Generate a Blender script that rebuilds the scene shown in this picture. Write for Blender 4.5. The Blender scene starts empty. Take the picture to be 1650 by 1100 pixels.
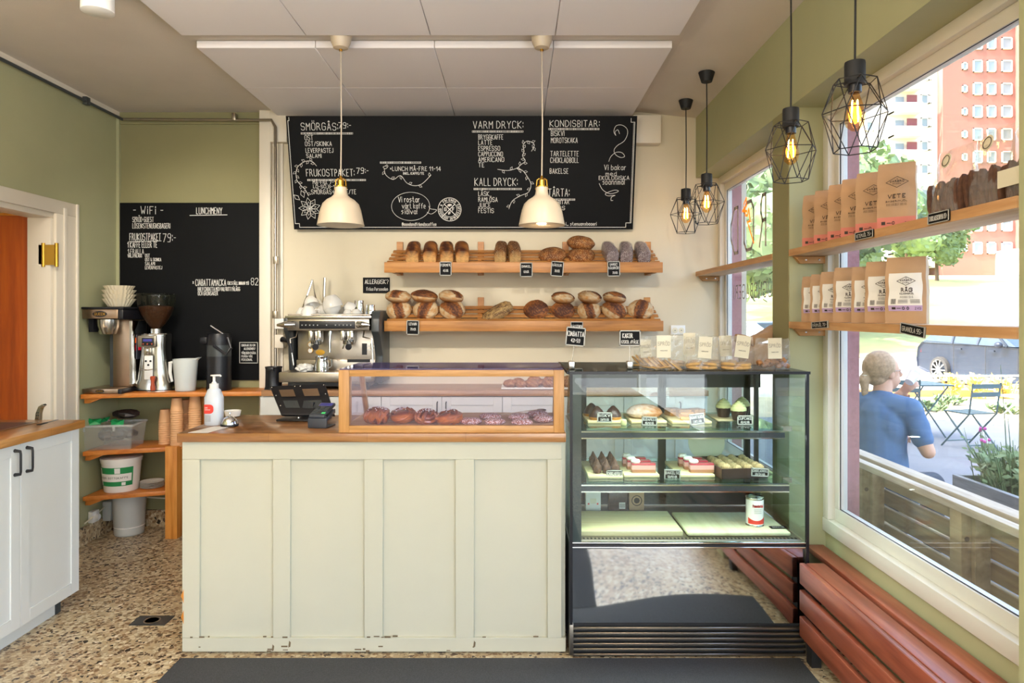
import bpy, bmesh, math, random
from mathutils import Vector, Matrix, noise
R = math.radians; PI = math.pi
random.seed(7)
C = bpy.context.scene.collection
sc = bpy.context.scene
# ------------------------------------------------------------------ camera, sky, sun, exposure
EYE = 1.455; FPX = 1095.0
cd = bpy.data.cameras.new('camera'); cam = bpy.data.objects.new('camera', cd); C.objects.link(cam)
cam.location = (0, 0, EYE); cam.rotation_euler = (R(90), 0, 0)
cd.sensor_width = 36; cd.lens = FPX / 1650 * 36; cd.shift_x = -5 / 1650; cd.shift_y = -43 / 1650
cd.clip_start = .05; cd.clip_end = 600
sc.camera = cam
sc.view_settings.view_transform = 'Standard'; sc.view_settings.look = 'None'
sc.view_settings.gamma = 1; sc.view_settings.use_curve_mapping = False
sc.view_settings.exposure = 0.42
sc.cycles.use_denoising = True
try: sc.cycles.denoiser = 'OPENIMAGEDENOISE'
except Exception: pass
sc.cycles.max_bounces = 12; sc.cycles.diffuse_bounces = 6; sc.cycles.glossy_bounces = 5
sc.cycles.transmission_bounces = 8; sc.cycles.transparent_max_bounces = 32
sc.cycles.sample_clamp_indirect = 6; sc.cycles.caustics_reflective = False; sc.cycles.caustics_refractive = False
w = bpy.data.worlds.new('sky'); sc.world = w; w.use_nodes = True
nt = w.node_tree; bg = nt.nodes['Background']
sky = nt.nodes.new('ShaderNodeTexSky'); sky.sky_type = 'NISHITA'; sky.sun_disc = False
sky.sun_elevation = R(48); sky.sun_rotation = R(-80); sky.air_density = 1.0; sky.dust_density = 6.0
nt.links.new(sky.outputs[0], bg.inputs[0]); bg.inputs[1].default_value = 1.35
sd = bpy.data.lights.new('sun', 'SUN'); sd.energy = 10; sd.angle = R(1); sd.color = (1, .95, .86)
sun = bpy.data.objects.new('sun', sd); C.objects.link(sun); sun.rotation_euler = (R(8), R(-42), 0)
def area(name, loc, rot, sx, sy, e, col):
    l = bpy.data.lights.new(name, 'AREA'); l.shape = 'RECTANGLE'; l.size = sx; l.size_y = sy; l.energy = e; l.color = col
    o = bpy.data.objects.new(name, l); C.objects.link(o); o.location = loc; o.rotation_euler = rot
    return o
# area lights added out of view in place of unseen windows, brightening the room
area('fill_light_rear', (-0.4, -2.35, 1.6), (R(90), 0, 0), 3.8, 2.2, 52, (1, .97, .92))
area('fill_light_side', (1.36, -0.4, 1.45), (R(90), 0, R(90)), 2.6, 1.7, 60, (.93, .97, 1))
# uplights and last three spots, added out of view to brighten ceiling and walls
for x_, y_ in ((-2.0, .9), (-.7, .9), (-1.2, -.8)): area('added_uplight', (x_, y_, 2.3), (R(180), 0, 0), .5, .5, 44, (1, .9, .78))
for x_, y_, tx, tz_ in ((-1.72, 2.80, -2.2, 1.6), (-1.72, 1.6, -1.3, 1.5), (-.45, 1.6, -.4, 1.5), (.6, 1.6, .4, 1.5)):
    sl = bpy.data.lights.new('spot_and_fill', 'SPOT'); sl.energy = 75; sl.color = (1, .93, .83); sl.spot_size = R(58); sl.spot_blend = .9; sl.shadow_soft_size = .06
    so_ = bpy.data.objects.new('spot_and_fill', sl); C.objects.link(so_); so_.location = (x_, y_, 2.66)
    so_.rotation_euler = (Vector((tx, 4.7, tz_)) - Vector((x_, y_, 2.66))).to_track_quat('-Z', 'Y').to_euler()

# ------------------------------------------------------------------ materials
def srgb(h):
    if isinstance(h, str):
        c = [int(h[i:i+2], 16) / 255 for i in (0, 2, 4)]
    else: c = [x / 255 for x in h]
    return tuple(x / 12.92 if x <= .04045 else ((x + .055) / 1.055) ** 2.4 for x in c) + (1,)
M = {}
def base(name):
    m = bpy.data.materials.new(name); m.use_nodes = True; M[name] = m
    n = m.node_tree; return m, n, n.nodes['Principled BSDF']
def coord(n, scale=(1, 1, 1), kind='Object'):
    tc = n.nodes.new('ShaderNodeTexCoord'); mp = n.nodes.new('ShaderNodeMapping')
    mp.inputs['Scale'].default_value = scale; n.links.new(tc.outputs[kind], mp.inputs[0]); return mp.outputs[0]
def tnoise(n, vec, scale, detail=4, rough=.5):
    t = n.nodes.new('ShaderNodeTexNoise'); t.inputs['Scale'].default_value = scale
    t.inputs['Detail'].default_value = detail; t.inputs['Roughness'].default_value = rough
    n.links.new(vec, t.inputs['Vector']); return t.outputs['Fac']
def ramp(n, fac, stops, interp='LINEAR'):
    r = n.nodes.new('ShaderNodeValToRGB'); r.color_ramp.interpolation = interp; e = r.color_ramp.elements
    while len(e) < len(stops): e.new(.5)
    for el, (p, c) in zip(e, stops): el.position = p; el.color = srgb(c) if isinstance(c, str) else (c, c, c, 1)
    n.links.new(fac, r.inputs[0]); return r.outputs[0]
def mixc(n, fac, a, b, mode='MIX'):
    x = n.nodes.new('ShaderNodeMix'); x.data_type = 'RGBA'; x.blend_type = mode
    for s, v in ((0, fac), (6, a), (7, b)):
        if hasattr(v, 'is_linked'): n.links.new(v, x.inputs[s])
        else: x.inputs[s].default_value = v
    return x.outputs[2]
def bump(n, b, fac, strength, dist=.002):
    k = n.nodes.new('ShaderNodeBump'); k.inputs['Strength'].default_value = strength; k.inputs['Distance'].default_value = dist
    n.links.new(fac, k.inputs['Height']); n.links.new(k.outputs[0], b.inputs['Normal'])
def mat(name, col, rough=.5, metal=0, var=.0, vs=6, bmp=0, bs=60, spec=.5, emit=0, coat=0, alpha=1, trans=0, sub=0):
    m, n, b = base(name)
    b.inputs['Base Color'].default_value = srgb(col); b.inputs['Roughness'].default_value = rough
    b.inputs['Metallic'].default_value = metal; b.inputs['Specular IOR Level'].default_value = spec
    b.inputs['Coat Weight'].default_value = coat; b.inputs['Transmission Weight'].default_value = trans
    b.inputs['Alpha'].default_value = alpha
    if sub: b.inputs['Subsurface Weight'].default_value = sub; b.inputs['Subsurface Radius'].default_value = (.02, .01, .006)
    if emit: b.inputs['Emission Color'].default_value = srgb(col); b.inputs['Emission Strength'].default_value = emit
    if var or bmp:
        v = coord(n)
        if var:
            f = tnoise(n, v, vs, 5, .6); g = ramp(n, f, [(.3, 1 - var), (.7, 1.0)])
            n.links.new(mixc(n, 1.0, srgb(col), g, 'MULTIPLY'), b.inputs['Base Color'])
        if bmp: bump(n, b, tnoise(n, v, bs, 3), bmp)
    return m
def wood(name, a, bcol, c, axis='x', scale=1, rough=.45, stave=None, coat=0):
    m, n, b = base(name)
    s = {'x': (1.2, 14, 14), 'y': (14, 1.2, 14), 'z': (14, 14, 1.2)}[axis]
    v = coord(n, tuple(k * scale for k in s))
    f = tnoise(n, v, 2.2, 6, .62)
    col = ramp(n, f, [(.28, a), (.5, bcol), (.72, c)])
    if stave:
        br = n.nodes.new('ShaderNodeTexBrick'); br.inputs['Scale'].default_value = 1
        br.inputs['Brick Width'].default_value = stave[0]; br.inputs['Row Height'].default_value = stave[1]
        br.inputs['Mortar Size'].default_value = .0006; br.inputs['Color1'].default_value = (.72, .68, .62, 1)
        br.inputs['Color2'].default_value = (1.0, 1.0, 1.0, 1); br.inputs['Mortar'].default_value = (.45, .4, .35, 1)
        vv = coord(n)
        if axis == 'y':
            mp = vv.node; mp.inputs['Rotation'].default_value = (0, 0, R(90))
        n.links.new(vv, br.inputs['Vector']); col = mixc(n, 1.0, col, br.outputs['Color'], 'MULTIPLY')
    n.links.new(col, b.inputs['Base Color']); b.inputs['Roughness'].default_value = rough
    b.inputs['Coat Weight'].default_value = coat
    bump(n, b, f, .15, .001)
    return m
def glass(name, tint='ffffff', refl=1.0, rough=0.0, haze=None, hz=.0, lum=0):
    m = bpy.data.materials.new(name); m.use_nodes = True; M[name] = m; n = m.node_tree; n.nodes.clear()
    out = n.nodes.new('ShaderNodeOutputMaterial'); tr = n.nodes.new('ShaderNodeBsdfTransparent'); tr.inputs[0].default_value = srgb(tint)
    gl = n.nodes.new('ShaderNodeBsdfGlossy'); gl.inputs['Roughness'].default_value = rough
    fr = n.nodes.new('ShaderNodeFresnel'); fr.inputs[0].default_value = 1.45
    ge = n.nodes.new('ShaderNodeNewGeometry'); io = n.nodes.new('ShaderNodeMath'); io.operation = 'MULTIPLY_ADD'; io.inputs[1].default_value = 1 / 1.45 - 1.45; io.inputs[2].default_value = 1.45
    n.links.new(ge.outputs['Backfacing'], io.inputs[0]); n.links.new(io.outputs[0], fr.inputs[0])
    mu = n.nodes.new('ShaderNodeMath'); mu.operation = 'MULTIPLY'; mu.inputs[1].default_value = refl
    n.links.new(fr.outputs[0], mu.inputs[0]); mx = n.nodes.new('ShaderNodeMixShader')
    n.links.new(mu.outputs[0], mx.inputs[0]); n.links.new(tr.outputs[0], mx.inputs[1]); n.links.new(gl.outputs[0], mx.inputs[2])
    last = mx.outputs[0]
    if haze:
        df = n.nodes.new('ShaderNodeBsdfDiffuse'); df.inputs[0].default_value = srgb(haze)
        m2 = n.nodes.new('ShaderNodeMixShader'); m2.inputs[0].default_value = hz
        n.links.new(last, m2.inputs[1]); n.links.new(df.outputs[0], m2.inputs[2]); last = m2.outputs[0]
    n.links.new(last, out.inputs[0]); return m
def vcol(name, rough=.6, gloss=0, speck=None, bmp=.3, bs=150, sub=0):
    """colour from the mesh's own 'Col' attribute (crusts, fillings, printed labels)"""
    m, n, b = base(name)
    at_ = n.nodes.new('ShaderNodeVertexColor'); at_.layer_name = 'Col'; col = at_.outputs[0]
    v = coord(n)
    f = tnoise(n, v, 45, 5, .65); g = ramp(n, f, [(.3, .62), (.65, 1.0)]); col = mixc(n, 1.0, col, g, 'MULTIPLY')
    if speck:
        vo = n.nodes.new('ShaderNodeTexVoronoi'); vo.inputs['Scale'].default_value = speck[1]; n.links.new(v, vo.inputs['Vector'])
        k = ramp(n, vo.outputs['Distance'], [(speck[2], 1.0), (speck[2] + .12, 0.0)]); col = mixc(n, k, col, srgb(speck[0]))
    n.links.new(col, b.inputs['Base Color']); b.inputs['Roughness'].default_value = rough; b.inputs['Coat Weight'].default_value = gloss
    bump(n, b, tnoise(n, v, bs, 3), bmp, .003)
    return m
def terrazzo(name):
    m, n, b = base(name); v = coord(n)
    wob = n.nodes.new('ShaderNodeTexNoise'); wob.inputs['Scale'].default_value = 40; n.links.new(v, wob.inputs['Vector'])
    vm = n.nodes.new('ShaderNodeMix'); vm.data_type = 'RGBA'; vm.blend_type = 'ADD'; vm.inputs[0].default_value = .03
    n.links.new(v, vm.inputs[6]); n.links.new(wob.outputs['Color'], vm.inputs[7])
    def vor(scale, feat):
        vo = n.nodes.new('ShaderNodeTexVoronoi'); vo.inputs['Scale'].default_value = scale; vo.feature = feat
        n.links.new(vm.outputs[2], vo.inputs['Vector']); return vo
    vo = vor(52, 'F1'); ve = vor(52, 'DISTANCE_TO_EDGE')
    chip = ramp(n, vo.outputs['Color'], [(0, '2c2119'), (.12, '5a4636'), (.26, '8c6e4e'), (.40, 'bfa984'), (.58, 'd6c8a8'), (.8, 'a58c68'), (.92, 'e6dcc6')], 'CONSTANT')
    k = ramp(n, ve.outputs['Distance'], [(.05, 0.0), (.12, 1.0)])
    big = ramp(n, tnoise(n, v, 1.6, 3), [(.35, 'ab9676'), (.65, 'c6b696')])
    col = mixc(n, k, big, chip)
    v2 = vor(34, 'F1'); c2 = ramp(n, v2.outputs['Distance'], [(.20, 1.0), (.26, 0.0)]); c3 = ramp(n, v2.outputs['Color'], [(0, 1.0), (.5, 0.0)], 'CONSTANT')
    mk = mixc(n, 1.0, c2, c3, 'MULTIPLY'); col = mixc(n, mk, col, srgb('1e1713'))
    n.links.new(col, b.inputs['Base Color']); b.inputs['Roughness'].default_value = .38
    return m

terrazzo('terrazzo')
mat('green_wall', 'adad86', .7, var=.08, vs=2, bmp=.12, bs=90)
mat('olive_wall', '8f8a62', .75, var=.08, vs=2, bmp=.12, bs=90)
mat('cream_wall', 'd9cfb6', .8, var=.05, vs=1.5, bmp=.1, bs=70)
mat('ceiling_paint', 'd8cfc4', .9, var=.06, vs=3, bmp=.35, bs=160)
mat('panel_white', 'ebe6e6', .9, bmp=.1, bs=300)
mat('trim_cream', 'e3dac8', .45)
mat('frame_white', 'dedad0', .4)
mat('cabinet_white', 'dcdeda', .4, var=.03, vs=3)
mat('counter_cream', 'c0beab', .42, var=.04, vs=3)
mat('chipped_edge', '6b5a42', .8)
mat('chalkboard', '0b0c0e', .6, var=.25, vs=4, spec=.15)
mat('chalk', 'e8e6e0', .9)
mat('chalk_dim', '4a4a4c', .9)
mat('tag_frame', 'b8b6ae', .6)
mat('black_plastic', '15151a', .35)
mat('black_matte', '1b1b1d', .6)
mat('grey_plastic', '3a3f48', .4)
mat('dark_grey', '3c4041', .35)
mat('steel', 'c2bdb2', .22, 1)
mat('steel_brushed', 'b0a698', .33, 1, var=.1, vs=20)
mat('steel_warm', 'b39b84', .35, 1, var=.1, vs=8)
mat('chrome', 'e8e8e8', .06, 1)
mat('mirror_panel', 'c8ccd0', .05, 1)
mat('brass', 'c99a3e', .28, 1)
mat('rubber_mat', '4a4d52', .95, var=.55, vs=260, bmp=.8, bs=300)
mat('white_ceramic', 'f0ede6', .15, coat=.3)
mat('white_plastic', 'ecebe6', .4)
mat('milky_plastic', 'e4e8e4', .3, alpha=.55)
mat('clear_plastic', 'e6e8e4', .2, alpha=.3)
mat('liquid_clear', 'dfe6ee', .1, alpha=.55)
mat('lamp_enamel', 'c4b49c', .35)
mat('lamp_inside', 'd9c3a0', .5)
mat('cable_beige', 'b9ab98', .7)
mat('bulb_glow', 'ffb45a', .3, emit=9)
mat('bulb_filament', 'ffd08a', .3, emit=90)
mat('lamp_bulb', 'ffcf94', .3, emit=16)
mat('red_label', 'd8382c', .5); mat('white_paper', 'f2efe8', .7); mat('cream_paper', 'e6dfc6', .7)
mat('green_print', '1f8a4c', .5); mat('purple_print', 'b9a0c6', .6); mat('red_print', 'cc7868', .6)
mat('ink', '3a2c22', .7); mat('ink_grey', '8a8578', .7)
mat('kraft', 'bb9874', .75, var=.12, vs=9, bmp=.35, bs=18)
mat('kraft_cup', 'd9a878', .6)
mat('orange', 'e27a28', .5); mat('orange_light', 'ff6a1a', .4, emit=1.2); mat('red_light', 'c01a2a', .4, emit=.4)
mat('screen_violet', '3a3a78', .2, emit=.4)
mat('green_key', '3fc46a', .4, emit=.3)
mat('red_wood_handle', 'a8492a', .35)
mat('cloth_white', 'efece4', .9); mat('filter_paper', 'd8ccb0', .9)
mat('green_bag', '1f9a55', .4); mat('dark_bag', '2a2220', .35)
mat('coffee_beans', '4a2a1a', .55, var=.6, vs=70, bmp=.6, bs=90, spec=.2)
mat('chocolate', '46302a', .35, var=.2, vs=30, bmp=.3)
mat('choc_crisp', '64402c', .7, var=.6, vs=60, bmp=1, bs=90)
mat('pastry_gold', 'c98a3c', .5, var=.35, vs=30, bmp=.5)
mat('cookie', 'd9ae6c', .7, var=.25, vs=40, bmp=.4)
mat('walnut', 'b5793f', .6, var=.5, vs=70, bmp=1, bs=60)
mat('raspberry', 'b23a48', .25, coat=.4); mat('mousse_pink', 'd09a94', .5); mat('sponge', '9c6a4c', .8)
mat('cream_white', 'f4f0ea', .5, bmp=.3)
mat('frosting_green', 'd6d89c', .5, bmp=.3)
mat('coconut_ball', 'b0946a', .8, var=.5, vs=160, bmp=1, bs=120)
mat('almond_bun', 'c08a58', .6, var=.3, vs=50)
wood('oak_shelf', '9c6632', 'b97c42', 'c99054', 'x', 1, .45)
wood('oak_shelf_y', 'a8784a', 'c0905e', 'cfa478', 'y', 1, .5)
wood('shelf_pale_y', 'c6a582', 'd9bd9b', 'e8d4ba', 'y', 1, .5)
wood('bread_shelf_wood', '9a6430', 'b57a3e', 'c69050', 'x', 1.2, .45)
wood('counter_wood', '80522e', 'a2703f', 'b88a58', 'x', 1, .28, (.42, .055), .25)
wood('left_worktop', 'a06528', 'c4863f', 'd9a05a', 'y', 1, .28, (.42, .055), .25)
wood('back_worktop', '8a6246', 'a67c58', 'b58e6a', 'x', 1, .4)
wood('corner_board', 'a3561a', 'c4752c', 'd48c42', 'x', 1, .4)
wood('corner_post', 'b06a20', 'd0893a', 'e0a050', 'z', 1, .4)
wood('case_oak_x', 'a0723e', 'bc8a50', 'cc9e68', 'x', 1.4, .4)
wood('case_oak_z', 'a0723e', 'bc8a50', 'cc9e68', 'z', 1.4, .4)
wood('case_oak_y', 'a0723e', 'bc8a50', 'cc9e68', 'y', 1.4, .4)
wood('case_floor', 'b59068', 'c9a880', 'd6b896', 'x', 1, .6)
wood('door_veneer', '8e3a0a', 'b0500f', 'c8661a', 'z', .5, .35)
wood('door_edge', 'c47a22', 'd48c2c', 'e09a3a', 'z', 1, .4)
wood('bench_wood', '7c3c28', '98503a', 'ac664a', 'y', 1, .32)
wood('fence_wood', '8a7250', 'a58d66', 'b9a27c', 'y', 1, .8)
wood('fence_dark', '6a5238', '876c4a', '9a8058', 'y', 1, .8)
wood('fence_rail', 'b09a80', 'cbb8a0', 'd9cab4', 'y', 1, .8)
wood('board_pale', 'd8c48e', 'e4d4a2', 'ecdfb6', 'x', 1, .5)
wood('board_pale_y', 'd0c79a', 'dcd6ae', 'e4dfbd', 'y', 1, .5)
wood('planter_wood', '6a6e70', '868a8c', '989c9c', 'y', 1, .85)
glass('window_glass', 'fafcfb', .6, haze='eef2f4', hz=.035)
glass('vitrine_glass', 'f6fcfa', 1.1)
glass('vitrine_shelf', 'd8eee6', 1.2)
glass('case_glass', 'fbf9ff', .8, haze='cfc6ee', hz=.03)
glass('case_top', 'dcd6f0', 1.2, haze='7a70b0', hz=.2)
glass('cello', 'f8f8f4', 1.0, rough=.08, haze='ffffff', hz=.10)
glass('bulb_glass', 'ffe6c0', .35)
glass('hopper_glass', 'f0f4ea', .8)
mat('car_glass', '2c3a46', .15, spec=.4)
vcol('crust', .6, 0, None, .5, 90); vcol('crust_seed', .7, 0, ('c9a877', 130, .22), .8, 120)
vcol('rye', .8, 0, ('b7a0a0', 120, .3), .8, 120); vcol('bun_glaze', .3, .5, None, .3, 60)
vcol('sugar_bun', .7, 0, ('f6e6e2', 170, .42), .6, 160); vcol('printed', .6, 0, None, 0)

# ------------------------------------------------------------------ mesh helpers
class MB:
    def __init__(s, T=None): s.v = []; s.f = []; s.m = []; s.c = []; s.T = T or Matrix(); s.col = (1, 1, 1, 1)
    def add(s, vs, fs, mi=0, cols=None):
        o = len(s.v); s.v += [s.T @ Vector(p) for p in vs]; s.f += [[o + i for i in f] for f in fs]; s.m += [mi] * len(fs)
        s.c += cols if cols else [s.col] * len(vs); return s
    def box(s, x0, x1, y0, y1, z0, z1, mi=0):
        return s.add([(x, y, z) for z in (z0, z1) for y in (y0, y1) for x in (x0, x1)],
                     [(0, 2, 3, 1), (4, 5, 7, 6), (0, 1, 5, 4), (2, 6, 7, 3), (0, 4, 6, 2), (1, 3, 7, 5)], mi)
    def bar(s, a, b, w_, h, up=(0, 0, 1), mi=0):
        a = Vector(a); b = Vector(b); d = (b - a).normalized(); u = Vector(up)
        if abs(d.dot(u)) > .98: u = Vector((0, 1, 0))
        r = d.cross(u).normalized(); u = r.cross(d).normalized(); r = r * w_ / 2; u = u * h / 2
        return s.add([a - r - u, a + r - u, a + r + u, a - r + u, b - r - u, b + r - u, b + r + u, b - r + u],
                     [(0, 1, 2, 3), (4, 7, 6, 5), (0, 4, 5, 1), (1, 5, 6, 2), (2, 6, 7, 3), (3, 7, 4, 0)], mi)
    def tube(s, pts, r, n=8, closed=False, mi=0, caps=True):
        pts = [Vector(p) for p in pts]; k = len(pts); rs = r if isinstance(r, (list, tuple)) else [r] * k
        vs = []; pn = None
        for i, p in enumerate(pts):
            if closed: d = pts[(i + 1) % k] - pts[i - 1]
            else: d = pts[min(i + 1, k - 1)] - pts[max(i - 1, 0)]
            d.normalize()
            if pn is None:
                pn = d.orthogonal().normalized()
            else:
                pn = (pn - d * pn.dot(d))
                pn = pn.normalized() if pn.length > 1e-6 else d.orthogonal().normalized()
            q = d.cross(pn)
            vs += [p + (pn * math.cos(2 * PI * j / n) + q * math.sin(2 * PI * j / n)) * rs[i] for j in range(n)]
        fs = []
        for i in range(k if closed else k - 1):
            a = i * n; b = ((i + 1) % k) * n
            fs += [(a + j, a + (j + 1) % n, b + (j + 1) % n, b + j) for j in range(n)]
        if caps and not closed: fs += [tuple(reversed(range(n))), tuple(range((k - 1) * n, k * n))]
        return s.add(vs, fs, mi)
    def lathe(s, prof, n=24, c=(0, 0, 0), mi=0, closed=False, flute=0, fn=24, sx=1, sy=1, open_=False):
        vs = []; k = len(prof); c = Vector(c)
        for (r, z) in prof:
            for j in range(n):
                a = 2 * PI * j / n; rr = r * (1 + flute * (1 if j % 2 else -1)) if flute else r
                vs.append(c + Vector((rr * math.cos(a) * sx, rr * math.sin(a) * sy, z)))
        fs = []
        for i in range(k - 1 + (1 if closed else 0)):
            a = i * n; b = ((i + 1) % k) * n
            fs += [(a + j, a + (j + 1) % n, b + (j + 1) % n, b + j) for j in range(n)]
        if not closed and not open_:
            if prof[0][0] > 1e-5: fs.append(tuple(reversed(range(n))))
            if prof[-1][0] > 1e-5: fs.append(tuple(range((k - 1) * n, k * n)))
        return s.add(vs, fs, mi)
    def prism(s, poly, h0, h1, axis='z', mi=0):
        def P(a, b, h): return {'z': (a, b, h), 'x': (h, a, b), 'y': (a, h, b)}[axis]
        n = len(poly); vs = [P(a, b, h0) for a, b in poly] + [P(a, b, h1) for a, b in poly]
        fs = [tuple(reversed(range(n))), tuple(range(n, 2 * n))] + [(i, (i + 1) % n, n + (i + 1) % n, n + i) for i in range(n)]
        return s.add(vs, fs, mi)
    def ball(s, c, rx, ry=None, rz=None, nu=16, nv=10, mi=0, fn=None, cf=None, p=1.0):
        ry = ry or rx; rz = rz or rx; vs = []; cs = []; c = Vector(c)
        for i in range(nv + 1):
            th = PI * i / nv
            for j in range(nu):
                ph = 2 * PI * j / nu; d = Vector((math.sin(th) * math.cos(ph), math.sin(th) * math.sin(ph), math.cos(th)))
                k = 1.0 + (fn(d) if fn else 0)
                if p != 1.0:
                    d2 = Vector([math.copysign(abs(q) ** p, q) for q in d])
                else: d2 = d
                vs.append(c + Vector((d2.x * rx, d2.y * ry, d2.z * rz)) * k); cs.append(cf(d) if cf else s.col)
        fs = [(i * nu + j, (i + 1) * nu + j, (i + 1) * nu + (j + 1) % nu, i * nu + (j + 1) % nu) for i in range(nv) for j in range(nu)]
        return s.add(vs, fs, mi, cs)
    def mesh(s, name, mats, bev=0, seg=2, smooth=True, ang=38, weld=False):
        me = bpy.data.meshes.new(name); me.from_pydata([tuple(p) for p in s.v], [], s.f)
        mats = mats if isinstance(mats, (list, tuple)) else [mats]
        for x in mats: me.materials.append(M[x])
        me.polygons.foreach_set('material_index', s.m)
        if any(c != (1, 1, 1, 1) for c in s.c):
            ca = me.color_attributes.new('Col', 'FLOAT_COLOR', 'POINT'); ca.data.foreach_set('color', [q for c in s.c for q in c])
        bm = bmesh.new(); bm.from_mesh(me)
        if weld: bmesh.ops.remove_doubles(bm, verts=bm.verts, dist=1e-5)
        bmesh.ops.recalc_face_normals(bm, faces=bm.faces)
        if bev:
            es = [e for e in bm.edges if len(e.link_faces) == 2 and e.calc_face_angle(0) > R(30)]
            bmesh.ops.bevel(bm, geom=es, offset=bev, segments=seg, affect='EDGES', profile=.5, clamp_overlap=True)
        bm.to_mesh(me); bm.free()
        if smooth:
            me.polygons.foreach_set('use_smooth', [True] * len(me.polygons)); me.set_sharp_from_angle(angle=R(ang))
        me.update(); return me
    def build(s, name, mats, parent=None, world=False, loc=None, rotz=0, rot=None, **k):
        label = k.pop('label', None)
        if parent is not None and world:
            s.v = [p - Vector(wloc(parent)) for p in s.v]
        o = bpy.data.objects.new(name, s.mesh(name, mats, **k)); C.objects.link(o)
        if parent is not None: o.parent = parent
        if loc is not None: o.location = loc
        if rotz: o.rotation_euler.z = rotz
        if rot: o.rotation_euler = rot
        if label: o['label'] = label
        return o
def wloc(o):
    l = Vector(o.location)
    while o.parent: o = o.parent; l += Vector(o.location)
    return l
def thing(name, label, cat, loc=(0, 0, 0), rotz=0, group=None, rot=None):
    o = bpy.data.objects.new(name, None); C.objects.link(o); o.empty_display_size = .05
    o.location = loc; o.rotation_euler = rot or (0, 0, rotz); o['label'] = label; o['category'] = cat
    if group: o['group'] = group
    return o
def tag(o, label, cat, group=None, kind=None):
    o['label'] = label; o['category'] = cat
    if group: o['group'] = group
    if kind: o['kind'] = kind
    return o
def struct(mb, name, mats, parent=None, **k):
    o = mb.build(name, mats, parent, **k)
    if parent is None: o['kind'] = 'structure'
    return o
def dup(root, loc, rotz=None, label=None, group=None, rot=None, scale=None):
    r = root.copy(); C.objects.link(r); r.location = loc
    if rotz is not None: r.rotation_euler = (0, 0, rotz)
    if rot is not None: r.rotation_euler = rot
    if scale: r.scale = (scale,) * 3 if not isinstance(scale, tuple) else scale
    if label: r['label'] = label
    if group: r['group'] = group
    for ch in list(root.children):
        c = ch.copy(); C.objects.link(c); c.parent = r
        for g in ch.children:
            d = g.copy(); C.objects.link(d); d.parent = c
    return r
def at(px, py, Y): return Vector(((px - 830) * Y / FPX, Y, EYE - (py - 507) * Y / FPX))
def XX(px, Y): return (px - 830) * Y / FPX
def ZZ(py, Y): return EYE - (py - 507) * Y / FPX
def L(*c): return srgb(c[0])

# single-stroke letters for chalk writing and print
G = {}
def _g(txt):
    for line in txt.strip().split('\n'):
        ch, d = line.split(' ', 1); G[ch] = [[(int(t[0]), int(t[1])) for t in pl.split()] for pl in d.split(';')]
_g('''A 00 26 40;12 32
B 00 06 26 35 34 23 03;23 32 31 20 00
C 45 36 16 05 01 10 30 41
D 00 06 26 44 42 20 00
E 36 06 00 30;03 23
F 36 06 00;03 23
G 45 36 16 05 01 10 30 41 43 23
H 00 06;40 46;03 43
I 00 06
J 36 31 20 10 01
K 00 06;46 03 40
L 06 00 30
M 00 06 23 46 40
N 00 06 40 46
O 10 01 05 16 36 45 41 30 10
P 00 06 26 35 34 23 03
Q 10 01 05 16 36 45 41 30 10;22 40
R 00 06 26 35 34 23 03;23 40
S 45 36 16 05 04 13 33 42 41 30 10 01
T 06 46;26 20
U 06 01 10 30 41 46
V 06 20 46
W 06 10 23 30 46
X 06 40;46 00
Y 06 23 46;23 20
Z 06 46 00 40
Å 00 26 40;12 32;17 28 37 17
Ä 00 26 40;12 32;18 17;38 37
Ö 10 01 05 16 36 45 41 30 10;18 17;38 37
0 10 01 05 16 26 35 31 20 10
1 04 26 20
2 05 16 36 45 44 00 40
3 05 16 36 45 44 33 23;33 42 41 30 10 01
4 30 36 02 42
5 46 06 03 33 42 41 30 10 01
6 36 05 01 10 30 41 42 33 03
7 06 46 10
8 13 04 05 16 36 45 44 33 13 02 01 10 30 41 42 33
9 00 30 45 36 16 05 04 13 43
a 34 30;31 20 10 01 03 14 24 33
b 06 00 20 31 33 24 04
c 33 24 14 03 01 10 20 31
d 36 30 10 01 03 14 34
e 02 32 33 24 14 03 01 10 30
f 36 26 15 10;04 24
g 34 30;31 20 10 01 03 14 24 33
h 06 00;03 14 24 33 30
i 04 00;05 06
j 14 10;15 16
k 06 00;34 02 30
l 06 00
m 04 00;03 14 23 20;23 34 43 40
n 04 00;03 14 24 33 30
o 10 01 03 14 24 33 31 20 10
p 04 00;04 24 33 31 20 00
q 34 30;34 14 03 01 10 30
r 04 00;02 14 24
s 34 14 03 32 21 20 00
t 16 11 20 30;04 24
u 04 01 10 20 31;34 30
v 04 20 44
w 04 10 23 30 44
x 04 30;34 00
y 04 20;34 10
z 04 34 00 30
å 34 30;31 20 10 01 03 14 24 33;15 26
ä 34 30;31 20 10 01 03 14 24 33;16 15;36 35
ö 10 01 03 14 24 33 31 20 10;06 05;26 25
: 01 02;04 05
- 03 23
/ 00 36
. 00 01
+ 03 43;21 25
? 05 16 36 45 44 22 21;20 19
! 06 02;00 01
@ 32 22 13 14 25 35 32 41 45 36 16 05 01 10 30
_ 00 40
( 27 05 01 10
) 07 25 21 10
, 01 00
& 40 05 16 25 02 01 10 20 42
" 06 05;16 15
* 12 34;32 14''')
G['?'][1] = [(2, 0), (2, 0.4)]
def ribbon(mb, pts, w_, mi=0):
    """flat strokes in the xz plane of mb.T (facing -y)"""
    for a, b in zip(pts, pts[1:]):
        a = Vector((a[0], 0, a[1])); b = Vector((b[0], 0, b[1])); d = b - a
        if d.length < 1e-7: continue
        d.normalize(); r = Vector((d.z, 0, -d.x)) * w_ / 2; e = d * w_ * .35
        mb.add([a - e - r, a - e + r, b + e + r, b + e - r], [(0, 1, 2, 3)], mi)
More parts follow.
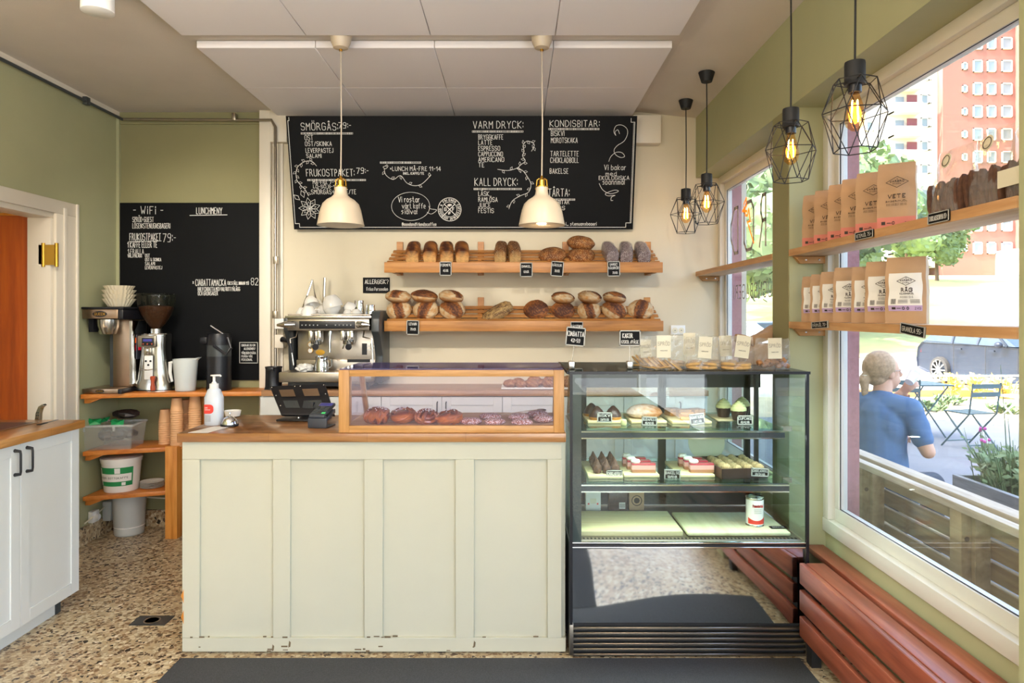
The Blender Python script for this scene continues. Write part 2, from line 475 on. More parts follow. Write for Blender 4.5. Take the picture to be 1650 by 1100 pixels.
def text_width(s_):
    t = 0
    for ch in s_:
        if ch == ' ': t += 2.6; continue
        g = G.get(ch, G['-']); t += max(p[0] for pl in g for p in pl) + 2.0
    return t - 2.0
def write(mb, s_, x0, z0, x1, h, w_=None, jit=.0, slope=0, shear=0, mi=0):
    """letter s_ between x0 and x1 on baseline z0 with cap height h"""
    tw = max(text_width(s_), .5); k = (x1 - x0) / tw; hz = h / 6; w_ = w_ or h * .13; cx = 0
    for ch in s_:
        if ch == ' ': cx += 2.6; continue
        g = G.get(ch, G['-']); jz = random.uniform(-jit, jit) * h
        for pl in g:
            ribbon(mb, [(x0 + (cx + px) * k + shear * pz * hz, z0 + pz * hz + jz + slope * (cx * k)) for px, pz in pl], w_, mi)
        cx += max(p[0] for pl in g for p in pl) + 2.0
def frame_T(o, right, up):
    """matrix whose x runs along right, z along up, y away from the reader"""
    r = Vector(right).normalized(); u = Vector(up).normalized(); y = u.cross(r).normalized()
    m = Matrix((r, y, u)).transposed().to_4x4(); m.translation = Vector(o); return m
# ================================================================== THE ROOM
YB = 4.70; XL = -2.747; XR = 1.25; ZC = 2.855; XW = 1.414
struct(MB().box(-4.2, 1.50, -2.5, YB + .2, -.1, 0), 'floor', 'terrazzo')
ceil = MB(); ceil.prism([(-4.2, ZC), (.85, ZC), (XR + .3, ZC - .07), (XR + .3, ZC + .2), (-4.2, ZC + .2)], -2.5, YB + .2, 'y')
ceiling = struct(ceil, 'ceiling', 'ceiling_paint', smooth=False)
for row, (y0, y1) in enumerate(((2.095, 2.70), (2.705, 3.31), (3.465, 4.07), (4.073, 4.68))):
    for i in range(4):
        x0 = -1.625 + i * .607
        MB().box(x0 + .001, x0 + .605, y0, y1, ZC - .04, ZC - .002).build('ceiling_panel', 'panel_white', ceiling, bev=.002, seg=1)
struct(MB().box(XL - .15, -1.75, YB, YB + .2, 0, ZC), 'wall_back_left', 'olive_wall')
struct(MB().box(-1.75, 1.6, YB, YB + .2, 0, ZC), 'wall_back', 'cream_wall')
# left wall with doorway; door opening y 2.9..4.03
wl = MB(); wl.box(XL - .12, XL, 4.12, YB, 0, ZC); wl.box(XL - .12, XL, -2.5, 3.05, 0, ZC); wl.box(XL - .12, XL, 3.05, 4.12, 2.08, ZC)
struct(wl, 'wall_left', 'green_wall')
tr = MB(); tr.box(XL, XL + .02, 4.04, 4.235, 0, 2.06); tr.box(XL, XL + .02, 2.95, 4.235, 2.0601, 2.14)
tr.box(XL - .14, XL - .001, 4.02, 4.119, 0, 2.0299); tr.box(XL - .14, XL - .001, 3.05, 4.119, 2.03, 2.079)
tr.box(XL + .0201, XL + .03, 4.10, 4.13, 0, 2.1); tr.box(XL + .0201, XL + .032, 4.215, 4.235, 0, 2.14)
struct(tr, 'trim_1', 'trim_cream', bev=.003)
MB().box(XL, XL + .012, 3.5, YB, ZC - .03, ZC).build('trim_2', 'trim_cream')['kind'] = 'structure'
MB().box(XL + .0, -1.75, YB - .012, YB, ZC - .085, ZC - .03).build('trim_3', 'olive_wall')['kind'] = 'structure'
MB().box(XL, XL + .02, YB - .02, YB, .96, ZC - .03).build('trim_4', 'green_wall')['kind'] = 'structure'
# pale pilaster between the green and the cream wall
pl = MB(); pl.box(-1.752, -1.675, YB - .05, YB, 0, ZC); pl.box(-1.675, -1.60, YB - .015, YB, 0, ZC); pl.box(-1.675, -1.56, YB - .06, YB, ZC - .22, ZC)
struct(pl, 'trim_5', 'trim_cream', bev=.004)
MB().box(.80, .99, YB - .09, YB, ZC - .235, ZC - .045).build('trim_6', 'trim_cream', bev=.004)['kind'] = 'structure'
# beam, pillars, parapet of the street wall
be = MB(); be.box(XR, 1.56, -2.5, YB, 2.40, ZC + .1)
be.box(XR, 1.56, 3.097, 3.30, 0, 2.3995); be.box(XR, 1.56, 1.35, 1.686, 0, 2.3995)
be.box(XW, 1.56, -2.5, 1.35, 0, .477); be.box(XW, 1.56, 1.686, 3.097, 0, .477); be.box(XW, 1.56, 3.30, YB, 0, .477)
struct(be, 'wall_right', 'green_wall', smooth=False)
fc = MB(); fc.box(XR - .002, XR, 3.105, 3.292, 0, 2.40); struct(fc, 'trim_7', 'olive_wall')
rv = MB(); rv.box(1.475, 1.56, 3.079, 3.097, .47, 2.4); rv.box(1.475, 1.56, YB - .02, YB + .3, .47, 2.4); rv.box(1.475, 1.56, 1.686, 1.70, .47, 2.4)
mat('brick_red', 'b0787a', .9, var=.25, vs=60, bmp=.6, bs=60); mat('facade', 'c2a59a', .9, bmp=.4, bs=40)
struct(rv, 'trim_8', 'brick_red')
# building above and the parts of the shop behind the camera
struct(MB().box(-6, 1.56, -6, 16, ZC + .25, 6.2), 'wall_upper_storeys', 'facade')
struct(MB().box(-6, 1.56, YB + .25, 16, -.2, ZC + .25), 'wall_neighbour', 'facade')
rw = MB(); rw.box(-4.2, 1.5, -2.6, -2.5, 0, .5); rw.box(-4.2, 1.5, -2.6, -2.5, 2.7, ZC); rw.box(-4.2, -2.4, -2.6, -2.5, .5, 2.7); rw.box(1.5, 1.6, -2.6, -2.5, 0, ZC)
struct(rw, 'wall_rear', 'cream_wall')
ko = MB(); ko.box(-4.6, -4.5, 1, 6, 0, ZC); ko.box(-4.6, XL - .12, 4.9, 5, 0, ZC)
struct(ko, 'wall_kitchen', 'cream_wall')
# terrazzo skirting
sk = MB(); sk.box(XL, XL + .02, 4.235, YB, 0, .11); struct(sk, 'baseboard_left', 'terrazzo')
sk = MB(); sk.box(XL, -1.6, YB - .02, YB, 0, .11); struct(sk, 'baseboard_back', 'terrazzo')

def window(name, ya, yb, reveal=True):
    """street window between depths ya (near) and yb (far)"""
    z0, z1 = .477, 2.40
    fr = MB()
    for (a, b, c, d, x0, x1) in ((ya, yb, z0, z0 + .06, XW - .015, 1.475), (ya, yb, z1 - .05, z1, XW - .01, 1.475), (yb - .05, yb, z0 + .0601, z1 - .0501, XW - .012, 1.475), (ya, ya + .05, z0 + .0601, z1 - .0501, XW - .012, 1.475)):
        fr.box(x0, x1, a, b, c, d)
    for (a, b, c, d) in ((ya + .0501, yb - .0501, z0 + .0601, z0 + .115), (ya + .0501, yb - .0501, z1 - .10, z1 - .0501), (yb - .09, yb - .0501, z0 + .1151, z1 - .1001), (ya + .0501, ya + .09, z0 + .1151, z1 - .1001)):
        fr.box(1.432, 1.472, a, b, c, d)
    o = struct(fr, name, 'frame_white', bev=.003)
    g = MB(); g.box(1.452, 1.456, ya + .088, yb - .088, z0 + .113, z1 - .098); g.build('pane', 'window_glass', o)
    g = MB(); g.tube([(1.440, ya + .09, z0 + .117), (1.440, yb - .09, z0 + .117), (1.440, yb - .09, z1 - .10), (1.440, ya + .09, z1 - .10)], .003, 4, True); g.build('seal', 'black_matte', o)
    return o
win1 = window('window_1', 1.686, 3.097)
win2 = window('window_2', 3.30, YB)
window('window_3', -.9, 1.35)
# lettering on the far pane, read from the street
lt = MB(frame_T((1.449, 0, 0), (0, -1, 0), (0, 0, 1)))   # x runs toward the camera
def mir(mb, s_, ya, yb, z0, h, w_, mi=0): write(mb, s_, -yb, z0, -ya, h, w_, mi=mi)
for ch, ya, yb in (('R', 3.93, 4.03), ('O', 4.13, 4.30), ('D', 4.42, 4.56)):
    b0 = len(lt.v)
    g = MB(Matrix()); write(g, ch, 0, 0, (yb - ya), .295, .022)
    for p in g.v: p.x = (yb - ya) - p.x if ch in 'R' or ch == 'D' else p.x
    lt.add([(-yb + p.x, 0, 1.86 + p.z) for p in g.v], g.f)
mat('vinyl_grey', 'b8b0ac', .6)
lt.build('lettering', 'vinyl_grey', win2, smooth=False)
ol = MB(frame_T((1.447, 0, 0), (0, -1, 0), (0, 0, 1)))
def yz(px, py): Y = 1.449 * FPX / (px - 830); return (-Y, ZZ(py, Y))
ribbon(ol, [yz(1199, 329), yz(1203, 319), yz(1203, 331), yz(1197, 340), yz(1204, 340)], .014); ribbon(ol, [yz(1205, 346), yz(1207, 336), yz(1209, 356), yz(1205, 358), yz(1215, 391)], .014)
ribbon(ol, [yz(1199, 333), yz(1202, 347), yz(1205, 347)], .014)
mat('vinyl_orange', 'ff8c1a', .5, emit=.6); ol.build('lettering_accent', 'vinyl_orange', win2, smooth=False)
sm = MB(frame_T((1.449, 0, 0), (0, -1, 0), (0, 0, 1))); g = MB(); write(g, 'STENUGNSBAGERI', 0, 0, .95, .085, .008)
sm.add([(-3.55 - p.x, 0, 1.56 + p.z) for p in g.v], g.f); sm.build('lettering', 'vinyl_grey', win2, smooth=False)

# kitchen door standing open in the next room
door = MB(); door.box(-3.72, -2.86, 4.085, 4.125, .01, 2.05); D = struct(door, 'door_1', 'door_veneer')
MB().box(-2.875, -2.84, 4.08, 4.128, .01, 2.052).build('door_edge', 'door_edge', D)
MB().box(-3.7, -2.86, 4.075, 4.13, 2.05, 2.065).build('top_strip', 'door_edge', D)
h = MB(); zc = ZZ(412, 4.08)
for x in (XX(72, 4.03), XX(93, 4.03)): h.tube([(x, 4.02, zc - .07), (x, 4.02, zc + .07)], .011, 10)
h.box(XX(64, 4.03), XX(72, 4.03), 4.02, 4.03, zc - .055, zc + .06); h.box(XX(72, 4.03), XX(93, 4.03), 4.015, 4.022, zc - .06, zc + .06)
h.build('hinge', 'brass', D)
# ================================================================== LARGE FURNITURE
def on(px, py, z):
    Y = (EYE - z) * FPX / (py - 507); return Vector(((px - 830) * Y / FPX, Y, z))
def panel_door(name, parent, x0, x1, z0, z1, y, m='cabinet_white', fw=.055, t=.018, side=None):
    """framed shaker door whose face looks toward -y (or +x when side is given)"""
    T = Matrix() if side is None else Matrix.Rotation(R(90), 4, 'Z')
    mb = MB(T)
    mb.box(x0, x1, y + .006, y + t, z0, z1)
    for a, b, c, d in ((x0, x0 + fw, z0, z1), (x1 - fw, x1, z0, z1), (x0 + fw, x1 - fw, z0, z0 + fw), (x0 + fw, x1 - fw, z1 - fw, z1)): mb.box(a, b, y, y + .008, c, d)
    return mb.build(name, m, parent, world=True, bev=.0012, seg=1)
# front counter
ct = thing('service_counter', 'long cream panelled service counter with four recessed panels facing the customers', 'counter', (-.604, 3.16, 0))
b = MB(); b.box(-1.427, .217, 2.933, 3.40, 0, .912); b.build('body', 'counter_cream', ct, world=True, bev=.003)
px = [(-1.3525, -1.038), (-.964, -.647), (-.567, -.2556), (-.1757, .1384)]
zb, zt = .071, .835
for i, (a, c) in enumerate(px): MB().box(a, c, 2.926, 2.934, zb, zt).build('panel', 'counter_cream', ct, world=True)
xs = [-1.427] + [v for p in px for v in p] + [.200]
for i in range(5): MB().box(xs[2 * i], xs[2 * i + 1], 2.912, 2.934, zb, zt).build('stile', 'counter_cream', ct, world=True, bev=.0015, seg=1)
MB().box(-1.427, .200, 2.912, 2.934, zt, .912).build('top_rail', 'counter_cream', ct, world=True, bev=.0015, seg=1)
MB().box(-1.427, .217, 2.912, 2.934, .012, zb).build('bottom_rail', 'counter_cream', ct, world=True, bev=.0015, seg=1)
cp = MB()
for i in range(26):
    x = random.choice([-1.40, -1.36, -1.04, -.96, -.65, -.57, -.25, -.18, .1]) + random.uniform(-.05, .05); z = random.choice([.012, .018, .03, .071, .072]) + random.uniform(0, .004)
    cp.box(x, x + random.uniform(.005, .03), 2.9105, 2.9125, z, z + random.uniform(.003, .007))
for (x, z) in ((-1.043, .014), (-.972, .03), (-.18, .03)): cp.add([(x, 2.9114, z), (x + .009, 2.9114, z + .004), (x + .011, 2.9114, z + .022), (x + .004, 2.9114, z + .030)], [(0, 1, 2, 3)])
cp.build('paint_chips', 'chipped_edge', ct, world=True, smooth=False)['kind'] = 'stuff'
for z in (.16, .25):
    MB().prism([(-1.432, z), (-1.427, z - .01), (-1.42, z - .03), (-1.42, z + .03)], 2.911, 2.93, 'y').build('chipped_corner', 'corner_post', ct, world=True)
tw = MB(); tw.box(-1.442, .217, 2.895, 3.43, .912, .95)
tag(tw.build('counter_worktop', 'counter_wood', bev=.003), 'oiled butcher block worktop of the cream service counter', 'worktop')

# sink cabinet and worktop on the left
sc_ = thing('sink_cabinet', 'white shaker base cabinet with black bow handles at the left edge', 'cabinet', (-2.45, 2.3, 0))
MB().box(XL + .02, -2.193, .9, 3.385, .085, .893).build('body', 'cabinet_white', sc_, world=True)
MB().box(XL + .02, -2.235, .9, 3.33, 0, .085).build('plinth', 'cabinet_white', sc_, world=True)
MB().box(-2.26, -2.23, 3.30, 3.335, 0, .085).build('cabinet_foot', 'dark_grey', sc_, world=True)
for i in range(5):
    y1 = 3.385 - .401 * i; y0 = y1 - .398
    d = panel_door('door', sc_, y0, y1, .085, .893, 2.172, side=1)
    hy = (y0 + .035) if i % 2 == 0 else (y1 - .035)
    hm = MB(); hm.tube([(-2.172, hy, .865), (-2.147, hy, .862), (-2.145, hy, .85), (-2.145, hy, .775), (-2.147, hy, .763), (-2.172, hy, .76)], [.008, .006, .005, .005, .006, .008], 8)
    o = hm.build('handle', 'black_matte', d); o.data.transform(Matrix.Translation(-wloc(sc_)))
# the doors were turned a quarter turn: x of the door frame runs along +y
lw = MB(); lw.box(XL + .02, -2.15, .85, 3.40, .893, .93)
tag(lw.build('sink_worktop', 'left_worktop', bev=.003), 'oiled wooden worktop on the white sink cabinet at the left edge', 'worktop')
sk = thing('sink', 'dark steel sink bowl let into the left wooden worktop', 'sink', (-2.45, 2.9, .93))
mb = MB(); mb.box(-2.60, -2.32, 2.2, 3.31, .9302, .9335); mb.build('rim', 'steel_brushed', sk, world=True, bev=.001, seg=1)
mb = MB(); mb.box(-2.585, -2.335, 2.215, 3.295, .9336, .9342); mb.build('bowl', 'dark_grey', sk, world=True)
kn = thing('kitchen_knife', 'thin dark knife lying at the end of the left worktop', 'knife', tuple(on(82, 679, .9335)))
a = on(62, 684, .934); c = on(92, 676, .936); m_ = a.lerp(c, .4)
MB().bar(a, m_, .018, .003).build('handle', 'black_matte', kn, world=True); MB().bar(m_, c, .014, .0016).build('blade', 'dark_grey', kn, world=True)
gr = thing('grater', 'curved steel grater standing upright by the orange door', 'grater', (-2.40, 3.42, .86))
P0 = [(-.008, 0), (-.012, .05), (-.006, .10), (.008, .135), (.03, .147), (.036, .14), (.022, .128), (.014, .10), (.012, .05), (.014, 0)]
mb = MB(); mb.prism(P0, -.012, .012, 'y'); mb.build('blade', 'steel', gr, bev=.001, seg=1)
mb = MB()
for i in range(7):
    for j in range(2): mb.ball((-.004 + j * .008 + (i > 4) * .004, -.0125, .02 + i * .014), .0028, .001, .0028, 6, 4)
mb.build('teeth', 'black_matte', gr)
# floor drain and mats
dr = thing('floor_drain', 'dark square floor drain set in the terrazzo left of the counter', 'drain', tuple(on(245, 1000, 0)))
mb = MB(Matrix.Rotation(R(0), 4, 'Z')); mb.box(-.085, .085, -.05, .05, 0, .004); mb.build('plate', 'dark_grey', dr, bev=.002, seg=1)
mb = MB(); mb.lathe([(.030, .004), (.034, .006), (.038, .004)], 24, sy=1); mb.build('ring', 'steel_brushed', dr)
mt = MB(); mt.box(-1.413, 1.2, 2.36, 2.868, 0, .009)
tag(mt.build('entrance_mat', 'rubber_mat', bev=.003), 'dark grey ribbed mat running along the foot of the counter', 'mat')
mt = MB(); mt.box(-1.0, .42, -1.6, 2.355, 0, .009)
tag(mt.build('long_mat', 'rubber_mat', bev=.003), 'dark grey mat leading from the shop door toward the counter', 'mat')

# back counter
bc = thing('back_cabinet_row', 'row of white framed base cabinets under the rear worktop', 'cabinet', (-.2, 4.5, 0))
MB().box(-1.61, 1.22, 4.312, YB - .002, .08, .943).build('body', 'cabinet_white', bc, world=True)
MB().box(-1.60, 1.22, 4.36, YB - .002, 0, .08).build('plinth', 'cabinet_white', bc, world=True)
for i in range(7):
    x0 = -1.612 + .383 * i
    if i == 0:
        d = MB(); 
        for k in range(3): MB().box(x0 + .002, x0 + .381, 4.294, 4.312, .10 + k * .28, .375 + k * .28).build('drawer', 'cabinet_white', bc, world=True, bev=.001, seg=1)
        continue
    d = panel_door('door', bc, x0 + .002, x0 + .381, .09, .938, 4.294)
    hx = x0 + (.355 if i % 2 == 0 else .028)
    hm = MB(); hm.tube([(hx, 4.294, .905), (hx, 4.272, .90), (hx, 4.270, .80), (hx, 4.294, .795)], .004, 6)
    o = hm.build('handle', 'black_matte', d); o.data.transform(Matrix.Translation(-wloc(bc)))
bw = MB(); bw.box(-1.60, 1.22, 4.28, YB - .002, .943, .978)
tag(bw.build('rear_worktop', 'back_worktop', bev=.002), 'brown wooden worktop along the cream rear wall', 'worktop')
# corner unit
cb = MB(); cb.prism([(XL + .02, 4.262), (-2.35, 4.36), (-1.602, 4.43), (-1.602, YB - .02), (XL + .02, YB - .02)], .927, .955)
tag(cb.build('corner_worktop', 'corner_board', bev=.002), 'orange-brown wooden board in the left corner carrying the coffee brewer', 'worktop')
cu = thing('corner_shelf_unit', 'wooden corner shelves below the coffee brewer, with an upright end board', 'shelf', (-2.5, 4.5, 0))
for z in (.591, .307):
    MB().prism([(XL + .02, 4.285), (-2.275, 4.435), (-2.275, YB - .02), (XL + .02, YB - .02)], z - .028, z).build('shelf', 'corner_board', cu, world=True, bev=.002)
    MB().prism([(XL + .021, z - .028), (XL + .13, z - .028), (XL + .05, z - .06), (XL + .021, z - .06)], 4.31, 4.34, 'y').build('bracket', 'corner_board', cu, world=True)
MB().prism([(XL + .021, .927), (XL + .13, .927), (XL + .05, .895), (XL + .021, .895)], 4.30, 4.33, 'y').build('bracket', 'corner_board', cu, world=True)
MB().box(-2.272, -2.195, 4.41, YB - .02, .0, .60).build('end_board', 'corner_post', cu, world=True, bev=.002)
MB().box(-2.13, -2.10, 4.60, YB - .02, .0, .927).build('end_board', 'corner_post', cu, world=True, bev=.002)

# ================================================================== PASTRY CASE
x0, x1, yf, z0, z1 = -.755, .210, 2.905, .951, 1.219
yt, yb = 3.27, 3.41
pc = thing('pastry_case', 'low oak framed glass pastry case on the counter worktop', 'display case', (-.27, 3.15, z0))
mb = MB(); mb.box(x0, x0 + .045, yf, yf + .05, z0, z1); mb.build('post', 'case_oak_z', pc, world=True, bev=.002)
mb = MB(); mb.box(x1 - .045, x1, yf, yf + .05, z0, z1); mb.build('post', 'case_oak_z', pc, world=True, bev=.002)
mb = MB(); mb.box(x0 + .045, x1 - .045, yf, yf + .03, z1 - .028, z1); mb.build('rail', 'case_oak_x', pc, world=True, bev=.002)
mb = MB(); mb.box(x0 + .045, x1 - .045, yf, yf + .03, z0, z0 + .03); mb.build('rail', 'case_oak_x', pc, world=True, bev=.002)
for xa in (x0, x1 - .022):
    MB().bar((xa + .011, yt, z1 - .01), (xa + .011, yb, z0 + .01), .022, .022, (1, 0, 0)).build('rear_post', 'case_oak_z', pc, world=True)
    MB().box(xa, xa + .022, yf + .05, yt + .01, z1 - .02, z1 - .002).build('top_side_rail', 'case_oak_y', pc, world=True)
    MB().prism([(yf + .05, z0 + .02), (yb - .01, z0 + .02), (yt, z1 - .02), (yf + .05, z1 - .02)], xa + .009, xa + .013, 'x').build('side_pane', 'case_glass', pc, world=True, smooth=False)
MB().box(x0 + .022, x1 - .022, yt - .012, yt + .01, z1 - .02, z1 - .002).build('rail', 'case_oak_x', pc, world=True)
MB().box(x0, x1, yf + .032, yb, z0, z0 + .014).build('floor_board', 'case_floor', pc, world=True)
MB().box(x0 + .004, x1 - .004, yf + .004, yt + .008, z1, z1 + .006).build('top_pane', 'case_top', pc, world=True)
MB().box(x0 + .042, x1 - .042, yf + .012, yf + .016, z0 + .028, z1 - .026).build('front_pane', 'case_glass', pc, world=True)
CF = z0 + .014
# cinnamon knots: buns of wound strands
def knot(seed):
    rnd = random.Random(seed); t = thing('cinnamon_bun', '', 'bun'); n = 11
    core = MB(); core.ball((0, 0, .026), .047, .042, .025, 18, 12, cf=lambda d: L('8a3f1a')); core.build('dough_core', 'bun_glaze', t)
    for s in range(3):
        st = MB(); pts = []; ax = Vector((rnd.uniform(-1, 1), rnd.uniform(-.6, .6), rnd.uniform(.0, .8))).normalized(); turns = 2.3
        u = ax.orthogonal().normalized(); v = ax.cross(u)
        for i in range(64):
            a = 2 * PI * turns * i / 63; off = -.62 + 1.24 * i / 63
            rr = math.sqrt(max(.05, 1 - off * off)); p = ax * off + (u * math.cos(a) + v * math.sin(a)) * rr
            pts.append((p.x * .05, p.y * .046, .03 + p.z * .028))
        st.tube(pts, [.0078 if 2 < i < 61 else .004 for i in range(64)], 6)
        st.c = []
        for p in st.v:
            k = noise.noise(Vector(p) * 45 + Vector((seed, s, 0))) * .5 + .5
            top = max(0, min(1, (p.z - .02) / .035)); A = Vector(L('c9732e')[:3]); B = Vector(L('7a2f12')[:3]); D = Vector(L('e0a668')[:3])
            c_ = A.lerp(B, min(1, max(0, top * .9 + k * .5 - .4))).lerp(D, max(0, k - .68) * 1.6); st.c.append((*c_, 1))
        st.build('dough_strand', 'bun_glaze', t)
    sg = MB()
    for i in range(60):
        a = rnd.uniform(0, 2 * PI); r = rnd.uniform(0, .042); z = .03 + .031 * math.sqrt(max(.02, 1 - (r / .052) ** 2))
        sg.ball((r * math.cos(a), r * math.sin(a), z + .004), .0022, nu=5, nv=3)
    sg.build('pearl_sugar', 'white_ceramic', t)['kind'] = 'stuff'
    return t
knots = [knot(3), knot(11)]
lab = ['leftmost cinnamon knot bun in the pastry case', 'second cinnamon knot bun from the left, topped with pearl sugar', 'third cinnamon knot bun from the left in the pastry case', 'cinnamon knot bun beside the first sugared bun']
for i, (px_, Y, sc2, rz) in enumerate(((608, 3.07, 1.18, 0), (650, 3.09, 1.12, 1.2), (687, 3.06, 1.05, 2.2), (724, 3.02, 1.12, .5))):
    src = knots[i % 2]; o = src if i < 2 else dup(src, (0, 0, 0)); o.location = (XX(px_, Y), Y, CF); o.rotation_euler.z = rz; o.scale = (sc2,) * 3
    o['label'] = lab[i]; o['group'] = 'cinnamon knots in the pastry case'
def sugar_bun():
    def cf(d):
        k = noise.noise(d * 4) * .5 + .5; return tuple(a * k + b * (1 - k) for a, b in zip(L('b06a5c'), L('c98a70')))
    mb = MB(); mb.ball((0, 0, .017), .052, .046, .018, 26, 14, cf=cf, fn=lambda d: .05 * noise.noise(d * 3) - .12 * max(0, d.z - .8) * 5)
    return mb.mesh('sugar_bun', 'sugar_bun')
sme = sugar_bun()
for i, (px_, py, z, lb) in enumerate(((758, 684, CF, 'sugared bun lying in front of the last cinnamon knot'), (797, 685, CF, 'sugared bun in the front row below the two stacked behind'), (841, 686, CF, 'wide sugared bun in the middle of the front row'), (790, 676, CF, 'sugared bun just behind the front row, under the tongs'),
        (836, 677, CF, 'sugared bun in the second row beside the tongs'), (876, 680, CF, 'sugared bun in the right corner of the pastry case, lower one'), (866, 672, CF, 'sugared bun at the back right under the tong tips'))):
    o = bpy.data.objects.new('sugared_bun', sme); C.objects.link(o); p = on(px_, py, z); o.location = (p.x, max(2.98, p.y), z); o.rotation_euler.z = i; o.scale = (1.0, 1.0, .95)
    tag(o, lb, 'bun', 'sugared buns in the pastry case')
tg = thing('serving_tongs', 'steel serving tongs resting on the sugared buns', 'tongs', tuple(at(830, 668, 3.2)))
for s in (-1, 1):
    mb = MB(); a = at(780, 671, 3.16); e = at(868, 664 + s * 3, 3.22 + s * .03); pts = [a.lerp(e, k / 8) + Vector((0, s * .010 * math.sin(k / 8 * PI), .004)) for k in range(9)]
    for p, q in zip(pts, pts[1:]): mb.bar(p, q, .012, .002)
    mb.build('arm', 'steel', tg, world=True)
    mb = MB(); mb.ball(e + Vector((.012, 0, .002)), .022, .014, .006, 14, 8, fn=lambda d: .1 * math.cos(9 * math.atan2(d.y, d.x))); mb.build('scalloped_tip', 'steel', tg, world=True)
# ================================================================== CHALKBOARDS
def hatch(mb, x0, x1, z, t, th=.0022):
    ribbon(mb, [(x0, z + t), (x1, z + t)], th); ribbon(mb, [(x0, z), (x1, z)], th); n = int((x1 - x0) / .011)
    for i in range(n + 1): x = x0 + (x1 - x0) * i / n; ribbon(mb, [(x, z), (x, z + t)], th * random.choice([1, 1, 2, 2.5]))
def leaf(mb, x, z, a, l, w_=.002):
    c, s_ = math.cos(a), math.sin(a); k = l * .28
    ribbon(mb, [(x, z), (x + c * l * .5 - s_ * k, z + s_ * l * .5 + c * k), (x + c * l, z + s_ * l), (x + c * l * .5 + s_ * k, z + s_ * l * .5 - c * k), (x, z)], w_)
BL = Vector((-1.511, 4.645, 2.038)); TLv = Vector((-1.514, 4.475, 2.764))
upv = (TLv - BL); H_ = math.hypot(upv.y, upv.z); upn = Vector((0, upv.y, upv.z)).normalized()
nrm = Vector((0, -upn.z, upn.y))
def bp(px, py):
    d = Vector(((px - 830) / FPX, 1, -(py - 507) / FPX)); o = Vector((0, 0, EYE)); t = (BL - o).dot(nrm) / d.dot(nrm); p = o + d * t - BL
    return (p.x, p.dot(upn))
bd = thing('menu_board', 'large black chalkboard menu hanging tilted over the bread shelves', 'chalkboard', tuple(BL))
Wb = .805 + 1.511
TB = frame_T((0, 0, 0), (1, 0, 0), upn)
mb = MB(TB); mb.box(0, Wb, 0, .012, 0, H_); mb.build('board', 'chalkboard', bd, bev=.001, seg=1)
for x in (.1, Wb - .1):
    MB().box(x - .01, x + .01, .02 , YB - .01 - BL.y, .02, .05).build('standoff', 'black_matte', bd)
    MB().box(x - .01, x + .01, -.12, YB - .01 - BL.y, H_ - .06, H_ - .04).build('standoff', 'black_matte', bd)
TT = frame_T(TB.to_3x3() @ Vector((0, -.0012, 0)), (1, 0, 0), upn)
def line(s_, px0, pyb, px1, hpx, w_=.0034, par=None, mat_='chalk', f=None, T=None, jit=.02, shear=0):
    f = f or bp; a = f(px0, pyb); b = f(px1, pyb); h = f(px0, pyb - hpx)[1] - a[1]
    w_ = w_ if hpx > 8 else min(w_, .0028)
    mb = MB(T or TT); write(mb, s_, a[0], a[1], b[0], h, w_, jit=jit, slope=(b[1] - a[1]) / (b[0] - a[0]), shear=shear)
    return mb.build('chalk_lettering', mat_, par or bd, smooth=False)
for a in '''SMÖRGÅS:|485.5|209.6|544.5|11.4
79:-|546|206.5|565.5|9
OST|491.5|225.8|504.5|8
OST/SKINKA|492|235|534.5|7
LEVERPASTEJ|493|245.8|537|7
SALAMI|494|254|518|6
FRUKOSTPAKET:|494|283.6|571|11
79:-|575|279.5|593.6|9
MÅ-FRE 7-10|504.5|296.4|544.5|6
LÖ-SÖ 8-10|505|303|543|5
SMÖRGÅS+KAFFE/TE|502|312.5|573.6|7
*LUNCH MÅ-FRE 11-14|628|275|710|6.5
INKL. KAFFE/TE|650|281|683|3.5
Vi rostar|642|325.5|676|8.5
vårt kaffe|648|335.5|685.5|8
själva!|647|344.5|672|8
@goodandfriendscoffee|648|363.6|703|5
VARM DRYCK:|762.7|206.7|842.7|11.3
BRYGGKAFFE|771|224.5|810.5|7.5
LATTE|771|233|793|7
ESPRESSO|771|242.4|805.5|7
CAPPUCCINO|771|251.5|810|7
AMERICANO|771|260.5|812|7
TE|771|269|780|7
KALL DRYCK:|765|299|833.6|12
LÄSK|771|315.5|788|7
RAMLÖSA|771|325|801.5|7
JUICE|771|334|790|7
FESTIS|771|342.7|795.5|7
KONDISBITAR:|886|204|965.5|10
BISKVI|888|218.7|909|8
MOROTSKAKA|888|230|930.5|8
TARTELETTE|887|251.5|932|8
CHOKLADBOLL|887|262|932|8
BAKELSE|886|279.5|915.5|8
TÅRTA:|883.6|316|917|12
6-8 BITAR|885|328.7|917|6
MOUSS|880|338|910|6
i_ stenugnsbageri|912|363|961|5
Vi bakar|973.6|273.6|1008|8
med|976|282.7|993|6
EKOLOGISKA|965|289.5|1013.6|6
spannmål|971|297|1006|8'''.split('\n'):
    s_, x_, y_, x2, h_ = a.split('|'); line(s_, float(x_), float(y_), float(x2), float(h_))
dec = MB(TT)
for (xa, xb, y) in ((485.5, 568.5, 216), (496, 589, 291), (613, 678, 263), (761, 843, 213), (764, 840, 305.5), (884, 965, 209), (884, 926, 322.5)):
    a = bp(xa, y); b = bp(xb, y); hatch(dec, a[0], b[0], a[1], .009)
dec.build('chalk_underline', 'chalk', bd, smooth=False)['kind'] = 'stuff'
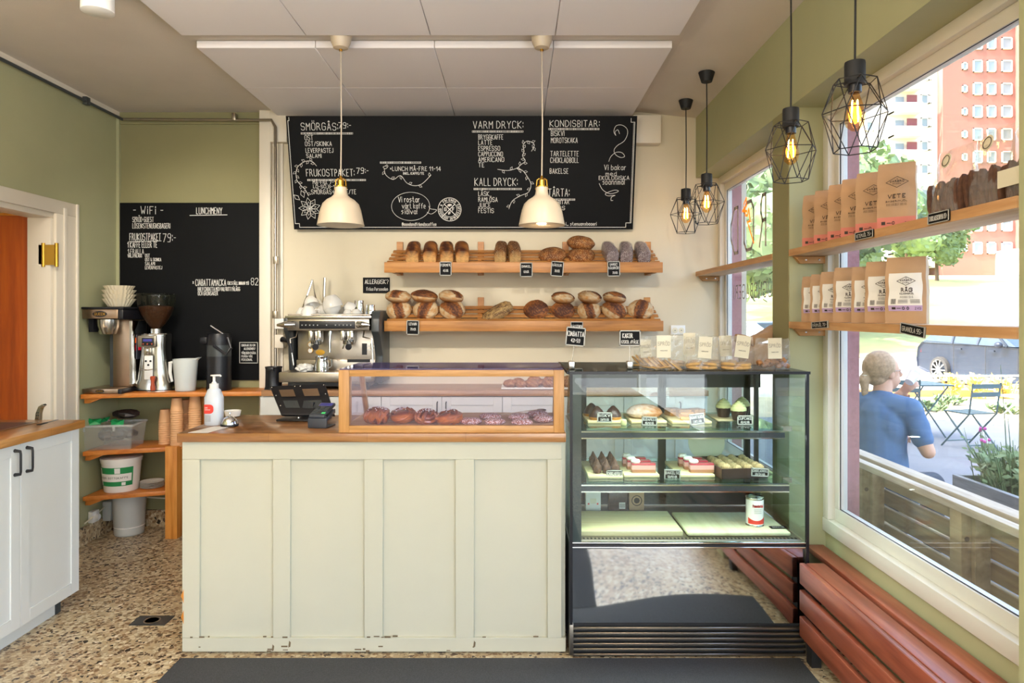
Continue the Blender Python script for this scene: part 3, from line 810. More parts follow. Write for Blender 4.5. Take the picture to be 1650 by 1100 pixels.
def poly(pts, w_=.003, name='chalk_drawing', leaves=0, ox=0, oy=0, k=1, T=None, f=None, par=None, mir=False):
    mb = MB(T or TT); f = f or bp; q = [f(ox + x / k, oy + y / k) for x, y in pts]
    # smooth with Catmull-Rom
    out = []
    for i in range(len(q) - 1):
        p0 = q[max(i - 1, 0)]; p1 = q[i]; p2 = q[i + 1]; p3 = q[min(i + 2, len(q) - 1)]
        for t in (0, .25, .5, .75):
            out.append(tuple(.5 * (2 * p1[j] + (p2[j] - p0[j]) * t + (2 * p0[j] - 5 * p1[j] + 4 * p2[j] - p3[j]) * t * t + (3 * p1[j] - p0[j] - 3 * p2[j] + p3[j]) * t ** 3) for j in (0, 1)))
    out.append(q[-1]); ribbon(mb, out, w_)
    if leaves:
        for i in range(2, len(out) - 1, leaves):
            a = math.atan2(out[i + 1][1] - out[i][1], out[i + 1][0] - out[i][0]); leaf(mb, out[i][0], out[i][1], a + (.8 if (i // leaves) % 2 else -.8), .026)
    mb.build(name, 'chalk', par or bd, smooth=False)
A = dict(ox=450, oy=180, k=5.5); B = dict(ox=740, oy=180, k=5.5)
poly([(330, 480), (290, 440), (230, 440), (170, 480), (150, 530), (155, 600), (190, 650), (230, 690), (260, 745)], leaves=2, **A)
poly([(930, 500), (945, 560), (1010, 600), (1075, 565), (1130, 630), (1200, 655), (1270, 635), (1345, 560)], leaves=5, **A)
poly([(940, 480), (960, 490), (940, 505), (920, 490), (940, 480), (955, 470), (965, 485)], **A)
poly([(1165 + 170 * math.cos(t), 838 + 125 * math.sin(t)) for t in [2 * PI * i / 16 for i in range(17)]], .0025, **A)
poly([(1310, 890), (1350, 905), (1395, 870), (1340, 860), (1325, 835)], .0025, **A)
poly([(340, 510), (430, 520), (510, 500), (545, 470), (585, 435), (560, 390), (575, 350), (565, 300), (600, 260), (650, 275), (665, 300), (640, 350)], leaves=3, **B)
poly([(510, 500), (560, 520), (600, 570), (635, 640), (615, 710), (540, 745), (470, 790), (440, 860)], leaves=3, **B)
poly([(1420, 195), (1405, 160), (1380, 180), (1388, 210), (1370, 175), (1390, 125), (1440, 118), (1485, 150), (1490, 200), (1460, 260), (1400, 300), (1372, 340), (1385, 380), (1430, 405), (1465, 395), (1440, 362), (1390, 360), (1345, 395), (1325, 440)], **B)
poly([(1240, 635), (1270, 690), (1330, 725), (1390, 715), (1410, 700), (1370, 695), (1295, 725), (1320, 745), (1380, 740), (1350, 755), (1345, 785), (1362, 785)], **B)
# flower bottom left
fl = MB(TT); c0 = bp(499, 336)
for i in range(9):
    a = i * 2 * PI / 9 + .3; leaf(fl, c0[0] + .012 * math.cos(a), c0[1] + .012 * math.sin(a), a, .062, .0026); leaf(fl, c0[0] + .012 * math.cos(a), c0[1] + .012 * math.sin(a), a, .035, .002)
for i in range(10): a = i * .63; ribbon(fl, [(c0[0], c0[1]), (c0[0] + .022 * math.cos(a), c0[1] + .022 * math.sin(a))], .003)
q = bp(483, 322); leaf(fl, q[0], q[1], 2.4, .05, .0026); q = bp(490, 318); leaf(fl, q[0], q[1], 1.9, .05, .0026)
fl.build('chalk_flower', 'chalk', bd, smooth=False)
# round coffee emblem
em = MB(TT); c0 = bp(724.5, 337.3)
def ring(mb, r, w_=.003, n=40): ribbon(mb, [(c0[0] + r * math.cos(2 * PI * i / n), c0[1] + r * math.sin(2 * PI * i / n)) for i in range(n + 1)], w_)
ring(em, .078, .004); ring(em, .050, .003)
for a in (-.78, .78): ribbon(em, [(c0[0] - (.05 if a > 0 else .05) * math.cos(a) * (1.5 if a > 0 else 1), c0[1] - .05 * math.sin(a) * (1.5 if a > 0 else 1)), (c0[0] + .05 * math.cos(a) * (1 if a > 0 else 1.5), c0[1] + .05 * math.sin(a) * (1 if a > 0 else 1.5))], .005)
write(em, 'G', c0[0] - .036, c0[1] - .009, c0[0] - .022, .02, .004); write(em, 'F', c0[0] + .02, c0[1] - .009, c0[0] + .031, .02, .004)
leaf(em, c0[0] - .008, c0[1] - .032, 1.0, .02, .005); leaf(em, c0[0] - .012, c0[1] + .024, .4, .024, .006); ribbon(em, [(c0[0] - .01, c0[1] + .03), (c0[0] + .012, c0[1] + .03)], .009)
def arc(mb, s_, r, a0, a1, h, flip=False):
    n = len(s_)
    for i, ch in enumerate(s_):
        if ch == ' ': continue
        a = a0 + (a1 - a0) * (i + .5) / n; g = MB(); write(g, ch, -.004, -h / 2, .004, h, .0028)
        rot = a - PI / 2 if not flip else a + PI / 2
        for f_ in range(0, len(g.v), 4):
            q = []
            for p in g.v[f_:f_ + 4]: q.append((c0[0] + r * math.cos(a) + p.x * math.cos(rot) - p.z * math.sin(rot), 0, c0[1] + r * math.sin(a) + p.x * math.sin(rot) + p.z * math.cos(rot)))
            mb.add(q, [(0, 1, 2, 3)])
arc(em, 'GOOD & FRIENDS COFFEE', .064, R(222), R(-42), .013); arc(em, 'EST 2018', .064, R(232), R(308), .013, True)
em.build('chalk_emblem', 'chalk', bd, smooth=False)
bo = MB(TT); e = .012
ribbon(bo, [(.02, H_ - .01), (.02, H_ - .03), (e, H_ - .03), (e, .04), (.04, .04), (.04, .015), (Wb - .05, .015), (Wb - .05, .045), (Wb - .015, .045), (Wb - .015, H_ - .04), (Wb - .04, H_ - .04), (Wb - .04, H_ - .015)], .0035)
ribbon(bo, [(Wb - .022, .05), (Wb - .022, H_ - .045)], .002)
bo.build('chalk_border', 'chalk', bd, smooth=False)
# left board
bx0, bx1, bz0, bz1 = XX(193, YB), XX(421, YB), ZZ(612, YB), ZZ(327, YB)
wb = thing('wall_chalkboard', 'tall black chalkboard on the olive wall behind the coffee grinder', 'chalkboard', (bx0, YB - .012, bz0))
MB().box(0, bx1 - bx0, 0, .011, 0, bz1 - bz0).build('board', 'chalkboard', wb)
T2 = frame_T((0, -.0015, 0), (1, 0, 0), (0, 0, 1))
def f2(px, py): return (XX(px, YB - .013) - bx0, ZZ(py, YB - .013) - bz0)
for a in '''- WiFi -|215|344.5|262.6|12
SPRÖD-GUEST|213.6|357.5|247.5|8
LÖSEN:STENUGNSBAGERI|213.6|367.7|274|8
FRUKOSTPAKET|209|387|259|11
79:-|262.6|389.6|283|13
1 KAFFE ELLER TE|205.5|398.6|253|9
1 FRALLA|206|409|231.7|8
VÄLJ PÅLÄGG|206|414.5|228.6|5
OST|234|414|241|5
OST & SKINKA|234|420.5|259.6|5
SALAMI|234|427|249.6|5
LEVERPASTEJ|234|433.5|261|5
LUNCHMENY|316.6|344.5|357.8|10
* CIABATTAMACKA|310|460|364|10
(BESTÄLL INNAN 11)|366.8|458.6|400.7|5
82|404.6|459|415.7|11
HALV CIABATTA MED VALFRITT PÅLÄGG|319|468.5|386.6|6
OCH GRÖNSAKER|319|475.5|351|6'''.split('\n'):
    s_, x_, y_, x2, h_ = a.split('|'); line(s_, float(x_), float(y_), float(x2), float(h_), .0036 if float(h_) > 6 else .0028, par=wb, f=f2, T=T2)
u = MB(T2); ribbon(u, [f2(306, 347), f2(366, 346)], .004); ribbon(u, [f2(208, 389), f2(260, 388)], .003); u.build('chalk_underline', 'chalk', wb, smooth=False)
# small framed chalk notices
def notice(name, label, px0, py0, px1, py1, Y, lines, cat='sign', frame=True, tilt=0, group=None, scratch=False):
    x0, x1 = XX(px0, Y), XX(px1, Y); z0, z1 = ZZ(py1, Y), ZZ(py0, Y); W_, H = x1 - x0, z1 - z0
    o = thing(name, label, cat, ((x0 + x1) / 2, Y, z0), group=group); o.rotation_euler = (0, R(tilt), 0)
    MB().box(-W_ / 2, W_ / 2, -.003, .003, 0, H).build('slate', 'chalkboard', o)
    if frame:
        f = MB(); b = .0045
        for q in ((-W_ / 2, -W_ / 2 + b, 0, H), (W_ / 2 - b, W_ / 2, 0, H), (-W_ / 2, W_ / 2, 0, b), (-W_ / 2, W_ / 2, H - b, H)): f.box(q[0], q[1], -.0055, .003, q[2], q[3])
        f.build('frame', 'tag_frame', o)
    m = MB(frame_T((0, -.0042, 0), (1, 0, 0), (0, 0, 1)))
    for (s_, a, b_, c, h) in lines: write(m, s_, -W_ / 2 + a * W_, b_ * H, -W_ / 2 + c * W_, h * H, max(.0022, h * H * .13), jit=.03)
    m.build('chalk_lettering', 'chalk', o, smooth=False)
    return o
notice('allergy_sign', 'black ALLERGISK sign on the cream wall left of the bread shelves', 585, 447, 628, 472, YB - .006, [('ALLERGISK?', .08, .60, .95, .26), ('Fråga Personalen', .14, .16, .93, .2)], frame=False)
notice('allergen_notice', 'small chalk notice stuck at the lower right of the tall chalkboard', 386, 551, 416, 585, YB - .02, [('UNDRAR DU OM', .12, .8, .85, .1), ('ALLERGENER?', .25, .64, .85, .1), ('VÄNLIGEN FRÅGA', .12, .44, .88, .1), ('FRÅGA VÅR', .12, .28, .7, .1), ('PERSONAL', .12, .12, .7, .1)])
# pipes, cable trunking, sockets
def pipe(name, label, pts, r, m='steel', clamps=()):
    o = thing(name, label, 'pipe', pts[0]); MB().tube(pts, r, 10).build('tube', m, o, world=True)
    for c in clamps:
        MB().box(c[0] - .014, c[0] + .014, c[1] - .02, c[1] + .02, c[2] - .02, c[2] + .03).build('clamp', m, o, world=True, bev=.003)
    return o
zp = ZZ(193, 4.66)
pipe('heating_pipe', 'thin dark pipe running under the ceiling along the green left wall', [(XL + .04, 1.2, zp + .01), (XL + .04, 4.58, zp + .01), (XL + .06, 4.65, zp)], .010, 'dark_grey', [(XL + .035, 4.30, zp + .01)])
pipe('heating_pipe', 'thin pipe under the ceiling above the tall chalkboard, bending down the pilaster', [(XL + .07, 4.65, zp), (-1.78, 4.65, zp - .005), (-1.66, 4.63, zp - .01), (-1.63, 4.62, zp - .06), (-1.63, 4.62, 1.0)], .010, 'steel_brushed', [(-1.92, 4.65, zp + .01), (-1.63, 4.63, 1.82), (-1.63, 4.62, 1.45)])
so = thing('double_socket', 'white double wall socket on the cream wall beside the far window', 'socket', (XX(1092, YB), YB - .012, ZZ(532, YB)))
MB().box(-.05, .05, 0, .011, -.03, .035).build('plate', 'white_plastic', so, bev=.002)
for s in (-.022, .022):
    MB(Matrix.Rotation(R(90), 4, 'X')).lathe([(.017, 0), (.019, .003), (.0, .0035)], 20).build('outlet', 'cream_paper', so, loc=(s, 0, 0))
    MB().box(s - .004, s + .004, -.005, 0, -.002, .002).build('contact', 'black_plastic', so)
so = thing('plug_socket', 'white socket with a plug low on the green left wall', 'socket', (XL + .001, 4.40, ZZ(832, 4.4)))
MB().box(0, .035, -.035, .035, -.035, .04).build('housing', 'white_plastic', so, bev=.006)
MB(Matrix.Rotation(R(90), 4, 'Y')).lathe([(.02, .035), (.017, .055), (0, .056)], 16).build('plug', 'white_plastic', so)
so = thing('junction_box', 'pale box with a cable low on the left corner wall', 'socket', (XL + .12, 4.66, ZZ(818, 4.66)))
MB().box(-.05, .03, -.02, .018, -.05, .05).build('housing', 'cream_paper', so, bev=.004)
c_ = MB(); c_.tube([(XL + .035, 4.28, .14), (XL + .03, 4.45, .17), (XL + .03, 4.62, .22), (XL + .1, 4.66, .21), (-2.3, 4.67, .19)], .005, 6)
tag(c_.build('wall_cable', 'cream_paper'), 'pale cable running above the terrazzo skirting', 'cable')
pb = thing('valve_box', 'pale grey electrical box with lever on the pipe left of the espresso machine', 'valve', (-1.60, 4.60, ZZ(525, 4.6)))
MB().box(-.03, .04, 0, .07, -.02, .05).build('body', 'white_plastic', pb, bev=.004); MB().box(-.03, .03, 0, .07, -.15, -.06).build('socket', 'trim_cream', pb, bev=.004)
MB().tube([(.03, -.02, -.09), (.07, -.04, -.10)], [.02, .012], 10).build('plug', 'black_plastic', pb)
# ================================================================== LEFT CORNER GOODS
TBZ = .955
# coffee brewer
br = thing('coffee_brewer', 'tall steel filter coffee brewer with red switches on the corner board', 'coffee maker', (XX(161, 4.29), 4.29, TBZ))
MB().box(-.113, .113, 0, .25, .003, .033).build('base', 'steel_warm', br, bev=.004)
MB().box(.113, .135, .0, .30, .0, .030).build('base_side', 'black_plastic', br, bev=.004)
MB().box(.01, .135, .12, .30, .033, .47).build('column', 'steel_warm', br, bev=.006)
MB().box(-.02, .01, .14, .30, .033, .47).build('column_side', 'dark_grey', br)
sp = MB(); sp.box(.136, .142, .11, .28, .05, .46); sp.build('switch_panel', 'chrome', br, bev=.002)
sp = MB(); sp.box(.125, .139, .108, .118, .05, .46); sp.build('panel_edge', 'steel', br)
sp = MB(); sp.box(.142, .145, .16, .24, .21, .37); sp.build('switch_plate', 'grey_plastic', br)
for z, m in ((.335, 'orange_light'), (.285, 'red_light')): MB().box(.145, .149, .175, .225, z - .018, z + .018).build('switch', m, br, bev=.002)
MB().box(-.113, .113, 0, .30, .475, .535).build('head', 'steel_warm', br, bev=.005)
MB().box(.113, .145, .0, .30, .47, .535).build('head_side', 'black_plastic', br, bev=.005)
MB().box(-.12, .15, -.003, .31, .535, .55).build('lid', 'black_plastic', br, bev=.006)
MB().lathe([(.045, .375), (.05, .38), (.064, .43), (.066, .47), (.05, .475)], 28, (-.0, .085, 0)).build('brew_basket', 'steel', br)
MB().box(-.09, -.06, .03, .12, .39, .475).build('basket_guide', 'black_plastic', br)
for (z, s, y) in ((.505, 1.0, -.001), (.018, .6, -.001)):
    bg_ = MB(Matrix.Translation((.0, y, z)) @ Matrix.Rotation(R(90), 4, 'X')); bg_.lathe([(.045 * s, 0), (.045 * s, .002), (0, .0025)], 24, sy=.42); bg_.build('badge', 'black_matte', br)
    m = MB(frame_T((0, y - .0035, z), (1, 0, 0), (0, 0, 1))); write(m, 'QUEEN', -.032 * s, -.008 * s, .032 * s, .016 * s, .0024 * s + .0006); m.build('badge_lettering', 'brass', br, smooth=False)
# paper filters on top
for i in range(4):
    f = MB(); r0 = .062; r1 = .098; hgt = .052
    n = 48; f.lathe([(r0 * .3, 0), (r0, .001), (r1, hgt), (r1 - .001, hgt), (r0 - .001, .003), (r0 * .3, .002)], n, flute=.022)
    o = f.build('coffee_filter', 'filter_paper', smooth=False, loc=(XX(192, 4.42), 4.42, TBZ + .552 + i * .028), rotz=i * .3)
    o.scale = (1, 1, 1) if i != 3 else (.93, .93, 1)
    tag(o, ['bottom fluted paper coffee filter stack on the brewer', 'second fluted paper filter from the bottom of the stack', 'third fluted paper filter from the bottom of the stack', 'topmost fluted paper filter on the brewer'][i], 'coffee filter', 'paper filters on the brewer')
# grinder
gd = thing('coffee_grinder', 'silver coffee grinder with a clear hopper of beans beside the brewer', 'coffee grinder', (XX(252, 4.50), 4.50, TBZ))
MB().lathe([(.13, .0), (.13, .006), (.12, .010), (0, .010)], 32, sy=.75).build('drip_tray', 'chrome', gd)
body = MB(); prof = [(.115, .10), (.105, .09), (.095, .08), (.08, .075)]
secs = [(.012, .118, .095), (.06, .112, .09), (.075, .104, .085), (.14, .095, .08), (.25, .082, .075), (.30, .08, .075), (.355, .086, .08), (.37, .085, .078)]
vs = []; k = 20
for (z, a, b_) in secs:
    for j in range(k):
        t = 2 * PI * j / k; cx, cy = math.cos(t), math.sin(t); vs.append((a * math.copysign(abs(cx) ** .6, cx), b_ * math.copysign(abs(cy) ** .6, cy), z))
fs = [(i * k + j, i * k + (j + 1) % k, (i + 1) * k + (j + 1) % k, (i + 1) * k + j) for i in range(len(secs) - 1) for j in range(k)] + [tuple(range(k))[::-1], tuple(range((len(secs) - 1) * k, len(secs) * k))]
body.add(vs, fs); body.build('body', 'steel', gd)
MB().lathe([(.088, .37), (.09, .374), (.088, .378), (0, .378)], 32, sy=.9).build('top_plate', 'chrome', gd)
MB().lathe([(.036, .378), (.036, .408), (.0, .408)], 24).build('collar', 'steel', gd)
MB().lathe([(.034, .405), (.06, .44), (.095, .50), (.113, .56), (.118, .63)], 36, open_=True).build('hopper', 'hopper_glass', gd)
MB().lathe([(.118, .626), (.121, .632), (.118, .64), (0, .641)], 36, open_=True).build('hopper_lid', 'hopper_glass', gd)
def bf(d): return .03 * noise.noise(d * 9)
bn = MB(); bn.lathe([(.0, .408), (.028, .41), (.054, .442), (.088, .50), (.102, .54), (.104, .553), (.05, .562), (0, .56)], 40); bn.v = [p + Vector((noise.noise(p * 90), noise.noise(p * 90 + Vector((5, 0, 0))), 0)) * .004 for p in bn.v]; bn.build('coffee_beans', 'coffee_beans', gd)['kind'] = 'stuff'
MB().box(-.075, .045, -.092, -.07, .29, .365).build('front_plate', 'steel_brushed', gd, bev=.006)
MB().box(-.045, .032, -.096, -.09, .30, .35).build('display', 'black_plastic', gd, bev=.002)
MB().box(-.035, .022, -.0975, -.095, .327, .343).build('screen', 'screen_violet', gd)
for x in (-.035, -.007, .022): MB(Matrix.Translation((x, -.096, .311)) @ Matrix.Rotation(R(90), 4, 'X')).lathe([(.005, 0), (.005, .002), (0, .002)], 10).build('button', 'red_wood_handle', gd)
MB().box(-.035, .02, -.10, -.07, .24, .285).build('spout', 'steel', gd, bev=.006)
MB().box(-.03, .025, -.094, -.086, .08, .235).build('chute_plate', 'white_plastic', gd, bev=.003)
for (x, z) in ((-.018, .20), (.012, .20), (-.002, .175)): MB(Matrix.Translation((x, -.095, z)) @ Matrix.Rotation(R(90), 4, 'X')).lathe([(.007, 0), (.006, .004), (0, .005)], 12).build('knob', 'black_plastic', gd)
MB().tube([(-.04, -.12, .15), (-.02, -.13, .145), (.02, -.13, .145), (.04, -.12, .15)], .004, 8).build('portafilter_fork', 'chrome', gd)
MB().lathe([(.014, .0), (.016, .02), (.010, .05), (.017, .085), (.012, .092), (0, .092)], 16, (.035, -.11, .012)).build('tamper', 'red_wood_handle', gd)
# measuring jug
pj = thing('measuring_jug', 'clear plastic measuring jug of water beside the grinder', 'jug', (XX(299, 4.47), 4.47, TBZ))
MB().lathe([(.058, 0), (.062, .004), (.076, .19), (.078, .21), (.075, .21), (.073, .19), (.059, .008), (0, .006)], 28).build('body', 'milky_plastic', pj)
MB().lathe([(.057, .008), (.067, .15), (0, .15)], 28).build('water', 'liquid_clear', pj)
MB().tube([(-.07, 0, .19), (-.10, 0, .185), (-.102, 0, .12), (-.088, 0, .06)], [.012, .013, .011, .008], 8).build('handle', 'white_plastic', pj)
MB().prism([(.06, .19), (.098, .222), (.06, .214)], -.02, .02, 'y').build('pouring_lip', 'milky_plastic', pj)
# airpot
ap = thing('airpot', 'black pump thermos with a raised steel lever against the chalkboard', 'thermos', (XX(353, 4.52), 4.52, TBZ))
MB().lathe([(.078, 0), (.08, .01), (.078, .03), (.076, .31), (.078, .34), (.07, .375), (0, .378)], 32).build('body', 'black_plastic', ap)
MB().lathe([(.0766, .04), (.0766, .30)], 32).build('steel_sleeve', 'dark_grey', ap)
MB().tube([(.0, -.03, .375), (.05, -.03, .37), (-.03, -.06, .43)], .005, 6).build('lever', 'chrome', ap)
MB().box(-.12, -.06, -.03, .03, .305, .355).build('spout', 'black_plastic', ap, bev=.012)
MB().tube([(.07, -.03, .35), (.10, -.05, .28), (.075, -.07, .24), (.0, -.085, .30)], .009, 8).build('carry_handle', 'black_plastic', ap)
# plastic box with green bags
pbx = thing('storage_box', 'clear plastic box of green and black sachets on the middle corner shelf', 'box', (XX(178, 4.43), 4.455, .591), rotz=R(8))
b = MB(); w1, w2, h_ = .155, .175, .155
def tub(mb, a, b_, c, d, h, t=.003):
    o_ = [(-a, -c, 0), (a, -c, 0), (a, c, 0), (-a, c, 0), (-b_, -d, h), (b_, -d, h), (b_, d, h), (-b_, d, h)]
    mb.add(o_, [(0, 3, 2, 1), (0, 1, 5, 4), (1, 2, 6, 5), (2, 3, 7, 6), (3, 0, 4, 7)])
tub(b, .15, .165, .10, .115, .155); b.build('tub', 'clear_plastic', pbx, smooth=False)
b = MB()
for q in ((-.172, .172, -.122, -.112), (-.172, .172, .112, .122), (-.172, -.162, -.122, .122), (.162, .172, -.122, .122)): b.box(q[0], q[1], q[2], q[3], .145, .160)
b.build('rim', 'clear_plastic', pbx, bev=.003)
for s in (-.13, .05): MB().box(s, s + .014, -.126, -.118, .12, .16).build('clip', 'clear_plastic', pbx)
b = MB()
for i in range(7):
    b.ball((random.uniform(-.1, .11), random.uniform(-.06, .06), .07 + random.uniform(0, .03)), .055, .04, .035, 8, 5, fn=lambda d: .25 * noise.noise(d * 3 + Vector((i, 0, 0))))
b.build('sachets', 'dark_bag', pbx, smooth=False)['kind'] = 'stuff'
for (x, y, z, r) in ((-.09, -.05, .17, .4), (-.03, -.04, .18, 1.2), (.02, -.02, .165, 2.2), (.05, -.06, .16, .2)):
    MB(Matrix.Translation((x, y, z)) @ Matrix.Rotation(r, 4, 'Z') @ Matrix.Rotation(r * .6, 4, 'X')).add([(-.035, 0, -.02), (.035, .005, -.02), (.04, .01, .02), (-.01, -.01, .025), (-.03, 0, .03), (0, .02, 0)], [(0, 1, 5), (1, 2, 5), (2, 3, 5), (3, 4, 5), (4, 0, 5)]).build('green_sachet', 'green_bag', pbx, smooth=False)
db = MB(); db.ball((XX(203, 4.5), 4.5, .80), .09, .05, .03, 14, 8, fn=lambda d: .3 * noise.noise(d * 4)); o = db.build('dark_sachet', 'dark_bag', smooth=False)
tag(o, 'crumpled black foil bag lying on top of the plastic box', 'bag')
# bucket
bk = thing('bucket', 'white plastic bucket with a green vegetable print on the lowest corner shelf', 'bucket', (XX(193, 4.45), 4.47, .307))
MB().lathe([(.098, 0), (.102, .004), (.118, .19), (.122, .19), (.122, .205), (.125, .205), (.125, .218), (.11, .222), (0, .222)], 36).build('pail', 'white_ceramic', bk)
g = MB()
def wrap(mb, a0, a1, z0, z1, mi, rr=.0015, n=10):
    vs = []
    for i in range(n + 1):
        a = R(a0 + (a1 - a0) * i / n)
        for z in (z0, z1):
            r = .102 + (.118 - .102) * z / .19 + rr; vs.append((r * math.cos(a), r * math.sin(a), z))
    mb.add(vs, [(2 * i, 2 * i + 2, 2 * i + 3, 2 * i + 1) for i in range(n)], mi)
wrap(g, 205, 335, .045, .165, 0); wrap(g, 222, 330, .075, .125, 1, .003); wrap(g, 225, 232, .05, .16, 1, .003, 2); wrap(g, 280, 296, .128, .162, 1, .003, 3); wrap(g, 300, 312, .05, .07, 1, .003, 2); wrap(g, 208, 212, .06, .16, 1, .003, 2)
g.build('printed_band', ['green_print', 'white_paper'], bk)
g = MB()
for i, ch in enumerate('RÅGRISOTTOKAFFE'):
    a = R(230 + 6.2 * i); r = .1135; T_ = Matrix.Translation((r * math.cos(a) * 1.008, r * math.sin(a) * 1.008, .098)) @ Matrix.Rotation(a + PI / 2, 4, 'Z'); q = MB(T_); write(q, ch, -.004, -.004, .004, .011, .0016); g.v += q.v
    g.f += [[x + len(g.v) - len(q.v) for x in f_] for f_ in q.f]; g.m += q.m; g.c += q.c
g.build('print_lettering', 'ink', bk, smooth=False)
# saucers
sm_ = MB(); sm_.lathe([(.035, 0), (.04, .002), (.072, .010), (.073, .012), (.04, .006), (0, .005)], 32); sme_ = sm_.mesh('saucer', 'white_ceramic')
for i in range(5):
    o = bpy.data.objects.new('saucer', sme_); C.objects.link(o); o.location = (XX(245, 4.52), 4.52, .307 + i * .0085)
    tag(o, ['lowest white saucer of the stack beside the bucket', 'second white saucer from the bottom of the stack', 'middle white saucer of the stack of five', 'second white saucer from the top of the stack', 'topmost white saucer of the stack beside the bucket'][i], 'saucer', 'saucers on the corner shelf')
# bin on the floor
bn = thing('waste_bin', 'translucent grey plastic bin under the corner shelves', 'bin', (XX(207, 4.52), 4.53, 0))
MB().lathe([(.085, 0), (.09, .004), (.105, .27), (.103, .27), (.086, .008), (0, .006)], 28).build('bin_body', 'milky_plastic', bn)
MB().lathe([(.088, .01), (.0935, .06), (0, .06)], 28).build('contents', 'white_plastic', bn)
MB().box(-.16, -.10, -.04, .04, .09, .22).build('side_handle', 'milky_plastic', bn, bev=.01)
# paper cups, upside down in stacks
cm = MB(); cm.lathe([(.040, 0), (.041, .003), (.0385, .006), (.030, .085), (.029, .086), (0, .086)], 20); cme = cm.mesh('paper_cup', 'kraft_cup')
stk = [('left rear stack', 266, 4.56, 11, .591), ('tall front stack', 285, 4.47, 17, .591), ('narrow rear stack', 299, 4.60, 15, .591), ('right stack', 314, 4.50, 16, .62)]
for nm, px_, Y, n, z in stk:
    for i in range(n):
        o = bpy.data.objects.new('paper_cup', cme); C.objects.link(o); o.location = (XX(px_, Y), Y, z + i * .0145)
        od = ['lowest', 'second', 'third', 'fourth', 'fifth', 'sixth', 'seventh', 'eighth', 'ninth', 'tenth', 'eleventh', 'twelfth', 'thirteenth', 'fourteenth', 'fifteenth', 'sixteenth', 'seventeenth']
        w_ = 'topmost upturned' if i == n - 1 else 'lowest upturned' if i == 0 else od[i] + ' from the bottom, upturned'
        tag(o, f'{w_} kraft cup of the {nm} under the corner board', 'cup', f'paper cups of the {nm}')
o = MB(); o.box(-2.19, -1.75, 4.45, 4.66, .575, .590); tag(o.build('cup_shelf', 'corner_board', bev=.002), 'wooden shelf board under the kraft cups behind the counter', 'shelf')
o = MB(); o.box(-2.0, -1.85, 4.46, 4.6, .5905, .619); tag(o.build('cup_carton', 'kraft'), 'flat kraft carton under the right cup stack', 'carton')

# ================================================================== ESPRESSO MACHINE
EY = 4.32; EXc = XX(533.5, EY); EZ = .978
es = thing('espresso_machine', 'two group steel espresso machine with cups stacked on top', 'espresso machine', (EXc, EY, EZ))
def ex(px_): return (px_ - 533.5) / 253
def ez(py): return (628 - py) / 253 - .0
MB().box(ex(452), ex(600), -.035, .30, ez(615), ez(599)).build('drip_tray', 'steel_brushed', es, bev=.006)
MB().box(ex(465), ex(595), -.01, .30, ez(622), ez(615)).build('underframe', 'black_plastic', es)
for x in (ex(470), ex(590)):
    for y in (.02, .28): MB().lathe([(.018, 0), (.02, .03), (0, .03)], 14, (x, y, 0)).build('foot', 'black_plastic', es)
MB().box(ex(466), ex(597), .17, .32, ez(600), ez(532)).build('back_panel', 'steel_brushed', es, bev=.004)
MB().box(ex(466), ex(597), .14, .175, ez(600), ez(582)).build('splash_step', 'steel_brushed', es, bev=.003)
MB().box(ex(461), ex(594), .02, .34, ez(533), ez(513)).build('upper_body', 'steel_brushed', es, bev=.006)
MB().box(ex(459), ex(598), .0, .35, ez(513), ez(509)).build('cup_tray', 'steel', es, bev=.002)
r_ = MB(); r_.tube([(ex(462), .03, ez(507)), (ex(594), .03, ez(507)), (ex(594), .33, ez(507)), (ex(462), .33, ez(507))], .005, 8, True); r_.build('cup_rail', 'chrome', es)
MB().box(ex(481), ex(571), .012, .024, ez(530), ez(517.5)).build('control_panel', 'black_plastic', es, bev=.003)
for px_ in (486, 492, 498.5, 504.5, 511, 525.5, 540, 546, 552.5, 558.5, 564.5): MB().box(ex(px_) - .006, ex(px_) + .006, .009, .013, ez(525.5), ez(522.5)).build('button', 'grey_plastic', es, bev=.001)
for px_ in (486, 492, 498.5, 504.5, 511, 525.5, 540, 546, 552.5, 558.5, 564.5): MB().box(ex(px_) - .0022, ex(px_) + .0022, .007, .010, ez(524.6), ez(523.4)).build('button_light', 'white_paper', es)
for s, (a, b_) in enumerate(((474, 449), (577, 597))):
    k = MB(); k.tube([(ex(a), -.0, ez(523)), ((ex(a) + ex(b_)) / 2, -.03, ez(523)), (ex(b_), -.025, ez(524))], [.022, .020, .008], 14); k.build('steam_knob', 'chrome', es)
for x0_, x1_ in ((598, 611), (452, 461)):
    pr = [(.0, ez(513)), (.04, ez(502)), (.10, ez(500)), (.36, ez(500)), (.36, ez(620)), (.10, ez(620)), (.12, ez(575)), (.05, ez(545)), (-.01, ez(535))]
    if x0_ == 452: pr = [(.05, ez(512)), (.36, ez(508)), (.36, ez(600)), (.16, ez(600)), (.14, ez(560)), (.05, ez(533))]
    MB().prism(pr, ex(x0_), ex(x1_), 'x').build('side_panel', 'dark_grey', es, bev=.008)
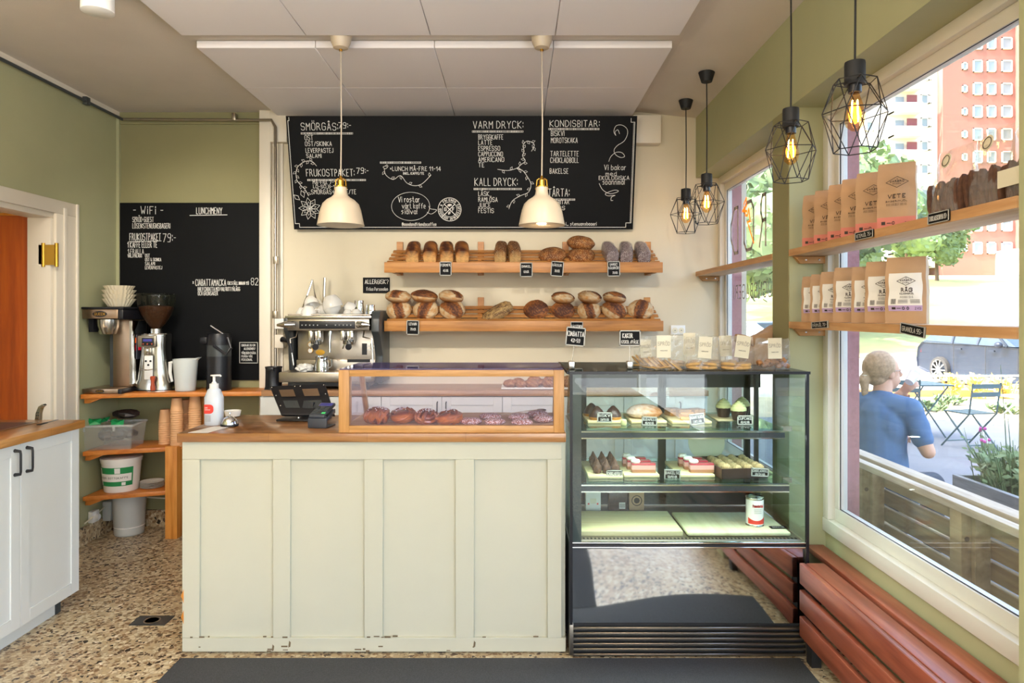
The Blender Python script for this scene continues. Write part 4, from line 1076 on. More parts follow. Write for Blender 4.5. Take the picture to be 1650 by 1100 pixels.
for gx in (505, 557):
    g = MB(); g.lathe([(.034, 0), (.036, .01), (.036, .07), (.0, .07)], 20, (ex(gx), .09, ez(552))); g.build('group_head', 'chrome', es)
    for d_ in (-.028, .028): MB().box(ex(gx) + d_ - .013, ex(gx) + d_ + .013, .02, .045, ez(549), ez(533)).build('group_cover', 'steel' if d_ < 0 else 'chrome', es, bev=.004)
    MB().lathe([(.03, 0), (.036, .008), (.036, .025), (0, .025)], 20, (ex(gx), .07, ez(556))).build('portafilter', 'steel', es)
    MB().tube([(ex(gx + 2), .04, ez(551)), (ex(gx + 9), -.06, ez(557)), (ex(gx + 10), -.09, ez(558))], [.011, .018, .020], 12).build('portafilter_handle', 'black_plastic', es)
    MB().tube([(ex(gx - 7), .03, ez(562)), (ex(gx - 4), .03, ez(555)), (ex(gx + 3), .03, ez(556)), (ex(gx + 5), .03, ez(562))], .006, 8).build('double_spout', 'chrome', es)
MB().tube([(ex(530), .03, ez(534)), (ex(530), .02, ez(548)), (ex(530), .02, ez(568))], [.012, .008, .010], 12).build('hot_water_spout', 'chrome', es)
for (a, b_, c) in ((477, 469, 475), (585, 600, 602)):
    w_ = MB(); w_.tube([(ex(a), .03, ez(533)), (ex(a) , .0, ez(543)), (ex(b_), -.02, ez(546)), (ex(c), -.02, ez(588))], .005, 8); w_.build('steam_wand', 'steel', es)
    MB().tube([(ex(b_) , -.02, ez(553)), (ex((b_ + c) / 2), -.02, ez(568))], .009, 10).build('wand_grip', 'black_plastic' if a < 500 else 'chrome', es)
for z in (557, 567): 
    MB(Matrix.Translation((ex(488), .165, ez(z))) @ Matrix.Rotation(R(90), 4, 'X')).lathe([(.018, 0), (.018, .008), (.015, .009), (0, .009)], 20).build('gauge', 'brass', es)
    MB(Matrix.Translation((ex(488), .156, ez(z))) @ Matrix.Rotation(R(90), 4, 'X')).lathe([(.0145, 0), (0, .001)], 20).build('gauge_dial', 'white_ceramic', es)
MB(Matrix.Translation((ex(504), .168, ez(570))) @ Matrix.Rotation(R(90), 4, 'X')).lathe([(.03, 0), (.03, .003), (0, .004)], 24, sy=.6).build('badge', 'brass', es)
MB().box(ex(574), ex(582), .16, .171, ez(574), ez(555)).build('level_gauge', 'black_plastic', es); MB().box(ex(551), ex(589), .135, .141, ez(586), ez(581)).build('maker_plate', 'black_plastic', es)
m = MB(frame_T((ex(582.5), .164, ez(570)), (1, 0, 0), (0, 0, 1))); ribbon(m, [(0, .042), (.055, .042)], .010); ribbon(m, [(0, .018), (.042, .018)], .010); m.build('maker_lettering', 'white_paper', es, smooth=False)
# jug and cloth on the tray
TZ = EZ + ez(599)
def jug(name, label, x, y, z, r, h, group=None, handle=True, m='chrome'):
    o = thing(name, label, 'jug', (x, y, z), group=group)
    MB().lathe([(r * .9, 0), (r, .004), (r * .98, h * .5), (r * .85, h * .8), (r * .92, h), (r * .89, h), (r * .82, h * .8), (r * .9, .01), (0, .006)], 24).build('body', m, o)
    if handle: MB().tube([(r * .9, -.01, h * .85), (r * 1.55, -.015, h * .8), (r * 1.6, -.015, h * .35), (r * .95, -.01, h * .22)], .004, 8).build('handle', m, o)
    return o
jug('milk_jug', 'polished steel milk jug standing on the espresso machine drip tray', EXc + ex(517), EY + .02, TZ, .043, .098)
jug('milk_jug', 'tall steel milk jug on top of the espresso machine', EXc + ex(570), EY + .15, EZ + ez(509), .034, .10, 'jugs on the espresso machine', False)
jug('milk_jug', 'short steel milk jug at the right end of the machine top', EXc + ex(590), EY + .13, EZ + ez(509), .032, .072, 'jugs on the espresso machine', False)
cl = MB()
def crump(d): return .35 * noise.noise(d * 2.2 + Vector((3, 1, 2))) + .2 * noise.noise(d * 5)
cl.ball((EXc + ex(489), EY + .03, TZ + .022), .055, .04, .028, 30, 18, fn=crump); tag(cl.build('cleaning_cloth', 'cloth_white'), 'crumpled white cloth on the espresso machine drip tray', 'cloth')
cm = MB(); cm.lathe([(.022, 0), (.026, .003), (.042, .03), (.045, .055), (.043, .055), (.04, .03), (.02, .008), (0, .006)], 24); cup0 = thing('coffee_cup', 'white cup lying upside down at the left front of the machine top', 'cup', (0, 0, 0), group='cups on the espresso machine')
cm.build('bowl', 'white_ceramic', cup0); MB().tube([(.042, 0, .045), (.062, 0, .042), (.060, 0, .020), (.036, 0, .018)], .004, 6).build('handle', 'white_ceramic', cup0)
CT = EZ + ez(509)
cups = [(492, .05, 0, 180, 'white cup upside down in the front left of the machine top', 1.15), (479, .10, 0, 180, 'white cup at the far left of the machine top', 1.0), (489, .12, .058, 150, 'white cup tipped on top of the left cups', 1.1),
        (510, .16, 0, 180, 'white cup standing at the back left of the machine top', 1.3), (529, .06, 0, 0, 'white cup under the tipped large cup in the middle', 1.3), (526, .06, .052, 165, 'large white cup tipped onto another in the middle', 1.45),
        (549, .10, .02, 130, 'white cup lying on its side right of the middle', 1.0), (556, .05, 0, 180, 'small white cup in front of the tall steel jug', .72), (570, .05, 0, 180, 'small white cup beside the short steel jug', .8), (541, .20, 0, 180, 'white cup at the back of the machine top', 1.1)]
for i, (px_, dy, dz, rx, lb, s) in enumerate(cups):
    o = cup0 if i == 0 else dup(cup0, (0, 0, 0)); h = .055 * s if rx > 100 else 0
    o.location = (EXc + ex(px_), EY + dy + .02, CT + dz + (h if rx > 100 else 0)); o.rotation_euler = (R(rx), 0, R(20 * i)); o.scale = (s,) * 3; o['label'] = lb
wd = thing('glass_rinser_arms', 'slim chrome lever arms rising behind the espresso machine', 'lever', (EXc + ex(480), 4.62, 1.40))
MB().tube([(EXc + ex(461), 4.60, ZZ(510, 4.6)), (EXc + ex(481), 4.62, ZZ(450, 4.6)), (EXc + ex(489), 4.6, ZZ(485, 4.6))], .007, 8).build('arm', 'chrome', wd, world=True)
MB().tube([(EXc + ex(502), 4.62, ZZ(447, 4.6)), (EXc + ex(500), 4.62, ZZ(500, 4.6))], .010, 8).build('arm', 'steel', wd, world=True)
kb = thing('knock_box', 'black cylindrical knock box left of the espresso machine', 'container', (XX(441, 4.36), 4.36, .978))
kb.location = (XX(441, 4.38), 4.38, .956)
MB().lathe([(.066, 0), (.06, .01), (.052, .04), (.05, .15), (.055, .165), (.053, .165), (.046, .15), (.046, .02), (0, .02)], 28).build('body', 'black_plastic', kb)
MB().box(-.02, .02, -.066, -.05, .145, .163).build('lip', 'black_plastic', kb, bev=.003)

# ================================================================== ON THE COUNTER
KZ = .9505
p = on(345, 684, KZ)
sb = thing('sanitizer_bottle', 'white pump bottle with a red label at the left end of the counter', 'bottle', tuple(p))
bo_ = MB(); secs = [(0, .038), (.004, .041), (.125, .041), (.16, .028), (.172, .016), (.19, .016)]; vs = []; k = 20
for z, a in secs:
    for j in range(k):
        t = 2 * PI * j / k; cx, cy = math.cos(t), math.sin(t); e_ = .75; vs.append((a * math.copysign(abs(cx) ** e_, cx), a * .8 * math.copysign(abs(cy) ** e_, cy), z))
bo_.add(vs, [(i * k + j, i * k + (j + 1) % k, (i + 1) * k + (j + 1) % k, (i + 1) * k + j) for i in range(len(secs) - 1) for j in range(k)] + [tuple(range(k))[::-1], tuple(range(5 * k, 6 * k))])
bo_.build('bottle_body', 'liquid_clear', sb); M['liquid_clear'].node_tree.nodes['Principled BSDF'].inputs['Alpha'].default_value = .8
MB().lathe([(.018, .165), (.020, .168), (.020, .188), (.012, .19), (.006, .20), (.006, .222), (.016, .224), (.016, .229), (0, .23)], 20).build('pump', 'white_plastic', sb)
MB().tube([(0, 0, .226), (.03, -.006, .227), (.034, -.006, .222)], .0045, 8).build('nozzle', 'white_plastic', sb)
lb_ = MB(frame_T((0, -.0345, 0), (1, 0, 0), (0, 0, 1)))
pts = [(-.030, .055)] + [(-.005 + .017 * math.cos(a), .072 + .017 * math.sin(a) + (.008 if a > 0 else 0)) for a in [R(-90 + 15 * i) for i in range(13)]] + [(-.030, .097)]
lb_.add([(x, 0, z + .0) for x, z in pts], [tuple(range(len(pts)))]); lb_.build('red_label', 'red_label', sb, smooth=False)
m = MB(frame_T((0, -.0352, 0), (1, 0, 0), (0, 0, 1))); write(m, 'DAX', -.027, .080, -.015, .005, .001); write(m, 'Clinical', -.027, .071, -.004, .005, .001); m.build('label_lettering', 'white_paper', sb, smooth=False)
m = MB(frame_T((0, -.0350, 0), (1, 0, 0), (0, 0, 1)))
for i in range(5): write(m, 'ytdesinfektion', -.027, .045 - i * .006, .0, .003, .0006)
m.build('small_print', 'ink_grey', sb, smooth=False)['kind'] = 'stuff'
p = on(370, 686, KZ)
be_ = thing('service_bell', 'small chrome service bell with a black foot beside the pump bottle', 'bell', tuple(p))
MB().lathe([(.038, 0), (.040, .003), (.038, .010), (0, .010)], 28).build('foot', 'black_plastic', be_)
MB().lathe([(.034, .010), (.033, .018), (.026, .034), (.012, .044), (0, .046)], 28).build('dome', 'chrome', be_)
MB().lathe([(.003, .044), (.003, .054), (.006, .056), (.005, .061), (0, .062)], 12).build('button', 'chrome', be_)
wbw = MB(); wbw.lathe([(.02, 0), (.034, .005), (.040, .032), (.038, .032), (.03, .008), (0, .006)], 24); o = wbw.build('ramekin', 'white_ceramic', loc=tuple(on(375, 675, KZ))); o.location.y = 3.36; o.location.x = XX(375, 3.36)
tag(o, 'small white ceramic bowl behind the service bell', 'bowl')
pa = MB(); q = [on(303, 697, KZ), on(335, 697, KZ), on(372, 687, KZ), on(345, 687, KZ)]; pa.add([tuple(v) for v in q] + [(v.x, v.y, v.z + .0012) for v in q], [(0, 1, 2, 3), (4, 5, 6, 7), (0, 1, 5, 4), (1, 2, 6, 5), (2, 3, 7, 6), (3, 0, 4, 7)])
tag(pa.build('paper_leaflet', 'white_paper', smooth=False), 'white paper leaflet lying on the left end of the counter', 'paper')
# tablet stand seen from behind
p = on(488, 676, KZ)
tb = thing('tablet_stand', 'black tablet till on a stand, seen from behind, beside the card terminal', 'till', (p.x, p.y, KZ), rotz=R(-3))
Y0 = p.y
def tp(px_, py, y): return (XX(px_, Y0 + y) - p.x, y, ZZ(py, Y0 + y) - KZ)
c4 = [tp(430, 622, .16), tp(521, 617, .16), tp(540, 668, .02), tp(452, 668, .0)]
v0, v1, v2, v3 = [Vector(q) for q in c4]; nn = (v1 - v0).cross(v3 - v0).normalized() * .014
if nn.y < 0: nn = -nn
s_ = MB(); s_.add([v0, v1, v2, v3, v0 + nn, v1 + nn, v2 + nn, v3 + nn], [(0, 1, 2, 3), (4, 7, 6, 5), (0, 4, 5, 1), (1, 5, 6, 2), (2, 6, 7, 3), (3, 7, 4, 0)]); s_.build('housing', 'black_plastic', tb, bev=.005)
for (a, b_, c, d) in ((.14, .40, .16, .40), (.56, .84, .16, .40), (.14, .40, .54, .78), (.56, .84, .54, .78)):
    f_ = lambda s, t: v0.lerp(v1, s).lerp(v3.lerp(v2, s), t) - nn * .06
    MB().add([f_(a, c), f_(b_, c), f_(b_, d), f_(a, d)], [(0, 1, 2, 3)]).build('cutout', 'steel_warm' if c < .3 else 'dark_grey', tb, smooth=False)
for (a, c) in ((.03, .06), (.97, .06), (.45, .06), (.55, .06), (.05, .35), (.95, .35), (.06, .7), (.94, .7)):
    q = v0.lerp(v1, a).lerp(v3.lerp(v2, a), c); MB().ball(q, .004, nu=8, nv=5).build('screw', 'steel', tb)
s_ = MB(); s_.box(-.11, .12, -.055, .07, 0, .008); s_.build('base_plate', 'black_plastic', tb, bev=.003)
MB().bar((0.0, .05, .006), (.01, .06, .08), .05, .02, (0, 1, 0)).build('neck', 'black_plastic', tb)
for x in (-.02, .05): MB().lathe([(.007, .008), (.006, .014), (0, .015)], 10, (x, .0, 0)).build('screw', 'steel', tb)
p = on(511, 690, KZ)
te = thing('card_terminal', 'dark card payment terminal with a keypad in a grey holder', 'card terminal', (p.x, p.y, KZ), rotz=R(-8))
def slab(mb, x0, x1, y0, y1, z0f, z1f, z0b, z1b, mi=0): mb.add([(x0, y0, z0f), (x1, y0, z0f), (x1, y1, z0b), (x0, y1, z0b), (x0, y0, z1f), (x1, y0, z1f), (x1, y1, z1b), (x0, y1, z1b)], [(0, 3, 2, 1), (4, 5, 6, 7), (0, 1, 5, 4), (1, 2, 6, 5), (2, 3, 7, 6), (3, 0, 4, 7)], mi)
s_ = MB(); slab(s_, -.044, .044, 0, .012, 0, .044, 0, .050); slab(s_, -.044, -.034, .012, .1, 0, .048, 0, .075); slab(s_, .034, .044, .012, .1, 0.03, .048, .055, .075); slab(s_, -.044, .044, .0, .1, 0, .006, 0, .006); s_.build('holder', 'grey_plastic', te, bev=.004)
s_ = MB(); slab(s_, -.037, .037, -.006, .12, .046, .060, .085, .100); s_.build('terminal_body', 'grey_plastic', te, bev=.005)
sl = (.100 - .060) / .126
def tz(y): return .060 + (y + .006) * sl
s_ = MB(); slab(s_, -.030, .030, .085, .112, tz(.085), tz(.085) + .001, tz(.112), tz(.112) + .001); s_.build('display', 'screen_violet', te)
for r in range(4):
    for c in range(3):
        y = .008 + r * .018; x = -.024 + c * .024; s_ = MB(); slab(s_, x - .008, x + .008, y, y + .011, tz(y), tz(y) + .0025, tz(y + .011), tz(y + .011) + .0025); s_.build('key', 'green_key' if (r, c) == (0, 2) else 'dark_grey', te)
# ================================================================== BREAD SHELVES AND BREAD
def bread_shelf(label, zf, px0, px1, battens, ptop):
    YF = 4.45; x0, x1 = XX(px0, YF), XX(px1, YF)
    o = thing('bread_shelf', label, 'shelf', ((x0 + x1) / 2, 4.56, zf), group='slatted bread shelves on the rear wall')
    MB().box(x0, x1, YF - .02, YF, zf - .066, zf + .002).build('front_board', 'bread_shelf_wood', o, world=True, bev=.002)
    for k in range(4):
        yc = YF + .025 + k * .055; zc = zf - .008 + (yc - YF) * .52; d = Vector((0, .88, .46)) * .021
        a = Vector((x0 + .01 + k * .004, yc, zc)); b_ = Vector((x1 - .01 - k * .004, yc, zc))
        MB().bar(a, b_, .033, .008, (0, -.46, .88)).build('slat', 'bread_shelf_wood', o, world=True, bev=.001, seg=1)
    for px_ in battens:
        x = XX(px_, YB)
        MB().box(x - .021, x + .021, YB - .022, YB - .002, zf - .07, ZZ(ptop, YB)).build('batten', 'bread_shelf_wood', o, world=True, bev=.001, seg=1)
        MB().prism([(YF, zf - .068), (YF, zf - .004), (YB - .02, zf + .10), (YB - .02, zf - .068)], x - .012, x + .012, 'x').build('bracket', 'bread_shelf_wood', o, world=True)
    return o
ZU, ZL = 1.796, 1.414
bread_shelf('upper slatted wooden bread shelf just under the chalkboard menu', ZU, 620, 1067, (645, 775, 911, 1043), 390)
bread_shelf('lower slatted wooden bread shelf carrying the round loaves', ZL, 620, 1068, (645, 775, 911, 1042), 479)
def lerpc(a, b_, t): t = max(0, min(1, t)); return tuple(p * (1 - t) + q * t for p, q in zip(a, b_))
c_fl, c_br, c_dk, c_gd = L('dcc49c'), L('a8662c'), L('4e2614'), L('c98c44')
def boule_mesh(seed, upright):
    sv = Vector((seed * 3.1, seed, 0))
    def lens(d):
        a = math.atan2(d.y, d.x); return
    def fac(d):
        y = d.y * math.cos(seed) + d.x * math.sin(seed) * .4; x = d.x * math.cos(seed * .7) - d.y * .25
        return 1 - (abs(x - .05) / (.34 * math.sqrt(max(.02, 1 - (y / .9) ** 2)) + .02)) if d.z > .1 else -1
    def cf(d):
        n1 = noise.noise(d * 3.2 + sv) ; n2 = noise.noise(d * 9 + sv); f = fac(d)
        c = lerpc(c_fl, c_gd, .35 + n1 * 1.1 + n2 * .5)
        if d.z < -.2: c = lerpc(c, c_br, -d.z * 1.3)
        if f > 0: c = lerpc(c_br, c_dk, f * 1.3 + n2 * 1.2 - .1)
        elif f > -.22: c = lerpc(c_dk, c_fl, -f / .1 + n2)
        return c
    def fn(d):
        f = fac(d); return .05 * noise.noise(d * 2.4 + sv) + .02 * noise.noise(d * 8 + sv) + (.05 if 0 < f < .25 else -.03 if -.1 < f <= 0 else 0)
    mb = MB(); mb.ball((0, 0, 0), 1, 1, .68, 44, 30, fn=fn, cf=cf); return mb.mesh('boule', 'crust')
bmeshes = [boule_mesh(s, 1) for s in (1, 2, 3, 5)]
def loafobj(name, me, loc, rot, scale, label, group, cat='bread'):
    o = bpy.data.objects.new(name, me); C.objects.link(o); o.location = loc; o.rotation_euler = rot; o.scale = scale
    return tag(o, label, cat, group)
def slope_z(Y, zf): return zf + .002 + (Y - 4.45) * .52
grp = 'round sourdough loaves on the lower shelf'
lows = [(643, 20.5, 3, 'leftmost standing sourdough loaf under a stacked one, lower shelf'), (686, 21, 0, 'second standing sourdough loaf from the left, lower shelf'), (729, 21, 2, 'third standing sourdough loaf from the left, beside the empty slats'),
        (864, 20.5, 1, 'pale sourdough loaf alone at the right of the twisted loaf, nothing on top'), (907, 19.5, 1, 'standing sourdough loaf right of the uncovered pale one'), (949, 19.5, 3, 'middle standing loaf of the right-hand row, above the tag'),
        (990, 21, 2, 'last covered standing sourdough loaf of the right row'), (1032, 21, 0, 'rightmost sourdough loaf on the lower shelf, nothing on top')]
for i, (px_, r, k, lb) in enumerate(lows):
    rr = r / 243; Y = 4.535; z = ZL + .004 + rr * .80
    loafobj('sourdough_loaf', bmeshes[k], (XX(px_, Y), Y, z), (R(58), 0, R([4, -6, 10, -12, 6, -3, 12, -8][i])), (rr, rr * .86, rr * .9), lb, grp)
for i, (px_, r, k, lb, py) in enumerate(((642, 21, 0, 'flat sourdough loaf lying on the leftmost loaf', 478), (684, 21.5, 1, 'flat sourdough loaf lying on the second loaf from the left', 477.5), (727, 21, 3, 'flat sourdough loaf lying on the third loaf from the left', 478),
        (907, 20, 2, 'first flat sourdough loaf of the right-hand upper layer', 480), (950, 21, 0, 'middle flat sourdough loaf of the right-hand upper layer', 479), (990, 20.5, 1, 'last flat sourdough loaf of the right-hand upper layer', 480))):
    rr = r / 240; Y = 4.55; loafobj('sourdough_loaf', bmeshes[k], (XX(px_, Y), Y, ZZ(py, Y)), (R(8), R(random.uniform(-5, 5)), R(20 * i)), (rr, rr * .9, rr * .74), lb, grp)
# twisted walnut loaf
def cfw(d): n1 = noise.noise(d * 5); return lerpc(L('c8a468'), L('4e2a1a'), .5 + n1 * 1.4)
mb = MB(); mb.ball((0, 0, 0), .13, .055, .042, 36, 20, p=.7, cf=cfw, fn=lambda d: .08 * noise.noise(d * 6)); loafobj('twisted_loaf', mb.mesh('twisted_loaf', 'crust_seed'), (XX(800, 4.54), 4.54, ZZ(505, 4.54)), (R(25), R(-32), R(12)), (.92, 1, 1), 'flat seeded loaf lying diagonally on the lower shelf slats', None)
# tin loaves seen end on
def tin_mesh(cend, ctop, cdark, mname, seed, w_=.046, h=.118, l=.20, dome=.5):
    sv = Vector((seed, 2 * seed, 0)); vs = []; cs = []; n = 22; ks = 9
    for i in range(ks + 1):
        y = -l / 2 + l * i / ks; e = 1 - .10 * (abs(2 * i / ks - 1) ** 6)
        for j in range(n):
            a = 2 * PI * j / n; cx, cy = math.cos(a), math.sin(a)
            if cy > 0: x = math.copysign(abs(cx) ** .75, cx) * w_ * (1.0); z = h * .55 + abs(cy) ** .8 * h * .45
            else: x = math.copysign(abs(cx) ** .35, cx) * w_ * .95; z = h * .55 - abs(cy) ** .35 * h * .55
            k = 1 + .05 * noise.noise(Vector((x * 20, y * 12, z * 20)) + sv); vs.append((x * e * k, y, z * (1 if z < h * .4 else k) * (1 - (1 - e) * .5)))
            t = (z / h); nn_ = noise.noise(Vector((x * 40, y * 30, z * 40)) + sv)
            c = lerpc(cend, ctop, (t - .25) * 2 + nn_ * .5); cs.append(lerpc(c, cdark, (t - .62) * 2.4 + nn_ * 1.0))
    fs = [(i * n + j, i * n + (j + 1) % n, (i + 1) * n + (j + 1) % n, (i + 1) * n + j) for i in range(ks) for j in range(n)]
    o = len(vs)
    for q, y in ((0, -l / 2 - .004), (ks * n, l / 2 + .004)):
        for s_ in (.6,):
            for j in range(n):
                p = vs[q + j]; z0_ = h * .5; vs.append((p[0] * s_, y, z0_ + (p[2] - z0_) * s_)); cs.append(lerpc(cs[q + j], cend, .4))
        b0 = o if q == 0 else o + n + 1
        vs.append((0, y, h * .5)); cs.append(cend)
        for j in range(n): fs.append((q + j, q + (j + 1) % n, b0 + (j + 1) % n, b0 + j)); fs.append((b0 + j, b0 + (j + 1) % n, b0 + n))
    mb = MB(); mb.add(vs, fs, 0, cs); return mb.mesh('tin_loaf', mname)
def tin(me, name, px_, w_, hpx, lb, g, dz=0):
    Y = 4.53; o = loafobj(name, me, (XX(px_, 4.46), Y, ZU + .012 + dz), (R(27), 0, R(random.uniform(-7, 7))), (w_, .9, hpx), lb, g); o.location.z = slope_z(Y, ZU) - .01 + dz; return o
white = [tin_mesh(L('e0b070'), L('c07a34'), L('4a2010'), 'crust', s) for s in (1, 4)]
for i, px_ in enumerate((664, 692, 718, 743)): tin(white[i % 2], 'white_tin_loaf', px_, 1.02, .82, ['first white tin loaf from the left, with a scorched side', 'second white tin loaf from the left on the upper shelf', 'third white tin loaf, above the small price tag', 'fourth white tin loaf, pale on its right side'][i], 'white tin loaves')
seedm = tin_mesh(L('c09a62'), L('9c6630'), L('5a3018'), 'crust_seed', 7)
for i, px_ in enumerate((807, 828)): tin(seedm, 'seeded_tin_loaf', px_, .92, .82, ['left one of two oat-crusted tin loaves side by side', 'right one of two oat-crusted tin loaves side by side'][i], 'oat tin loaves')
ryem = tin_mesh(L('7a5a5c'), L('7a6068'), L('6a4c50'), 'rye', 9)
for i, px_ in enumerate((984, 1011, 1037)):
    o = tin(ryem, 'wrapped_rye_loaf', px_, .95, .78, ['left dark rye loaf in clear wrap on the upper shelf', 'middle dark rye loaf in clear wrap on the upper shelf', 'right dark rye loaf in clear wrap, at the shelf end'][i], 'wrapped rye loaves')
    wr = tin_mesh(L('ffffff'), L('ffffff'), L('ffffff'), 'cello', 9, .0485, .123, .21); bpy.data.objects.new('wrapping', wr); w_ = bpy.data.objects['wrapping' if i == 0 else f'wrapping.{i:03d}']; C.objects.link(w_); w_.parent = o
def cfs(s):
    return lambda d: lerpc(L('a86a30'), L('6a3a1a'), .5 + 1.1 * noise.noise(d * 3 + Vector((s, 0, 0))))
for (px_, py, rx, rz, lb, s) in ((890, 411, .094, .052, 'seeded round loaf left of the stacked pair', 1), (936, 412, .094, .056, 'seeded round loaf under another one', 2), (936, 392, .093, .05, 'topmost seeded round loaf, highest bread of all', 3)):
    mb = MB(); mb.ball((0, 0, 0), rx, rx * .9, rz, 36, 22, cf=cfs(s), fn=lambda d: .05 * noise.noise(d * 2.5 + Vector((s, 1, 0)))); Y = 4.54
    loafobj('seeded_loaf', mb.mesh('seeded_loaf', 'crust_seed'), (XX(px_, Y), Y, ZZ(py, Y)), (R(20 if py > 400 else 4), R(-4 if s != 3 else 6), 0), (1, 1, 1), lb, 'seeded round loaves')
# price tags on the shelf fronts
PT = 'price tags on the bread shelves'
for (x, y0, y1, hw, t, lines, lb) in ((718, 421.5, 444, 9.5, 0, [('FORMFR', .1, .66, .9, .18), ('45 KR', .3, .28, .72, .16)], 'chalk price tag below the third white tin loaf'),
        (848, 423, 446, 10, 0, [('DINKEL', .15, .66, .85, .14), ('60 KR', .3, .28, .7, .16)], 'chalk price tag right of the oat loaves'),
        (897, 421, 445, 10, 4, [('RÅGSUR', .1, .66, .85, .16), ('70 KR', .3, .28, .7, .16)], 'slightly tilted chalk price tag below the seeded loaf'),
        (989, 421, 445, 10, -1, [('DANSKT', .2, .72, .8, .15), ('RÅGBRÖD', .1, .48, .9, .15), ('70 KR', .4, .16, .8, .14)], 'chalk price tag below the wrapped rye loaves'),
        (665, 516, 539, 10, 1, [('LEVAIN', .2, .66, .8, .18), ('70 KR', .3, .3, .75, .16)], 'chalk price tag on the lower shelf at the left'),
        (929, 518, 540, 10, 1, [('RÅGSTENEN', .08, .55, .92, .2)], 'chalk price tag on the lower shelf behind the ciabatta sign')):
    notice('price_tag', lb, x - hw, y0, x + hw, y1, 4.418, lines, 'price tag', True, t, PT)
# tray of buns on the rear worktop
tr_ = MB(); tr_.box(XX(808, 4.45), XX(905, 4.45), 4.33, 4.60, .979, .984); tr_.box(XX(808, 4.45), XX(905, 4.45), 4.33, 4.336, .979, .992)
tag(tr_.build('baking_tray', 'white_plastic', bev=.002), 'white baking tray of buns on the rear worktop', 'tray')
bn_ = MB(); bn_.ball((0, 0, 0), .048, .042, .03, 24, 14, cf=lambda d: lerpc(L('8a4a24'), L('c89060'), .5 + noise.noise(d * 5) * 1.3), fn=lambda d: .08 * noise.noise(d * 4)); bme = bn_.mesh('tray_bun', 'crust')
for i, (px_, py, Y, s, lb) in enumerate(((822, 621, 4.38, .95, 'leftmost floury bun on the rear tray'), (835, 617, 4.48, .95, 'bun behind the leftmost pair on the rear tray'), (839, 622, 4.36, .9, 'second bun in the front row of the rear tray'), (857, 622, 4.37, 1.05, 'large front bun in the middle of the rear tray'),
        (861, 612, 4.46, 1.0, 'bun resting on top of the middle buns'), (884, 621, 4.38, 1.0, 'front bun at the right end of the rear tray'), (887, 612, 4.47, 1.0, 'bun stacked at the right end of the rear tray'), (872, 616, 4.46, .8, 'small bun between the stacked ones'))):
    loafobj('floury_bun', bme, (XX(px_, Y), Y, max(1.012, ZZ(py, Y))), (0, 0, i), (s,) * 3, lb, 'buns on the rear tray', 'bun')
pk = MB(); pk.box(.50, .62, 4.56, 4.63, .979, 1.03); tag(pk.build('card_box', 'cream_paper', bev=.002), 'small pale box on the rear worktop behind the glass display', 'box')

# ================================================================== GLASS DISPLAY CABINET
vx0, vx1, vf, vb, vt = .232, 1.247, 2.885, 3.455, 1.214
vc = thing('glass_display_cabinet', 'tall refrigerated glass display cabinet with a mirrored steel base', 'display cabinet', (.74, 3.17, 0))
def V(mb, name, m, **k): return mb.build(name, m, vc, world=True, **k)
V(MB().box(vx0, vx1, vf + .05, vb, .02, .475), 'base_body', 'dark_grey')
for xa, xb in ((vx0, vx0 + .012), (vx1 - .012, vx1)):
    V(MB().box(xa, xb, vf - .004, vf + .01, .14, vt - .01), 'edge_strip', 'black_plastic')
    V(MB().box(xa - .002, xb + .004, vf - .004, vf + .02, .01, .14), 'grille_end', 'steel_brushed', bev=.002)
V(MB().box(vx0 + .012, vx0 + .050, vf + .008, vf + .030, .475, vt - .008), 'corner_post', 'dark_grey')
mp_ = MB(); nx, nz = 40, 12; vs = []
for i in range(nz + 1):
    for j in range(nx + 1):
        u, v = j / nx, i / nz; vs.append((vx0 + .012 + (vx1 - vx0 - .024) * u, vf + .012 + .0035 * math.sin(u * 5.2 + 1.0) * (.4 + v) + .003 * math.sin(v * 3 + u * 4), .142 + .318 * v))
mp_.add(vs, [(i * (nx + 1) + j, i * (nx + 1) + j + 1, (i + 1) * (nx + 1) + j + 1, (i + 1) * (nx + 1) + j) for i in range(nz) for j in range(nx)]); V(mp_, 'mirror_panel', 'mirror_panel')
V(MB().box(vx0 + .012, vx1 - .012, vf + .02, vf + .045, .14, .475), 'panel_backing', 'dark_grey')
V(MB().box(vx0 + .004, vx1 - .004, vf - .002, vf + .03, .462, .470), 'trim_rail', 'chrome', bev=.002); V(MB().box(vx0 + .004, vx1 - .004, vf - .002, vf + .03, .482, .489), 'trim_rail', 'chrome', bev=.002)
V(MB().box(vx0 + .006, vx1 - .006, vf + .006, vf + .03, .47, .482), 'rail_channel', 'black_plastic')
for i in range(6):
    z = .006 + i * .0225; V(MB().box(vx0 + .012, vx1 - .012, vf + .0, vf + .012, z, z + .010), 'grille_bar', 'steel_brushed', bev=.0015, seg=1)
V(MB().box(vx0 + .012, vx1 - .012, vf + .02, vf + .03, .004, .14), 'grille_backing', 'black_matte')
V(MB().box(vx0 + .02, vx1 - .02, vf + .03, vb - .01, .475, .492), 'deck', 'steel_brushed')
gr_ = MB()
for i in range(57): x = vx0 + .06 + i * .0163; gr_.box(x, x + .008, vf + .034, vf + .05, .492, .4935)
V(gr_, 'air_slots', 'black_matte')['kind'] = 'stuff'
V(MB().box(vx0 + .012, vx1 - .012, vf + .002, vf + .007, .489, vt - .01), 'front_pane', 'vitrine_glass')
V(MB().box(vx1 - .008, vx1 - .003, vf + .03, vb, .489, vt - .01), 'side_pane', 'vitrine_glass'); V(MB().box(vx0 + .003, vx0 + .008, vf + .03, vb, .489, vt - .01), 'side_pane', 'vitrine_glass')
glass('smoked_top', '7a9488', 1.6, haze='4a5048', hz=.55)
V(MB().box(vx0 - .006, vx1 + .003, vf - .008, vb + .01, vt - .008, vt), 'top_pane', 'smoked_top', bev=.001, seg=1)
